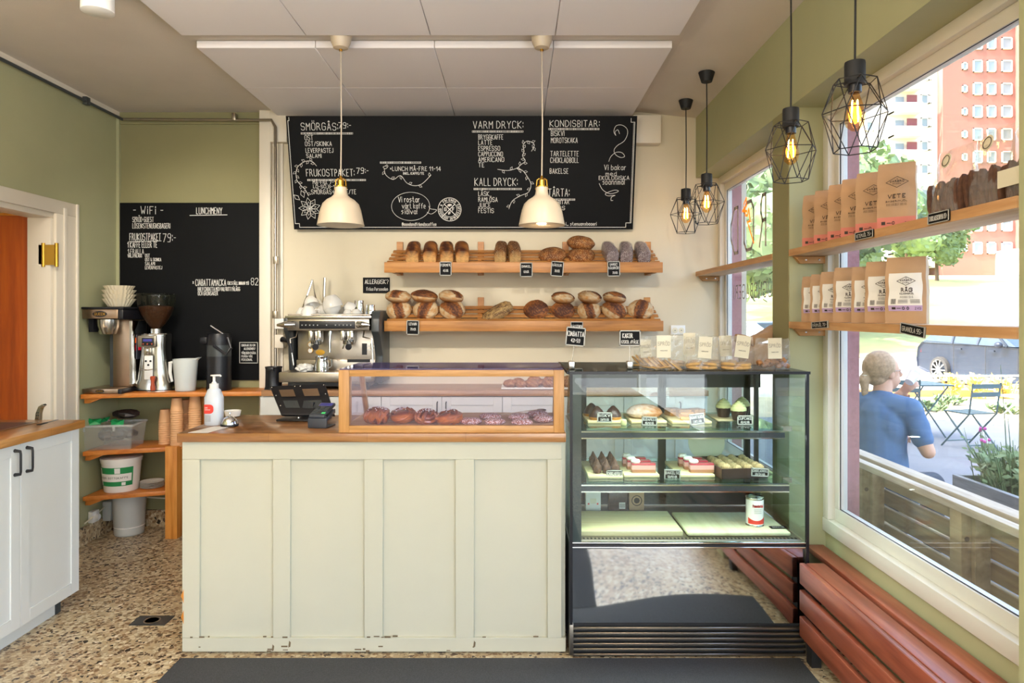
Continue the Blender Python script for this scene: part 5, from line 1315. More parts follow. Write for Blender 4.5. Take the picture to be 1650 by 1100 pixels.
V(MB().box(vx0 - .007, vx1 + .003, vf - .010, vf - .004, vt - .011, vt + .001), 'top_edge', 'black_plastic'); V(MB().box(vx0 - .012, vx0 - .004, vf - .01, vb + .01, vt - .011, vt + .001), 'top_edge', 'black_plastic')
yb_ = vb - .03
def vz(py): return ZZ(py, yb_)
for a, b_ in ((931, 945), (1061, 1073), (1200, 1209)): V(MB().box(XX(a, yb_), XX(b_, yb_), yb_, yb_ + .02, .50, vt - .02), 'rear_stile', 'black_plastic')
V(MB().box(XX(931, yb_), vx1 - .01, yb_, yb_ + .02, vz(624), vt - .012), 'rear_rail', 'black_plastic'); V(MB().box(XX(931, yb_), vx1 - .01, yb_, yb_ + .02, .50, .60), 'rear_rail', 'dark_grey')
for a, b_ in ((945, 1061), (1073, 1200)): V(MB().box(XX(a, yb_), XX(b_, yb_), yb_ + .008, yb_ + .012, .60, vz(624)), 'sliding_pane', 'vitrine_glass')
V(MB().box(vx1 - .045, vx1 - .03, yb_ - .03, yb_, .50, vt - .02), 'rear_post', 'dark_grey')
for z, a, b_ in ((.965, 934, 1263), (.735, 934, 1270)):
    y0 = vf + .05; V(MB().box(XX(a, y0), XX(b_, y0), y0, yb_ - .01, z - .008, z), 'shelf_pane', 'vitrine_shelf')
    V(MB().box(XX(a, y0), XX(b_, y0), y0 - .012, y0 + .016, z - .038, z - .012), 'light_rail', 'grey_plastic'); V(MB().box(XX(a, y0), XX(b_, y0), y0 - .014, y0 - .010, z - .016, z - .010), 'rail_trim', 'chrome'); V(MB().box(XX(a, y0), XX(b_, y0), y0 - .014, y0 - .010, z - .044, z - .038), 'rail_trim', 'chrome')
    V(MB().box(vx1 - .05, vx1 - .01, y0 + .1, y0 + .12, z - .03, z - .008), 'shelf_support', 'steel')
def block(name, label, cat, x0, x1, y0, y1, z0, z1, m, group=None, bev=.002):
    o = MB().box(x0, x1, y0, y1, z0, z1).build(name, m, bev=bev); return tag(o, label, cat, group)
S1, S2, S3 = .965, .735, .4925
for z, e_ in ((.925, 3), (.695, 1.7), (1.19, 5)): area('cabinet_strip_light', (.74, vf + .07, z), (R(-25), 0, 0), .9, .02, e_, (.95, 1, .96))
# top shelf
block('serving_board', 'wooden board under the dark chocolate domes', 'board', XX(945, 3.12), XX(1004, 3.12), 3.06, 3.30, S1, S1 + .012, 'board_pale', 'boards on the top glass shelf')
dome = MB(); dome.lathe([(.030, 0), (.034, .008), (.030, .016)], 20, mi=1); dome.lathe([(.034, .012), (.033, .018), (.022, .038), (.008, .052), (0, .055)], 20); dme = dome.mesh('chocolate_dome', ['chocolate', 'pastry_gold'])
for px_, Y, lb in ((953, 3.22, 'rear pointed chocolate dome pastry on the top glass shelf'), (962, 3.11, 'front left pointed chocolate dome behind the left price card'), (988, 3.12, 'pointed chocolate dome right of the left price card')):
    loafobj('chocolate_dome', dme, (XX(px_, Y), Y, S1 + .012), (0, 0, 0), (1.12,) * 3, lb, 'chocolate domes', 'pastry')
block('serving_board', 'wooden board under the glazed half bun on the top glass shelf', 'board', XX(1014, 3.12), XX(1070, 3.12), 3.06, 3.30, S1, S1 + .012, 'board_pale', 'boards on the top glass shelf')
mb = MB(); mb.ball((0, 0, .0), .088, .055, .05, 30, 18, cf=lambda d: lerpc(L('e6d4c8'), L('b8773a'), .5 + .6 * d.x + noise.noise(d * 6) * .6), fn=lambda d: -.4 * max(0, -d.z)); loafobj('glazed_bun', mb.mesh('glazed_bun', 'crust'), (XX(1038, 3.15), 3.15, S1 + .035), (0, 0, 0), (.95, 1, .85), 'large iced bun in the middle of the top glass shelf', None, 'bun')
block('serving_board', 'wooden board under the caramel slices', 'board', XX(1078, 3.12), XX(1140, 3.12), 3.05, 3.32, S1, S1 + .012, 'board_pale', 'boards on the top glass shelf')
for i, (px_, Y, r) in enumerate(((1084, 3.24, .3), (1107, 3.10, -.2), (1101, 3.2, .1), (1122, 3.22, .4))):
    t = thing('caramel_slice', ['caramel slice at the rear left of its board', 'front caramel slice behind the tilted price card', 'middle caramel slice on the top glass shelf', 'rear right caramel slice on the top glass shelf'][i], 'pastry', (XX(px_, Y), Y, S1 + .012), r, 'caramel slices')
    MB().box(-.03, .03, -.03, .03, 0, .018).build('base', 'pastry_gold', t, bev=.003); MB().box(-.03, .03, -.03, .03, .018, .034).build('topping', 'walnut', t, bev=.003)
for i, (px_, Y) in enumerate(((1190, 3.14), (1166, 3.24), (1196, 3.30))):
    t = thing('cupcake', ['front cupcake with green frosting behind the right price card', 'rear left cupcake with green frosting', 'rear cupcake with green frosting by the cabinet wall'][i], 'cupcake', (XX(px_, Y), Y, S1 + .004), 0, 'frosted cupcakes')
    MB().lathe([(.026, 0), (.036, .045), (0, .046)], 20, flute=.02).build('cake', 'chocolate', t)
    f = MB()
    for k, (r, z) in enumerate(((.036, .05), (.03, .062), (.02, .074), (.009, .084))): f.tube([(r * .62 * math.cos(a), r * .62 * math.sin(a), z) for a in [2 * PI * q / 14 for q in range(14)]], r * .42, 8, True)
    f.build('frosting', 'frosting_green', t)
block('serving_board', 'wooden board under the green cupcakes', 'board', XX(1150, 3.2), XX(1186, 3.2), 3.14, 3.34, S1, S1 + .004, 'board_pale', 'boards on the top glass shelf')
def card(lb, x, y0, y1, hw, Y, t, a, b_): return notice('price_card', lb, x - hw, y0, x + hw, y1, Y, [(a, .08, .55, .92, .26), (b_, .22, .18, .78, .2)], 'price tag', True, t, 'price cards in the glass display')
card('price card in front of the chocolate domes', 974, 664, 680, 12, 3.03, 1, 'BISKVI', '39/36 KR'); card('price card in front of the iced bun', 1046, 671, 685, 12.5, 3.02, 2, 'BUDAPEST', '45/42 KR')
card('tilted price card in front of the caramel slices', 1124, 666, 683, 12, 3.02, -7, 'MOROTSKAKA', '39/36 KR'); card('price card in front of the cupcakes', 1200, 669, 684, 12.5, 3.02, 0, 'CUPCAKE', '45/42 KR')
mb = MB(); mb.lathe([(.0, .0), (.012, .0), (.014, .01), (.012, .024), (0, .026)], 12); tag(mb.build('figurine', 'frosting_green', loc=(XX(1005, 3.02), 3.02, S1)), 'tiny pale ornament between the two left price cards', 'ornament')
# middle shelf
def bo3(lb, a, b_, c, d): 
    p = on(a, d, S2); q = on(b_, d, S2); Yb = on(a, c, S2).y; return block('serving_board', lb, 'board', p.x, q.x, p.y, Yb - .06, S2, S2 + .012, 'board_pale', 'boards on the middle glass shelf')
bo3('wooden board under the dark chocolate cones', 948, 1004, 742, 771); bo3('wooden board under the left raspberry slices', 1006, 1063, 742, 769); bo3('wooden board under the right raspberry slices', 1094, 1152, 742, 769)
cone = MB(); cone.ball((0, 0, .02), .02, .02, .024, 14, 10, fn=lambda d: .25 * noise.noise(d * 4)); cone.lathe([(.017, .02), (.010, .045), (.003, .062), (0, .064)], 12); cne = cone.mesh('chocolate_cone', 'choc_crisp')
nm_r = ['front', 'second', 'third', 'rear']; nm_c = ['left', 'middle', 'right']
for c in range(3):
    for r in range(4):
        Y = 3.04 + r * .058; x = XX(967, 3.04) + c * .040 - .012; loafobj('chocolate_cone', cne, (x, Y, S2 + .012), (0, 0, r + c), (1, 1, 1), f'pointed chocolate crisp cone, {nm_r[r]} row, {nm_c[c]} column of the board', 'chocolate crisp cones', 'pastry')
def slice_(lb, x, y, rz):
    t = thing('raspberry_slice', lb, 'cake slice', (x, y, S2 + .012), rz, 'raspberry mousse slices')
    MB().box(-.045, .062, -.017, .017, 0, .014).build('sponge', 'sponge', t, bev=.001, seg=1); MB().box(-.045, .062, -.017, .017, .014, .034).build('mousse', 'mousse_pink', t, bev=.001, seg=1)
    MB().box(-.045, .062, -.017, .017, .034, .042).build('glaze', 'raspberry', t, bev=.002, seg=1)
    f = MB(); f.lathe([(.0, .042), (.018, .043), (.021, .050), (.016, .058), (.006, .060), (0, .059)], 18, (-.026, 0, 0), flute=.04); f.build('cream_rosette', 'cream_white', t)
for g, (xc, nm) in enumerate(((1034, 'left'), (1128, 'right'))):
    for i in range(3): slice_(f'{["front", "middle", "rear"][i]} raspberry mousse slice with cream on the {nm} board', XX(xc, 3.05) - .010 * i, 3.06 + i * .062, 0)
# dark box of coconut balls
p = on(1163, 772, S2); q = on(1240, 772, S2)
bx = thing('pastry_box', 'dark brown open box of coconut-rolled balls on the middle glass shelf', 'box', (p.x, p.y, S2))
Wd = q.x - p.x; Dp = .27; hB = .045; sh = -.0
for (a, b_, c, d) in ((0, Wd, 0, .006), (0, Wd, Dp - .006, Dp), (0, .006, 0, Dp), (Wd - .006, Wd, 0, Dp)): MB().box(a, b_, c, d, 0, hB).build('box_wall', 'chocolate', bx)
MB().box(0, Wd, 0, Dp, 0, .004).build('box_floor', 'chocolate', bx)
bx.rotation_euler.z = R(6)
ball = MB(); ball.ball((0, 0, 0), .0215, nu=18, nv=12, fn=lambda d: .08 * noise.noise(d * 5)); blm = ball.mesh('coconut_ball', 'coconut_ball')
for r in range(5):
    for c in range(4):
        loafobj('coconut_ball', blm, (p.x + .030 + c * .050 - .026 * r * .1, p.y + .03 + r * .05 + c * .004, S2 + .034 + random.uniform(0, .008)), (r, c, 0), (1, 1, 1), f'coconut rolled ball, row {["one", "two", "three", "four", "five"][r]} from the front, {["leftmost", "second from left", "third from left", "rightmost"][c]} in the dark box', 'coconut balls', 'sweet')
lid = MB(); lid.lathe([(.09, 0), (.09, .002), (0, .002)], 40); o = lid.build('cake_disc', 'cream_paper', loc=(XX(1140, 3.34), 3.36, S2 + .09)); o.rotation_euler = (R(80), 0, 0); tag(o, 'round pale cake card leaning behind the right raspberry slices', 'card')
card('price card in front of the chocolate cones', 990, 757, 774, 13, 3.0, 0, 'CHOKLADTOPP', '39/36 KR'); card('price card between the two raspberry boards', 1083, 756, 772, 13, 3.0, 1, 'BAKELSE', '59/56 KR'); card('price card in front of the coconut balls', 1224, 754, 767, 14, 2.99, 2, 'CHOKLADBOLL', '25/24 KR')
# bottom deck
block('chopping_board', 'long pale wooden chopping board at the left of the bottom deck', 'board', XX(925, 2.95), XX(1101, 2.95), 2.955, 3.26, S3, S3 + .022, 'board_pale')
cbd = MB(); xa, xb = XX(1108, 2.95), XX(1275, 2.95) ; cbd.box(xa, xb, 2.95, 3.26, S3, S3 + .018)
tag(cbd.build('chopping_board', 'board_pale_y', bev=.008), 'pale chopping board with a finger hole, right side of the bottom deck', 'board')
mb = MB(); mb.lathe([(.018, 0), (0, .0005)], 20, sy=.9); 
cn = thing('tomato_can', 'tin can with a red and silver label on the right chopping board', 'can', (XX(1216, 3.06), 3.06, S3 + .018))
MB().lathe([(.039, 0), (.040, .002), (.0385, .004), (.0385, .122), (.040, .124), (.039, .127), (.036, .124), (0, .124)], 32).build('can_body', 'steel', cn)
MB().lathe([(.0388, .008), (.0388, .118)], 32).build('paper_label', 'white_ceramic', cn)
g = MB()
vs = []
for i in range(15):
    a = R(205 + 130 * i / 14); z = .042 - .018 * math.sin(i / 14 * PI * .9 + .3); 
    for zz in (.012, z + .004): vs.append((.0392 * math.cos(a), .0392 * math.sin(a), zz))
g.add(vs, [(2 * i, 2 * i + 2, 2 * i + 3, 2 * i + 1) for i in range(14)]); g.build('red_label', 'red_label', cn)
m = MB(frame_T((0, -.0395, 0), (1, 0, 0), (0, 0, 1))); write(m, 'Pomodorini', -.022, .088, .022, .012, .0024); m.build('can_lettering', 'red_label', cn, smooth=False)
m = MB(frame_T((0, -.0397, 0), (1, 0, 0), (0, 0, 1)))
for i in range(3): ribbon(m, [(-.016, .078 - i * .008), (.016, .078 - i * .008)], .0016)
m.build('can_lettering', 'ink', cn, smooth=False)
fc_ = MB(); fc_.box(-.036, .036, -.016, .016, 0, .003); o = fc_.build('fallen_price_card', 'chalkboard', loc=tuple(on(1254, 850, S3 + .018))); m = MB(); write(m, 'BAKELSE', -.025, -.006, .025, .010, .0016); m.T = Matrix()
m2 = MB(); m2.add([(v.x, v.z, .0034) for v in m.v], m.f); m2.build('chalk_lettering', 'chalk', o, smooth=False); tag(o, 'price card lying flat on the right chopping board', 'price tag')
def carton(name, lb, px0, px1, py0, py1, Y, m, extra=None):
    x0, x1, z0, z1 = XX(px0, Y), XX(px1, Y), S3, ZZ(py0, Y); t = thing(name, lb, 'carton', ((x0 + x1) / 2, Y, z0)); w_ = (x1 - x0) / 2
    MB().box(-w_, w_, 0, .05, 0, z1 - z0).build('carton_body', m, t, bev=.002); return t, w_, z1 - z0
t, w_, h_ = carton('filter_carton', 'white carton with small red prints at the back of the bottom deck', 944, 968, 790, 820, 3.34, 'white_paper')
for x in (-.022, .022): MB().box(x - .005, x + .003, -.0015, 0, .03, .038).build('red_print', 'red_label', t)
MB().box(-.015, .015, -.0015, 0, .035, .06).build('printed_cup', 'cream_paper', t)
t, w_, h_ = carton('dark_carton', 'dark carton with a barcode between the white and the kraft cartons', 981, 1011, 791, 821, 3.34, 'chocolate')
g = MB(); g.box(.005, .035, -.0012, 0, .01, .04); g.build('barcode_label', 'white_paper', t); g = MB()
for i in range(9): g.box(.008 + i * .003, .008 + i * .003 + .0014, -.0022, -.0014, .015, .036)
g.build('barcode', 'ink', t)['kind'] = 'stuff'
t, w_, h_ = carton('kraft_carton', 'kraft paper carton with a round print at the back of the bottom deck', 1014, 1038, 790, 821, 3.34, 'kraft')
g = MB(Matrix.Translation((0, -.001, .05)) @ Matrix.Rotation(R(90), 4, 'X')); g.lathe([(.022, 0), (.026, .0), (.026, .001), (.022, .001)], 28, closed=True); g.lathe([(.015, 0), (0, .001)], 7); g.build('round_print', 'ink', t)

# ================================================================== ON TOP OF THE DISPLAY CABINET
def stand_sign(lb, x, y0, y1, hw, Y, t, lines, foot_px):
    o = notice('standing_sign', lb, x - hw, y0, x + hw, y1, Y, lines, 'sign', True, 0, 'wire-stand signs'); o.rotation_euler = (0, 0, 0)
    zb = ZZ(y1, Y); base_z = vt - zb
    fx = XX(foot_px, Y) - XX(x, Y)
    MB().tube([(fx, .006, base_z + .02), (0, .006, .02), (0, .006, .05)], .0016, 6).build('wire', 'steel', o)
    MB().box(fx - .013, fx + .013, -.012, .03, base_z + .001, base_z + .036).build('foot_block', 'steel', o, bev=.003)
    for ch in o.children:
        if ch.name.split('.')[0] in ('slate', 'frame', 'chalk_lettering'): ch.rotation_euler = (0, R(t), 0)
    return o
stand_sign('CIABATTA sign on a wire stand at the left end of the cabinet top', 926, 527, 557, 15.5, 3.0, 5, [('CIABATTA', .08, .52, .92, .25), ('42:-59', .28, .2, .75, .18)], 921)
stand_sign('second wire-stand sign on the cabinet top, right of the ciabatta one', 1015, 532, 557, 17, 3.0, 0, [('KAKOR', .15, .52, .62, .28), ('65KR /PÅSE', .1, .15, .9, .2)], 1015)
def cello_bag(lb, px_, wpx, top, Y, tilt=0, card_dx=0, card_w=.062, writing='SPRÖD', contents='cookie', group='cellophane bags of biscuits'):
    s = FPX / Y; W_ = wpx / s; H = (EYE - vt - (top - 507) / s * 1.0) ; z0 = vt + .0015; x = XX(px_, Y)
    o = thing('biscuit_bag', lb, 'bag', (x, Y, z0), 0, group); rnd = random.Random(px_)
    H = ZZ(top, Y) - z0; mb = MB(); nx, nz = 12, 10
    for side in (-1, 1):
        vs = []
        for i in range(nz + 1):
            for j in range(nx + 1):
                u, v = j / nx, i / nz; th = .030 * math.sin(PI * u) ** .5 * (1 - v ** 1.5 * .95); k = .008 * noise.noise(Vector((u * 5, v * 5, px_ + side)))
                vs.append(((u - .5) * W_ * (1 - .10 * v + .06 * math.sin(v * 3)), side * th + k * (v > .05), v * H + (.006 * noise.noise(Vector((u * 4, px_, 0))) if i == nz else 0)))
        mb.add(vs, [(i * (nx + 1) + j, i * (nx + 1) + j + 1, (i + 1) * (nx + 1) + j + 1, (i + 1) * (nx + 1) + j) for i in range(nz) for j in range(nx)])
    mb.build('cellophane', 'cello', o, smooth=False)
    T_ = frame_T((card_dx, -.030, H * .36), (1, 0, math.tan(R(tilt))), (-math.tan(R(tilt)), 0, 1))
    c = MB(T_); ch = H * .66; c.box(-card_w / 2, card_w / 2, 0, .0008, 0, ch); c.build('card', 'cream_paper', o)
    m = MB(T_); m.T = T_ @ Matrix.Translation((0, -.0008, 0)); write(m, writing, -card_w * .42, ch * .55, card_w * .42, ch * .16, .0010); write(m, 'MANDELKAKOR', -card_w * .25, ch * .3, card_w * .25, ch * .035, .0006); m.build('card_lettering', 'ink', o, smooth=False)
    if contents == 'cookie':
        k = 0
        for (dx, n) in ((-W_ * .25, 2), (W_ * .2, 2), (W_ * .02, 1)):
            for i in range(n): q = MB(); q.lathe([(.030, 0), (.034, .004), (.030, .013), (.016, .015), (0, .013)], 20); q.build('biscuit', 'cookie', o, loc=(dx, .0, .002 + i * .0145), rot=(R(rnd.uniform(-6, 6)), R(rnd.uniform(-8, 8)), 0))
    elif contents == 'cracker':
        for i in range(7): q = MB(); q.ball((0, 0, 0), .042, .022, .0045, 16, 8, p=.8); q.build('biscuit', 'cookie', o, loc=(-.05 + i * .017, rnd.uniform(-.01, .01), .022 + .006 * math.sin(i)), rot=(R(20), R(40), R(rnd.uniform(-10, 10))))
        for i in range(3): q = MB(); q.ball((0, 0, 0), .045, .022, .004, 16, 8); q.build('biscuit', 'cookie', o, loc=(-.05 + i * .03, -.01, .007 + i * .002), rot=(0, R(rnd.uniform(-8, 8)), 0))
    else:
        for i in range(34): q = MB(); q.ball((rnd.uniform(-W_ * .4, W_ * .4), rnd.uniform(-.018, .018), .012 + rnd.uniform(0, .035) * (1)), .014, .011, .010, 8, 6, fn=lambda d: .3 * noise.noise(d * 3 + Vector((i, 0, 0)))); q.build('nut_cluster', 'walnut', o)
    return o
cello_bag('cellophane bag of slanted crisp slices, leftmost in the front row', 1068, 76, 541, 2.99, 0, -.002, .062, contents='cracker')
cello_bag('cellophane bag of round biscuits, second in the front row', 1132, 58, 543, 2.98, -4, .0, .058)
cello_bag('cellophane bag of round biscuits with a tilted card, third in the front row', 1187, 56, 541, 2.98, -8, .01, .062)
cello_bag('cellophane bag of nut clusters, rightmost on the cabinet top', 1244, 58, 545, 2.98, 1, .002, .060, contents='nut')
cello_bag('cellophane bag with crisp slices standing behind the leftmost one', 1046, 50, 548, 3.14, 3, -.02, .05, contents='cracker')
cello_bag('cellophane bag standing behind the second front bag', 1108, 60, 537, 3.13, 0, 0, .055)
cello_bag('cellophane bag standing behind the third front bag', 1165, 54, 541, 3.13, 3, .005, .055)
for i, (px_, py, Y, r) in enumerate(((1205, 548, 3.3, 12), (1222, 545, 3.28, -18), (1234, 538, 3.32, -30))):
    q = MB(); q.box(-.06, .06, -.03, .03, -.02, .02); o = q.build('kraft_packet', 'kraft', loc=(XX(px_, Y), Y, 0), rot=(0, R(r), R(10)), bev=.008); o.location.z = ZZ(py, Y)
    tag(o, ['lowest kraft packet heaped behind the biscuit bags', 'middle kraft packet of the heap behind the biscuit bags', 'top kraft packet of the heap by the pillar'][i], 'packet', 'kraft packets by the far window')
for k, (x0_, x1_, z1_) in enumerate(((XX(1196, 3.3), XX(1244, 3.3), ZZ(553, 3.3)),)):
    q = MB(); q.box(x0_, x1_, 3.25, 3.36, vt + .001, z1_); tag(q.build('packet_tray', 'kraft', bev=.003), 'kraft carton tray under the heap of packets by the pillar', 'carton')
# ================================================================== WINDOW SHELVES, FLOUR BAGS
def window_shelf(label, y0, y1, z, brackets, m='oak_shelf_y'):
    o = thing('window_shelf', label, 'shelf', (1.33, (y0 + y1) / 2, z))
    MB().box(1.25, 1.412, y0, y1, z - .030, z).build('board', 'shelf_pale_y', o, world=True, bev=.002)
    MB().box(1.246, 1.2505, y0, y1, z - .030, z).build('front_edge', m, o, world=True)
    for yb2 in brackets:
        MB().prism([(1.262, z - .031), (1.405, z - .031), (1.405, z - .064), (1.29, z - .064)], yb2 - .022, yb2, 'y').build('bracket', 'case_oak_x', o, world=True, bev=.001, seg=1)
        for x in (1.315, 1.375): MB(Matrix.Translation((x, yb2 - .022, z - .047)) @ Matrix.Rotation(R(90), 4, 'X')).lathe([(.005, 0), (.004, .002), (0, .003)], 10).build('screw', 'chrome', o, world=True)
    return o
ZS1, ZS2 = 1.751, 1.424
window_shelf('upper wooden shelf across the near window, carrying the pink-banded flour bags', 1.688, 3.095, ZS1, (3.095,)); window_shelf('lower wooden shelf across the near window, carrying the rye flour bags', 1.688, 3.095, ZS2, (3.095,))
window_shelf('empty wooden shelf across the far window with the lettering', 3.302, 4.69, ZS1, (4.69,))
def flour_bag(name, label, W_, H, D_, kind, group):
    o = thing(name, label, 'flour bag', (0, 0, 0), 0, group); mb = MB(); nx, ny, nz = 20, 5, 30
    def P(u, v, w2):  # u,v,w in 0..1
        s_ = 1 - .05 * w2 ** 3; d = 1 - .45 * max(0, (w2 - .85) / .15) ** 1.2
        x = (u - .5) * W_ * s_; y = (v - .5) * D_ * d; k = noise.noise(Vector((u * 3, v * 3 + 7, w2 * 5 + W_ * 50)))
        x += k * .004 * math.sin(PI * w2); y += k * .006 * math.sin(PI * w2) - (.010 * math.sin(PI * u) * math.sin(PI * w2) if v < .5 else -.010 * math.sin(PI * u) * math.sin(PI * w2))
        return (x, y, w2 * H + (noise.noise(Vector((u * 4, v, 3))) * .005 if w2 > .98 else 0))
    def face(f, a, b_):
        vs = [f(i / a, j / b_) for j in range(b_ + 1) for i in range(a + 1)]; mb.add(vs, [(j * (a + 1) + i, j * (a + 1) + i + 1, (j + 1) * (a + 1) + i + 1, (j + 1) * (a + 1) + i) for j in range(b_) for i in range(a)])
    face(lambda a, b_: P(a, 0, b_), nx, nz); face(lambda a, b_: P(a, 1, b_), nx, nz); face(lambda a, b_: P(0, a, b_), ny, nz); face(lambda a, b_: P(1, a, b_), ny, nz); face(lambda a, b_: P(a, b_, 1), nx, ny); face(lambda a, b_: P(a, b_, 0), nx, ny)
    mb.box(-W_ * .46, W_ * .46, -D_ * .26, -D_ * .18, H * .965, H * 1.01)
    mb.build('paper_bag', 'kraft', o, weld=True, ang=50)
    def surf(u, w2, off): p = P(u, 0, w2); return (p[0], p[1] - off, p[2])
    def patch(u0, u1, w0, w1, off, m, nm):
        q = MB(); n = 16; k = 16; q.add([surf(u0 + (u1 - u0) * i / n, w0 + (w1 - w0) * j / k, off) for j in range(k + 1) for i in range(n + 1)], [(j * (n + 1) + i, j * (n + 1) + i + 1, (j + 1) * (n + 1) + i + 1, (j + 1) * (n + 1) + i) for j in range(k) for i in range(n)]); q.build(nm, m, o)
    def put(mbf, off, nm, m='ink'):
        q = MB(); q.add([surf(v.x, v.z, off) for v in mbf.v], mbf.f); q.build(nm, m, o, smooth=False)
    if kind == 'wheat':
        patch(.005, .995, .005, .175, .0012, 'red_print', 'printed_band'); dz, tz_, sz, off = .70, .46, .40, .003; word, sub_ = 'VETE', 'BAGERIMJÖL'; u0, u1 = .28, .74
    else:
        patch(.09, .91, .19, .76, .0012, 'white_paper', 'paper_label'); patch(.09, .91, .19, .275, .0018, 'purple_print', 'printed_band'); dz, tz_, sz, off = .64, .48, .44, .0034; word, sub_ = 'RÅG', 'FULLKORNSMJÖL'; u0, u1 = .40, .68
    g = MB(); cu_ = .53; a_, b2 = .29 if kind == 'wheat' else .22, .085 if kind == 'wheat' else .065
    ribbon(g, [(cu_ - a_, dz), (cu_, dz + b2), (cu_ + a_, dz), (cu_, dz - b2), (cu_ - a_, dz)], .008); write(g, 'WARBRO', cu_ - a_ * .62, dz - .002, cu_ + a_ * .62, .026, .008); write(g, 'KVARN', cu_ - a_ * .35, dz - .035, cu_ + a_ * .35, .016, .005); write(g, '*', cu_ - .02, dz + .035, cu_ + .02, .02, .006)
    put(g, off, 'emblem')
    g = MB(); write(g, word, u0, tz_, u1, .052, .015); write(g, sub_, u0 - .04, sz, u1 + .04, .02, .006)
    for i in range(2): write(g, 'EKOLOGISKT ODLAD', u0 - .02, sz - .035 - i * .02, u1 + .02, .008, .003)
    put(g, off, 'lettering')
    g = MB()
    if kind == 'wheat':
        g.add([(.12, 0, .06), (.22, 0, .06), (.22, 0, .11), (.12, 0, .11)], [(0, 1, 2, 3)]); ribbon(g, [(.26, .085), (.36, .085)], .01)
        ribbon(g, [(.42 + .035 * math.cos(t), .085 + .02 * math.sin(t)) for t in [PI * i / 6 for i in range(13)]], .012); write(g, '2 KG', .72, .065, .88, .03, .006)
    else:
        for i in range(6): ribbon(g, [(.17 + i * .02, .30), (.17 + i * .02, .37)], .008 + .004 * (i % 2))
        g.add([(.18, 0, .215), (.28, 0, .215), (.28, 0, .25), (.18, 0, .25)], [(0, 1, 2, 3)]); ribbon(g, [(.31, .232), (.40, .232)], .01)
        for c_2 in (.46, .56): ribbon(g, [(c_2 + .028 * math.cos(t), .232 + .016 * math.sin(t)) for t in [PI * i / 6 for i in range(13)]], .012)
        write(g, '2 KG', .74, .215, .88, .03, .006)
        for (ua, ub) in ((.34, .56), (.62, .86)):
            for i in range(5): ribbon(g, [(ua, .31 + i * .012), (ub, .31 + i * .012)], .004)
    put(g, off + .0006, 'small_print'); o.children[-1]['kind'] = 'stuff'
    return o
wl_ = ['largest and nearest pink-banded wheat flour bag on the upper shelf', 'second nearest wheat flour bag, half behind the nearest', 'third nearest wheat flour bag on the upper shelf', 'fourth nearest wheat flour bag on the upper shelf', 'second farthest wheat flour bag on the upper shelf', 'farthest wheat flour bag, against the green pillar']
pos = [(1.262, 2.374), (1.262, 2.522), (1.262, 2.637), (1.262, 2.747), (1.262, 2.875), (1.262, 2.99)]
b0 = flour_bag('wheat_flour_bag', wl_[0], .118, .226, .068, 'wheat', 'wheat flour bags')
for i, (x, y) in enumerate(pos):
    o = b0 if i == 0 else dup(b0, (0, 0, 0), label=wl_[i]); o.location = (x + .069, y - .007, ZS1 + .001); o.rotation_euler.z = R([-34, -37, -35, -38, -34, -36][i])
rl_ = ['nearest and largest white-labelled rye flour bag on the lower shelf', 'second nearest rye flour bag, behind the nearest', 'narrowly visible third nearest rye flour bag', 'fourth nearest rye flour bag on the lower shelf', 'third farthest rye flour bag on the lower shelf', 'second farthest rye flour bag on the lower shelf', 'farthest rye flour bag, against the green pillar']
pos = [(1.268, 2.325), (1.264, 2.455), (1.264, 2.56), (1.264, 2.70), (1.264, 2.82), (1.264, 2.915), (1.264, 3.0)]
b0 = flour_bag('rye_flour_bag', rl_[0], .122, .224, .074, 'rye', 'rye flour bags')
for i, (x, y) in enumerate(pos):
    o = b0 if i == 0 else dup(b0, (0, 0, 0), label=rl_[i]); s = [1, .98, .93, .96, .92, .9, .88][i]; o.scale = (s, .85 if i > 1 else 1, s if i else 1); o.location = (x + .070 * s, y - .006, ZS2 + .001); o.rotation_euler.z = R([-38, -36, -30, -37, -35, -33, -36][i])
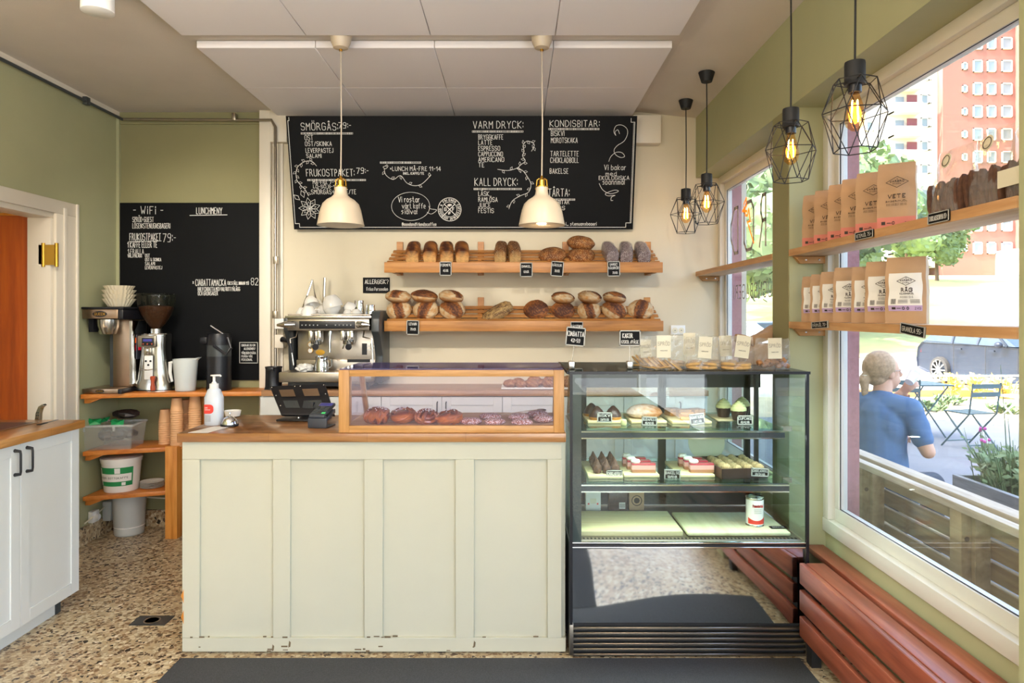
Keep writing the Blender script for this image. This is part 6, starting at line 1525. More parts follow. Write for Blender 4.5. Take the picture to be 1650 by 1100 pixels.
# bags of rusks on the upper shelf
for i, (ya, yb3, h_) in enumerate(((1.965, 2.13, .205), (1.805, 1.955, .215), (1.70, 1.795, .225))):
    o = thing('rusk_bag', ['clear bag of dark rusks beside the nearest wheat flour bag', 'middle clear bag of dark rusks on the upper shelf', 'clear bag of dark rusks at the near end of the upper shelf'][i], 'bag', (1.33, (ya + yb3) / 2, ZS1 + .001), 0, 'clear bags of rusks')
    L_ = yb3 - ya; mb = MB(); nx, nz = 10, 10
    for side in (-1, 1):
        vs = []
        for a in range(nz + 1):
            for c in range(nx + 1):
                u, v = c / nx, a / nz; th = .055 * (math.sin(PI * u) ** .3 if 0 < u < 1 else 0) * (1 - v ** 2 * .9); k = .006 * noise.noise(Vector((u * 5, v * 6, i * 3 + side)))
                vs.append((side * th + k, (u - .5) * L_ * .98, v * h_))
        mb.add(vs, [(a * (nx + 1) + c, a * (nx + 1) + c + 1, (a + 1) * (nx + 1) + c + 1, (a + 1) * (nx + 1) + c) for a in range(nz) for c in range(nx)])
    mb.build('cellophane', 'cello', o, smooth=False); rnd = random.Random(i)
    for row in range(2):
        for k in range(9):
            y = -L_ * .42 + L_ * .84 * k / 8; q = MB(); q.ball((0, 0, .053), .016, .0095, .055 + rnd.uniform(-.006, .006), 10, 10, p=.75, fn=lambda d: .12 * noise.noise(d * 4 + Vector((k, row, i)))); q.build('rusk', 'choc_crisp', o, loc=(-.026 + row * .05, y, 0), rot=(R(rnd.uniform(-7, 7)), R(rnd.uniform(-5, 5)), 0))
    st = MB(Matrix.Translation((-.036 + .014, L_ * .08 * (1 - i), h_ * .83)) @ Matrix.Rotation(R(-90 + 12), 4, 'Y')); st.lathe([(.022, 0), (.022, .001), (.018, .0012), (.018, .0015), (0, .0016)], 24)
    st.build('round_sticker', 'cream_paper', o); st = MB(Matrix.Translation((-.038 + .014, L_ * .08 * (1 - i), h_ * .83)) @ Matrix.Rotation(R(-90 + 12), 4, 'Y')); st.lathe([(.015, 0), (.017, 0), (.017, .001), (.015, .001)], 24, closed=True); st.build('sticker_ring', 'ink', o)
    if i == 2: q = MB(); q.box(-.058, -.056, -.05, .045, .035, .08); q.build('paper_label', 'cream_paper', o)
# tags on the shelf edges
def edge_tag(lb, px0, px1, z, txt, tilt=0, h=.028):
    Ya = 1.246 * FPX / (px0 - 830); Yb2 = 1.246 * FPX / (px1 - 830); o = thing('shelf_tag', lb, 'price tag', (1.243, (Ya + Yb2) / 2, z), 0, 'chalk tags on the window shelf edges'); W_ = Ya - Yb2
    o.rotation_euler = (R(tilt), 0, 0)
    MB().box(-.002, .002, -W_ / 2, W_ / 2, 0, h).build('slate', 'chalkboard', o); f = MB(); b = .002
    for q in ((-W_ / 2, -W_ / 2 + b, 0, h), (W_ / 2 - b, W_ / 2, 0, h), (-W_ / 2, W_ / 2, 0, b), (-W_ / 2, W_ / 2, h - b, h)): f.box(-.004, .002, q[0], q[1], q[2], q[3])
    f.build('frame', 'tag_frame', o)
    m = MB(frame_T((-.0032, 0, 0), (0, -1, 0), (0, 0, 1))); write(m, txt, -W_ * .42, h * .28, W_ * .42, h * .42, .0018); m.build('chalk_lettering', 'chalk', o, smooth=False)
edge_tag('chalk tag on the upper shelf edge below the nearest wheat flour bag', 1380, 1409, ZS1 - .026, 'VETEMJÖL 75:-', 0); edge_tag('chalk tag on the upper shelf edge below the rusk bags', 1498, 1532, ZS1 - .026, 'CHOKLADSKORPOR 85:-', 0, .032)
edge_tag('chalk tag on the lower shelf edge below the farthest rye bags', 1310, 1336, ZS2 - .024, 'RÅGMJÖL 70:-', -3); edge_tag('tilted GRANOLA tag on the lower shelf edge by the car', 1453, 1492, ZS2 - .034, 'GRANOLA 95:-', 6, .034)

# ================================================================== LAMPS
def cage_lamp(label, x, y, zb, ztop, rot):
    o = thing('cage_pendant', label, 'pendant lamp', (x, y, zb), 0, 'black wire cage pendants'); H = .228
    MB().lathe([(.030, ztop - zb - .055), (.046, ztop - zb - .002), (.046, ztop - zb), (0, ztop - zb)], 24).build('ceiling_cap', 'black_matte', o)
    MB().tube([(0, 0, ztop - zb - .05), (.002, 0, (ztop - zb) * .6), (0, 0, H + .05)], .0035, 8).build('cable', 'black_matte', o)
    MB().lathe([(.008, H + .058), (.030, H + .052), (.031, H + .045), (.031, H - .01), (.034, H - .012), (.030, H - .02), (0, H - .02)], 24).build('socket', 'black_matte', o)
    MB().lathe([(.020, H - .045), (.020, H - .02)], 16).build('bulb_collar', 'black_plastic', o)
    n = 6; wr = .0018
    def rg(r, z, ph): return [(r * math.cos(2 * PI * (i + ph) / n + rot), r * math.sin(2 * PI * (i + ph) / n + rot), z) for i in range(n)]
    T_, Mi, Bo = rg(.064, H - .008, 0), rg(.098, H * .52, .5), rg(.064, 0, 0)
    cg = MB()
    for ring_ in (T_, Mi, Bo):
        for i in range(n): cg.tube([ring_[i], ring_[(i + 1) % n]], wr, 5)
    for i in range(n):
        for a, b_ in ((T_[i], Mi[i]), (T_[i], Mi[i - 1]), (Bo[i], Mi[i]), (Bo[i], Mi[i - 1])): cg.tube([a, b_], wr, 5)
        if i % 2 == 0: cg.tube([T_[i], (0, 0, H - .006)], wr, 5)
    cg.build('wire_cage', 'black_matte', o, smooth=False)
    MB().lathe([(.012, H - .045), (.016, H - .06), (.030, H - .105), (.032, H - .125), (.026, H - .150), (.010, H - .165), (0, H - .166)], 24).build('bulb', 'bulb_glass', o)
    f = MB()
    for i in range(4): a = i * PI / 2 + .4; f.tube([(.010 * math.cos(a), .010 * math.sin(a), H - .07), (.014 * math.cos(a), .014 * math.sin(a), H - .135)], .0016, 5)
    f.build('filament', 'bulb_filament', o, smooth=False)['kind'] = 'stuff'
    MB().lathe([(.0, H - .075), (.012, H - .085), (.02, H - .11), (.016, H - .135), (0, H - .145)], 14).build('bulb_glow', 'bulb_halo', o)
m = bpy.data.materials.new('bulb_halo'); m.use_nodes = True; M['bulb_halo'] = m; n = m.node_tree; n.nodes.clear(); out = n.nodes.new('ShaderNodeOutputMaterial'); em_ = n.nodes.new('ShaderNodeEmission'); em_.inputs[0].default_value = srgb('ffa040'); em_.inputs[1].default_value = 5.0
tr2 = n.nodes.new('ShaderNodeBsdfTransparent'); mx = n.nodes.new('ShaderNodeMixShader'); mx.inputs[0].default_value = .35; n.links.new(tr2.outputs[0], mx.inputs[1]); n.links.new(em_.outputs[0], mx.inputs[2]); n.links.new(mx.outputs[0], out.inputs[0])
def zc_(x): return ZC - .07 * (x - .85) / (XR + .3 - .85)
cage_lamp('smallest black wire cage pendant, hanging farthest back in the corner', 1.096, 4.36, 1.981, zc_(1.096), .3); cage_lamp('black wire cage pendant hanging in front of the farthest one', 1.088, 3.86, 1.973, zc_(1.088), .1)
cage_lamp('black wire cage pendant in front of the green pillar', 1.075, 2.65, 1.978, zc_(1.075), .5); cage_lamp('largest and nearest black wire cage pendant before the window', 1.075, 2.15, 1.974, zc_(1.075), .35)
def enamel_lamp(label, x, y, lit):
    zb = 1.897; o = thing('enamel_pendant', label, 'pendant lamp', (x, y, zb), 0, 'cream enamel pendants over the counter')
    pr = [(.1150, 0), (.1125, .008), (.1055, .045), (.099, .075), (.088, .105), (.068, .125), (.046, .138), (.034, .150), (.030, .168), (.0295, .188)]
    MB().lathe(pr + [(r - .0015, z - .001) for r, z in reversed(pr[:-1])], 48).build('shade', 'lamp_enamel', o)
    MB().lathe([(r - .003, z) for r, z in pr], 48).build('shade_lining', 'lamp_inside', o)
    MB().lathe([(.031, .187), (.031, .192), (.016, .194), (.016, .222), (.010, .228), (.005, .245), (0, .246)], 24).build('brass_fitting', 'brass', o)
    for s in (-1, 1): MB().tube([(s * .012, 0, .232), (s * .024, 0, .224), (s * .027, 0, .19), (s * .031, 0, .178)], .003, 6).build('brass_bracket', 'brass', o)
    MB().tube([(0, 0, .24), (.003, 0, .5), (0, 0, ZC - zb - .07)], .0032, 8).build('cord', 'cable_beige', o)
    MB().lathe([(.008, ZC - zb - .098), (.008, ZC - zb - .085)], 12).build('cord_grip', 'brass', o)
    MB().lathe([(.012, ZC - zb - .088), (.036, ZC - zb - .082), (.048, ZC - zb - .055), (.056, ZC - zb - .002), (0, ZC - zb - .001)], 32).build('ceiling_cup', 'lamp_enamel', o)
    b_ = MB(); b_.ball((0, 0, .055), .03, nu=20, nv=14); b_.build('bulb', 'lamp_bulb' if lit else 'white_ceramic', o)
    if lit:
        l = bpy.data.lights.new('lamp_light', 'POINT'); l.energy = 5; l.color = (1, .72, .42); l.shadow_soft_size = .03; lo = bpy.data.objects.new('lamp_light', l); C.objects.link(lo); lo.location = (x, y, zb + .012)
enamel_lamp('unlit cream enamel pendant hanging before the breakfast prices, left of the other', -.862, 3.36, False); enamel_lamp('lit cream enamel pendant glowing warm inside, right of the other', .132, 3.36, True)
for x_, y_, n_ in ((-1.72, 1.6, 'left'), (-.45, 1.6, 'middle'), (.6, 1.6, 'right')):  # housings added out of view for the extra brightening spots
    q = MB(); q.lathe([(.058, 0), (.062, .002), (.060, .10), (.045, .135), (0, .135)], 24); tag(q.build('ceiling_spot', 'white_plastic', loc=(x_, y_, 2.72)), f'{n_} added white ceiling spotlight out of view, brightening the back wall', 'spotlight')
for x_, y_, n_ in ((-2.0, .9, 'left'), (-.7, .9, 'right'), (-1.2, -.8, 'rear')):  # bowls added out of view under the uplights that brighten the ceiling
    q = MB(); q.lathe([(.0, -.12), (.2, -.09), (.33, -.01), (.32, -.01), (.19, -.08), (0, -.11)], 28); q.tube([(0, 0, -.1), (0, 0, .55)], .006, 6); tag(q.build('added_uplight_bowl', 'lamp_enamel', loc=(x_, y_, 2.29)), f'{n_} added bowl-shaped uplight out of view, brightening the ceiling', 'pendant lamp')
cs = thing('ceiling_spot', 'white cylindrical spotlight on the ceiling at the top left', 'spotlight', (-1.72, 2.80, 2.70))
MB().lathe([(.058, 0), (.062, .002), (.060, .12), (.045, .155), (.0, .155)], 32).build('spot_body', 'white_plastic', cs); MB().lathe([(.05, .004), (0, .02)], 24).build('spot_lens', 'lamp_inside', cs)

# ================================================================== BENCH ALONG THE WINDOW
bn = thing('window_bench', 'red-brown slatted bench running under the windows', 'bench', (1.3, 2.0, 0))
for i, (xa, xb, yf_) in enumerate(((1.222, 1.30, 2.86), (1.322, 1.402, 3.09))): MB().box(xa, xb, .9, yf_, .386, .412).build('seat_plank', 'bench_wood', bn, world=True, bev=.005)
for (z0_, z1_) in ((.325, .412), (.215, .30), (.105, .19)): MB().box(1.196, 1.22, .9, 2.862, z0_, z1_).build('front_plank', 'bench_wood', bn, world=True, bev=.005)
for y in (2.80, 1.9, 1.0): MB().box(1.222, 1.262, y, y + .05, 0, .386).build('leg', 'black_matte', bn, world=True); MB().box(1.262, 1.40, y, y + .05, .33, .386).build('cross_bar', 'black_matte', bn, world=True)
# ================================================================== OUTSIDE
GZ = -.2
mat('asphalt', '74787f', .9, var=.2, vs=1.5, bmp=.4, bs=60); mat('gravel', 'cbb896', .95, var=.4, vs=3, bmp=.6, bs=40); mat('kerb', 'c9985e', .9); mat('road', 'b9b4aa', .9, var=.1, vs=1)
mat('bank_grass', 'b5b878', .95, var=.35, vs=.6); mat('brick_far', 'a06c62', .9, var=.12, vs=3); mat('white_far', 'e8e2da', .9); mat('window_far', '7f8c98', .3); mat('balcony_red', '7a4048', .8)
mat('leaf_green', '7b9462', .6, var=.3, vs=2); mat('leaf_dark', '5c7850', .6, var=.3, vs=2); mat('bark', '6a5442', .9); mat('flower_pink', 'd85ab0', .6); mat('flower_yellow', 'e8d070', .6)
mat('chair_green', '4c6468', .5); mat('chair_white', 'eeeeea', .5); mat('car_paint', '1c2638', .4, spec=.3); mat('car_pale', 'a8b8cc', .3, coat=.4); mat('tyre', '2a2a2c', .8); mat('alloy', 'd8d8dc', .3, 1); mat('tail_red', 'c02028', .3)
mat('skin', 'e0ab8c', .5, sub=.1); mat('shirt_blue', '56779f', .85, var=.15, vs=14, bmp=.2, bs=120); mat('trousers', '2c3444', .85); mat('hair_blond', 'd2ab82', .55, var=.45, vs=60, bmp=.6, bs=160)
def ground(nm, m, poly, z):
    mb = MB(); mb.prism(poly, z - .1, z); return struct(mb, nm, m, smooth=False)
ground('ground_asphalt', 'asphalt', [(1.56, -12), (60, -12), (60, 10.4), (9.5, 10.4), (5.2, 10.9), (1.56, 11.2)], GZ)
ground('ground_gravel', 'gravel', [(1.56, 11.2), (5.2, 10.9), (9.5, 10.4), (60, 10.4), (60, 13.8), (1.56, 13.8)], GZ - .01)
ground('ground_road', 'road', [(-20, 13.8), (90, 13.8), (90, 27), (-20, 27)], GZ - .02)
bk_ = MB(); bk_.prism([(26.5, GZ), (40, 2.0), (70, 5.5), (140, 9), (140, -2), (26.5, -2)], -30, 120, 'x'); struct(bk_, 'ground_bank', 'bank_grass')
kb_ = MB(); kb_.box(5.5, 40, 13.78, 13.95, GZ - .1, GZ + .13); struct(kb_, 'trim_kerb', 'kerb', bev=.01)
# plants along the kerb
def stalks(nm, lb, loc, n, h, spread, m, cat='plant', group=None, tip=None, lw=.012, leaves=True):
    o = thing(nm, lb, cat, loc, 0, group); rnd = random.Random(hash(lb) % 1000 if False else len(lb)); g = MB(); t = MB()
    for i in range(n):
        a = rnd.uniform(0, 2 * PI); r = rnd.uniform(0, spread); p0 = Vector((r * math.cos(a) * .6, r * math.sin(a) * .6, 0)); p1 = Vector((r * math.cos(a) * 1.2, r * math.sin(a) * 1.2, h * rnd.uniform(.6, 1)))
        g.tube([p0, (p0 + p1) / 2 + Vector((0, 0, h * .08)), p1], [lw * .4, lw * .3, lw * .15], 4)
        if leaves:
            for k in range(4):
                q = p0.lerp(p1, .3 + .18 * k); d = Vector((rnd.uniform(-1, 1), rnd.uniform(-1, 1), rnd.uniform(.1, .8))).normalized() * lw * 5; s_ = d.orthogonal().normalized() * lw * 1.3
                g.add([q, q + d * .5 + s_, q + d, q + d * .5 - s_], [(0, 1, 2, 3)])
        if tip and i % 2 == 0: t.ball(p1, lw * 1.3, nu=7, nv=5, fn=lambda d: .3 * noise.noise(d * 4))
    f = g.build('stems_and_leaves', m, o, smooth=False); f['kind'] = 'stuff'
    if tip: t.build('blossoms', tip, o)['kind'] = 'stuff'
    return o
for i, (x, lb) in enumerate(((8.7, 'yellow spiky plant at the kerb, left of the car wheel'), (9.2, 'yellow spiky plant at the kerb in front of the car door'), (9.75, 'yellow plant at the kerb near the white chair'))):
    stalks('roadside_plant', lb, (x, 13.5, GZ), 16, .55 - .05 * i, .22, 'flower_yellow', group='yellow plants along the kerb', lw=.035)
for i, (x, y) in enumerate(((6.3, 11.4), (7.2, 11.8), (8.3, 11.5), (9.3, 11.9), (8.0, 12.6))):
    stalks('weed_tuft', ['low green weeds at the gravel edge behind the left chair', 'low weeds in the gravel behind the table', 'low weeds in the gravel right of the middle chair', 'low weeds in the gravel by the white chair', 'low weeds near the kerb'][i], (x, y, GZ), 26, .14, .3, 'leaf_green', group='weeds in the gravel bed', lw=.03)
# trees
def crown_mesh(seed, n=2600):
    rnd = random.Random(seed); vs = []; fs = []
    blobs = [(Vector((rnd.uniform(-.6, .6), rnd.uniform(-.6, .6), rnd.uniform(-.5, .7))), rnd.uniform(.32, .55)) for _ in range(11)]
    for i in range(n):
        c, r = rnd.choice(blobs); d = Vector((rnd.gauss(0, 1), rnd.gauss(0, 1), rnd.gauss(0, 1))).normalized(); p = c + d * r * rnd.uniform(.75, 1.05)
        u = Vector((rnd.gauss(0, 1), rnd.gauss(0, 1), rnd.gauss(0, 1))).normalized() * .055; v = u.orthogonal().normalized() * .04; o = len(vs); vs += [p - u, p + v, p + u, p - v]; fs.append((o, o + 1, o + 2, o + 3))
    mb = MB(); mb.add(vs, fs)
    for c, r in blobs: mb.ball(c, r * .8, nu=12, nv=8, fn=lambda d: .25 * noise.noise(d * 3 + c))
    return mb
crowns = [crown_mesh(1).mesh('crown', 'leaf_green', smooth=False), crown_mesh(2).mesh('crown', 'leaf_dark', smooth=False)]
tl = [(9.2, 30, 3.6, 0, 'pale green tree seen through the left part of the far window'), (12.6, 31, 4.2, 1, 'dark tree behind the letter R in the far window'), (15.0, 33, 3.8, 0, 'tree at the right edge of the far window view'), (10.8, 38, 5.2, 1, 'taller tree behind the others in the far window'),
      (30.5, 57, 4.2, 0, 'green tree at the foot of the white apartment block, left one'), (34.5, 60, 4.0, 1, 'dark tree at the foot of the white apartment block'), (38.5, 62, 3.2, 0, 'small tree right of the dark one below the apartment block'), (19.5, 42, 4.0, 1, 'tree between the far window view and the apartment block')]
def gz(y): return GZ if y < 26.5 else GZ + (y - 26.5) / 13.5 * 2.2 if y < 40 else 2 + (y - 40) / 30 * 3.5 if y < 70 else 5.5 + (y - 70) / 70 * 3.5
for i, (x, y, s, k, lb) in enumerate(tl):
    o = thing('leafy_tree', lb, 'tree', (x, y, gz(y) - .1), i * 1.3, 'trees across the road'); c = bpy.data.objects.new('crown', crowns[k]); C.objects.link(c); c.parent = o; c.location = (0, 0, s * 1.25); c.scale = (s, s, s * 1.0)
    MB().tube([(0, 0, 0), (.1, 0, s * .5), (0, .1, s * 1.1)], [.18, .13, .08], 8).build('trunk', 'bark', o)
# apartment blocks
def apt(name, lb, X0, X1, Y, zb, zt, wall, wins, balc=()):
    o = thing(name, lb, 'building', ((X0 + X1) / 2, Y, zb)); MB().box(X0, X1, Y, Y + 12, zb, zt).build('facade', wall, o, world=True)
    fm, pm = None, None
    for (xc, zc, w_, h_) in wins:
        f = MB()
        for q in ((-w_ / 2, -w_ / 2 + .12, -h_ / 2, h_ / 2), (w_ / 2 - .12, w_ / 2, -h_ / 2, h_ / 2), (-w_ / 2, w_ / 2, -h_ / 2, -h_ / 2 + .12), (-w_ / 2, w_ / 2, h_ / 2 - .12, h_ / 2)): f.box(q[0], q[1], -.15, .05, q[2], q[3])
        fo = f.build('window', 'white_far', o, loc=(xc - (X0 + X1) / 2, 0, zc - zb), smooth=False); MB().box(-w_ / 2 + .1, w_ / 2 - .1, -.06, .0, -h_ / 2 + .1, h_ / 2 - .1).build('pane', 'window_far', fo)
    for (xc, zc, w_) in balc:
        b_ = MB(); b_.box(-w_ / 2, w_ / 2, -1.4, 0, 0, .2); b_.box(-w_ / 2, w_ / 2, -1.45, -1.35, 0, 1.2); b_.box(-w_ / 2, -w_ / 2 + .1, -1.4, 0, 0, 1.2); bo2 = b_.build('balcony', 'white_far', o, loc=(xc - (X0 + X1) / 2, 0, zc - zb), smooth=False)
        MB().box(-w_ * .25, w_ * .05, -.1, 0, .2, 2.3).build('balcony_door', 'window_far', bo2); MB().box(w_ * .1, w_ * .45, -.5, -.4, .2, 2.4).build('red_screen', 'balcony_red', bo2)
    return o
BY = 84.0; s_ = FPX / BY
def bx_(px_): return (px_ - 830) / s_
def bz_(py): return EYE - (py - 507) / s_
wins = []
for r in range(12):
    y = -3 + r * 36.6
    for (px_, w_, h_) in ((1554, 8, 12), (1575, 15, 20), (1597, 14, 19), (1622, 17, 19)): wins.append((bx_(px_), bz_(y), w_ / s_, h_ / s_))
apt('brick_apartment_block', 'tall red brick apartment block with rows of white framed windows', bx_(1519), bx_(1636), BY, bz_(445), bz_(-30), 'brick_far', wins)
apt('balcony_apartment_block', 'block with white curved balconies at the right edge of the window', bx_(1636), bx_(1700), BY - 2, bz_(450), bz_(-40), 'brick_far', [(bx_(1648), bz_(-3 + 36.6 * r), 10 / s_, 16 / s_) for r in range(12)], [(bx_(1650), bz_(12 + 36.6 * r), 28 / s_) for r in range(11)])
wins = []; bal = []
for r in range(9):
    y = 110 + r * 38; bal.append((bx_(1461), bz_(y + 34), 46 / s_)); wins += [(bx_(1497), bz_(y + 8), 12 / s_, 16 / s_), (bx_(1408), bz_(y + 14), 12 / s_, 16 / s_), (bx_(1506), bz_(y + 8), 4 / s_, 14 / s_)]
apt('white_apartment_block', 'white apartment block with stacked balconies left of the brick one', bx_(1380), bx_(1518.5), BY + 1, bz_(430), bz_(105), 'white_far', wins, bal)
apt('pavilion_building', 'low pale building with an orange door at the foot of the brick block', bx_(1604), bx_(1690), BY - 8, bz_(446), bz_(405), 'white_far', [(bx_(1640), bz_(424), 14 / s_, 14 / s_), (bx_(1615), bz_(426), 9 / s_, 16 / s_)])
# ---------------- cars
def car(label, loc, rotz, paint, group=None):
    o = thing('parked_car', label, 'car', loc, rotz, group)
    prof = [(-2.22, .32), (-2.25, .55), (-2.20, .85), (-2.05, .98), (-1.9, 1.02), (.85, .98), (1.75, .86), (2.12, .72), (2.25, .52), (2.22, .28), (1.75, .22), (-1.85, .22)]
    secs = [(-.82, .93), (-.88, 1.0), (.88, 1.0), (.82, .93)]; k = len(prof); vs = []
    for y, s in secs:
        for x, z in prof: vs.append((x * (1 if s == 1 else .985), y, .6 + (z - .6) * (1 if s == 1 else .93)))
    mb = MB(); fs = [tuple(range(k)), tuple(range(3 * k, 4 * k))[::-1]] + [(i * k + j, i * k + (j + 1) % k, (i + 1) * k + (j + 1) % k, (i + 1) * k + j) for i in range(3) for j in range(k)]
    mb.add(vs, fs); mb.build('body', paint, o, bev=.03)
    gp = [(-2.02, .98), (-1.65, 1.36), (.05, 1.40), (.95, .99)]; mb = MB(); vs = [(x, y * (.86 if z < 1.1 else .68), z) for y in (-1, 1) for x, z in gp]
    mb.add(vs, [(0, 1, 2, 3), (7, 6, 5, 4), (0, 4, 5, 1), (1, 5, 6, 2), (2, 6, 7, 3), (3, 7, 4, 0)]); mb.build('windows', 'car_glass', o, smooth=False)
    mb = MB(); mb.add([(-1.7, y, z) for y in (-.69, .69) for z in (1.345, 1.41)] + [(.1, y, z) for y in (-.69, .69) for z in (1.37, 1.43)], [(0, 1, 3, 2), (4, 6, 7, 5), (0, 4, 5, 1), (2, 3, 7, 6), (1, 5, 7, 3), (0, 2, 6, 4)]); mb.build('roof', paint, o, bev=.02)
    for sgn in (-1, 1):
        for (xa, xb_) in ((-.95, -1.02), (-.15, -.15), (.72, .08)): MB().bar((xa, sgn * .865, .98), (xb_, sgn * .70, 1.38), .06, .02, (0, 1, 0)).build('window_pillar', paint, o)
        MB().ball((.62, sgn * .98, 1.02), .10, .07, .07, 12, 8).build('mirror', paint, o)
        for x in (-1.38, 1.38):
            MB(Matrix.Translation((x, sgn * .80, .325)) @ Matrix.Rotation(R(-90 * sgn), 4, 'X')).lathe([(.22, -.1), (.31, -.09), (.325, -.05), (.325, .06), (.31, .10), (.24, .11)], 28, closed=True).build('tyre', 'tyre', o)
            rm = MB(Matrix.Translation((x, sgn * .80, .325)) @ Matrix.Rotation(R(-90 * sgn), 4, 'X')); rm.lathe([(.235, .08), (.25, .11), (.235, .10)], 28, closed=True); rm.lathe([(.0, .10), (.05, .105), (.05, .07), (0, .07)], 14)
            for q in range(10): a = 2 * PI * q / 10; rm.bar((.03 * math.cos(a), .03 * math.sin(a), .095), (.24 * math.cos(a), .24 * math.sin(a), .10), .03, .02)
            rm.build('rim', 'alloy', o)
        for x in (-.75, .25): MB().box(x, x + .16, sgn * .90 - .02, sgn * .90 + .02, .86, .89).build('door_handle', paint, o)
        for x in (-.88, .12, 1.02): MB().box(x, x + .012, sgn * .882 - .004, sgn * .882 + .004, .35, .97).build('door_gap', 'tyre', o)
    for s in (-.6, .6): MB().box(-2.27, -2.10, s * 1.1 - .16, s * 1.1 + .16, .70, .86).build('tail_light', 'tail_red', o, bev=.02); MB().box(2.02, 2.2, s * 1.05 - .18, s * 1.05 + .18, .60, .74).build('headlight', 'alloy', o, bev=.02)
    return o
car('dark blue estate car parked across the kerb behind the lower window shelf', (11.4, 15.4, GZ - .02), R(-86), 'car_paint')
c2 = car('pale blue car seen small through the bottom of the far window', (16.4, 42, gz(42) - 1.6), R(-60), 'car_pale')
c2.location = (9.4, 25.4, GZ - .02)
# ---------------- bistro chairs and table
def bistro(label, x, y, rz, m, s=1.0):
    o = thing('bistro_chair', label, 'chair', (x, y, GZ), rz, 'folding bistro chairs on the terrace'); w_ = .2
    for z in (.79, .69): q = MB(); q.bar((-w_ - .01, -.20 + (z - .45) * -.12, z), (w_ + .01, -.20 + (z - .45) * -.12, z), .014, .055, (0, 0, 1)); q.build('back_slat', m, o)
    for k in range(6): MB().box(-w_, w_, -.17 + k * .062, -.125 + k * .062, .44, .455).build('seat_slat', m, o)
    for s_2 in (-1, 1):
        MB().tube([(s_2 * w_, -.245, .83), (s_2 * w_, -.19, .45), (s_2 * w_, .22, 0)], .011, 6).build('leg', m, o); MB().tube([(s_2 * (w_ - .02), .18, .44), (s_2 * (w_ - .02), -.24, 0)], .011, 6).build('leg', m, o)
    MB().tube([(-w_, .16, .07), (w_, .16, .07)], .008, 6).build('stretcher', m, o); MB().tube([(-w_ + .02, -.18, .07), (w_ - .02, -.18, .07)], .008, 6).build('stretcher', m, o)
    return o
bistro('green folding chair with its slatted back toward the window', 5.65, 8.45, R(12), 'chair_green'); bistro('green folding chair half hidden behind the woman', 5.05, 8.95, R(-20), 'chair_green'); bistro('white folding chair at the right edge of the window view', 7.45, 10.1, R(20), 'chair_white'); 
tb2 = thing('bistro_table', 'small green folding table between the two green chairs', 'table', (5.55, 9.35, GZ)); MB().box(-.3, .3, -.3, .3, .70, .72).build('tabletop', 'chair_green', tb2, bev=.004)
for a, b_ in (((-.25, -.25, .7), (.25, -.2, 0)), ((.25, -.25, .7), (-.25, -.2, 0)), ((-.25, .25, .7), (.25, .2, 0)), ((.25, .25, .7), (-.25, .2, 0))): MB().tube([a, b_], .010, 6).build('leg', 'chair_green', tb2)
# ---------------- slatted wooden screen outside the window
FX_ = 1.72
fn_ = thing('slatted_screen', 'weathered wooden slatted screen just outside the near window', 'fence', (1.78, 2.4, GZ))
MB().box(1.70, 1.745, .9, 3.62, .70, .73).build('top_rail', 'fence_rail', fn_, world=True, bev=.003); MB().box(1.765, 1.84, .9, 3.62, .715, .74).build('top_rail', 'fence_rail', fn_, world=True, bev=.003)
for i in range(9):
    z = .615 - i * .082; MB().box(1.80, 1.822, .9, 3.60, z, z + .068).build('slat', 'fence_dark' if i % 3 else 'fence_wood', fn_, world=True, bev=.002, seg=1)
for y in (3.36, 2.62, 1.88, 1.14):
    MB().box(1.74, 1.80, y - .05, y + .05, GZ, .70).build('post', 'fence_wood', fn_, world=True, bev=.003); MB().box(1.70, 1.74, y - .03, y + .04, .34, .70).build('rail_block', 'fence_wood', fn_, world=True, bev=.003)
    for z in (.42, .60): MB(Matrix.Translation((1.722, y - .0305, z)) @ Matrix.Rotation(R(90), 4, 'X')).lathe([(.010, 0), (.009, .001), (0, .001)], 12).build('bolt_hole', 'bark', fn_, world=True)
MB().box(1.70, 1.72, 3.50, 3.56, .30, .76).build('end_post', 'fence_wood', fn_, world=True, bev=.003)
MB().box(1.60, 1.74, .9, 3.4, .15, .19).build('low_board', 'fence_dark', fn_, world=True, bev=.003)
# ---------------- planter
pt = thing('planter_box', 'grey weathered wooden planter on the terrace', 'planter', (3.8, 4.2, GZ))
for (a, b_, c, d) in ((3.28, 3.32, 3.0, 5.1), (4.26, 4.30, 3.0, 5.1), (3.32, 4.26, 5.06, 5.1), (3.32, 4.26, 3.0, 3.04)):
    for z in (GZ, GZ + .155, GZ + .31): MB().box(a, b_, c, d, z, z + .15).build('plank', 'planter_wood', pt, world=True, bev=.003, seg=1)
MB().box(3.32, 4.26, 3.04, 5.06, GZ, .17).build('soil', 'bark', pt, world=True)
stalks('leafy_plant', 'bright green leafy plant in the grey planter', (3.56, 4.82, .17), 110, .36, .26, 'leaf_green', group=None, lw=.016)
stalks('pink_flowers', 'thin pink flowering stalks at the left of the planter', (3.44, 4.95, .17), 12, .5, .14, 'leaf_green', tip='flower_pink', lw=.009)
stalks('tall_grass', 'tall thin grass stalks rising from the planter', (3.62, 4.9, .17), 7, .95, .12, 'leaf_dark', lw=.010, leaves=False)
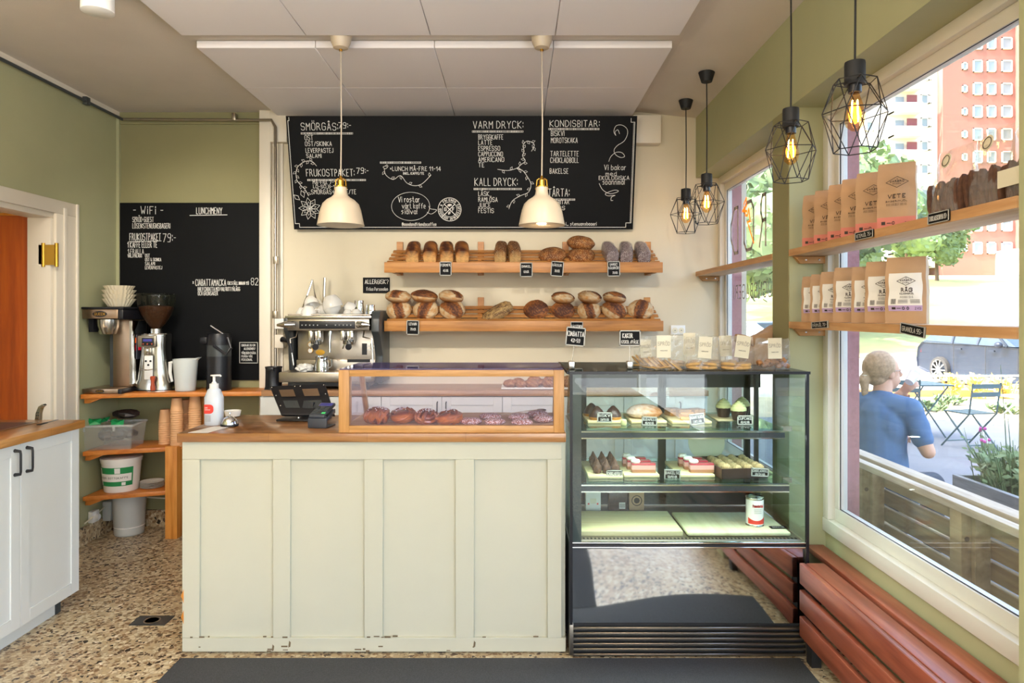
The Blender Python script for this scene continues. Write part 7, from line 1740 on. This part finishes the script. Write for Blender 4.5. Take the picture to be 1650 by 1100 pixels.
# ---------------- the woman on the bench
WX, WY = 2.26, 4.2
wm = thing('person', 'woman in blue T-shirt with blond ponytail outside the window, drinking from a cup', 'person', (WX, WY, GZ)); wm.rotation_euler.z = math.atan2(.6, .8) - PI / 2  # local +y faces away from the shop
def cap(mb, a, b_, ra, rb, n=18, sy=1.0):
    a = Vector(a); b_ = Vector(b_); k = 5; mb.tube([a.lerp(b_, i / k) for i in range(k + 1)], [ra + (rb - ra) * i / k for i in range(k + 1)], n); mb.ball(a, ra, nu=n, nv=10); mb.ball(b_, rb, nu=n, nv=10)
def remesh(mb, name, m, vox, sm=4, parent=None):
    me = mb.mesh('tmp', m); o = bpy.data.objects.new(name, me); C.objects.link(o); md = o.modifiers.new('r', 'REMESH'); md.mode = 'VOXEL'; md.voxel_size = vox; s2 = o.modifiers.new('s', 'SMOOTH'); s2.iterations = sm; s2.factor = .5
    dg = bpy.context.evaluated_depsgraph_get(); dg.update(); e = bpy.data.meshes.new_from_object(o.evaluated_get(dg)); o.modifiers.clear(); o.data = e; e.name = name
    e.polygons.foreach_set('use_smooth', [True] * len(e.polygons)); 
    if not e.materials: e.materials.append(M[m])
    o.parent = parent; return o
b = MB()
HC = Vector((0, .05, 1.30)); HT = Matrix.Translation(HC) @ Matrix.Rotation(R(-34), 4, 'Z') @ Matrix.Translation(-HC); b.T = HT
b.ball(HC + Vector((0, -.012, .02)), .076, .094, .10, 24, 18); b.ball(HC + Vector((0, .03, -.045)), .055, .062, .068, 20, 14); b.ball(HC + Vector((0, .098, -.015)), .012, .020, .020, 10, 8); b.ball(HC + Vector((0, .088, -.058)), .022, .012, .010, 12, 8)
for s in (-1, 1): b.ball(HC + Vector((s * .077, -.002, -.01)), .010, .020, .032, 12, 8); b.ball(HC + Vector((s * .028, .078, .012)), .014, .012, .010, 10, 6)
b.T = Matrix(); cap(b, (0, .01, 1.12), (0, .035, 1.25), .058, .052); cap(b, (0, 0, .62), (0, -.01, .86), .145, .125); cap(b, (0, -.01, .86), (0, .01, 1.01), .125, .105)
for s in (-1, 1): cap(b, (s * .05, 0, 1.08), (s * .165, 0, 1.09), .07, .058); cap(b, (s * .09, .03, .58), (s * .11, .45, .56), .088, .062); cap(b, (s * .11, .45, .56), (s * .11, .48, .12), .058, .038); cap(b, (s * .11, .44, .05), (s * .11, .60, .035), .042, .03)
def arm(S, E, W_):
    cap(b, S, E, .052, .040); cap(b, E, W_, .040, .026)
RS, RE, RW = (.175, 0, 1.08), (.265, .01, .85), (.10, .25, .88); LS, LE, LW_ = (-.175, 0, 1.08), (-.19, .26, .98), (.005, .255, 1.15)
arm(RS, RE, RW); arm(LS, LE, LW_)
def hand(wrist, d, up, curl):
    wv = Vector(wrist); d = Vector(d).normalized(); side = d.cross(Vector(up)).normalized(); n_ = side.cross(d)
    for t in (-.018, -.006, .006, .018): cap(b, wv + side * t * .7 + d * .01, wv + d * .07 + side * t * 1.15, .013, .011, 8)
    for i, (t, L3) in enumerate(((-.027, .060), (-.009, .072), (.009, .068), (.027, .052))):
        p0 = wv + d * .075 + side * t; p1 = p0 + (d * .8 - n_ * curl * .6).normalized() * L3 * .45; p2 = p1 + (d * .3 - n_ * curl).normalized() * L3 * .35; p3 = p2 + (-d * .2 - n_ * curl).normalized() * L3 * .25
        cap(b, p0, p1, .0088, .0082, 8); cap(b, p1, p2, .0082, .0076, 8); cap(b, p2, p3, .0076, .0068, 8)
    q = wv + d * .02 + side * -.026; q1 = q + (d * .5 - side * .7 - n_ * .5).normalized() * .035; q2 = q1 + (d * .8 - n_ * .7).normalized() * .03; cap(b, q, q1, .011, .0095, 8); cap(b, q1, q2, .0095, .0075, 8)
hand(RW, (-.8, .5, .0), (0, 0, 1), 1); hand(LW_, (.55, -.15, .55), (0, 1, 0), -1)
remesh(b, 'body', 'skin', .0055, 4, wm)
t = MB(); cap(t, (0, 0, .60), (0, -.01, .84), .165, .148); cap(t, (0, -.01, .84), (0, -.005, 1.03), .148, .138); cap(t, (-.07, 0, 1.06), (.07, 0, 1.06), .085, .085); cap(t, (0, .0, 1.10), (0, .01, 1.14), .09, .068)
for s in (-1, 1): cap(t, (s * .05, -.008, 1.09), (s * .17, -.004, 1.083), .090, .078); t.ball((s * .07, -.03, .98), .095, .10, .14)
cap(t, (.17, 0, 1.075), (.235, .008, .925), .070, .060); cap(t, (-.17, 0, 1.075), (-.19, .12, 1.01), .070, .06)
t.v = [p + Vector((1, 1, 0)) * .006 * noise.noise(Vector((p.x * 9, p.y * 9, p.z * 26))) for p in t.v]
remesh(t, 't_shirt', 'shirt_blue', .008, 3, wm)
t = MB()
for s in (-1, 1): cap(t, (s * .08, .0, .58), (s * .11, .45, .565), .115, .078); cap(t, (s * .11, .45, .56), (s * .11, .475, .16), .075, .058)
cap(t, (-.06, 0, .60), (.06, 0, .60), .145, .145); remesh(t, 'trousers', 'trousers', .010, 3, wm)
t = MB(HT); t.ball(HC + Vector((0, -.030, .030)), .092, .104, .106, 28, 20, fn=lambda d: -.28 * max(0, d.y - .35) - .14 * max(0, -d.z - .5)); cap(t, HC + Vector((0, -.115, -.01)), HC + Vector((0, -.135, -.05)), .026, .030); cap(t, HC + Vector((0, -.135, -.05)), HC + Vector((-.01, -.115, -.19)), .030, .012)
t.ball(HC + Vector((0, -.05, -.035)), .070, .062, .055); t.v = [p + Vector((.006 * noise.noise(Vector((p.x * 60, p.y * 60, p.z * 12))),) * 2 + (0,)) for p in t.v]; remesh(t, 'hair', 'hair_blond', .006, 2, wm)
MB().lathe([(.020, 0), (.026, .004), (.026, .012), (.020, .016)], 16, HT @ (HC + Vector((0, -.125, -.03))), closed=True).build('hair_tie', 'cream_paper', wm)
gl = MB(HT)
for s in (-1, 1): gl.tube([HC + Vector((s * .032 + .024 * math.cos(a), .098, .008 + .019 * math.sin(a))) for a in [2 * PI * i / 14 for i in range(14)]], .0016, 5, True); gl.tube([HC + Vector((s * .056, .096, .012)), HC + Vector((s * .082, .0, .012))], .0015, 5)
gl.build('glasses', 'steel', wm)['kind'] = 'stuff'
cupp = MB(); cupp.lathe([(.026, -.02), (.034, .06), (.036, .065), (0, .066)], 20); o = cupp.build('paper_cup', 'white_paper'); mw = Matrix.Rotation(wm.rotation_euler.z, 3, 'Z'); v = mw @ Vector((.085, .205, 1.245)); o.location = (WX + v.x, WY + v.y, GZ + v.z); o.rotation_euler = (R(-50), R(10), wm.rotation_euler.z)
tag(o, 'white paper cup held to the mouth by the woman in blue', 'cup')
bo5 = thing('garden_bench', 'low wooden bench under the woman outside', 'bench', (WX, WY, GZ))
for k in range(3): MB().box(-.55, .55, -.17 + k * .12, -.06 + k * .12, .405, .43).build('seat_plank', 'fence_wood', bo5, rot=(0, 0, wm.rotation_euler.z), bev=.004)
for sx_ in (-.48, .48):
    for sy_ in (-.14, .14): v = Matrix.Rotation(wm.rotation_euler.z, 3, 'Z') @ Vector((sx_, sy_, 0)); MB().box(v.x - .03, v.x + .03, v.y - .03, v.y + .03, 0, .405).build('leg', 'fence_wood', bo5)
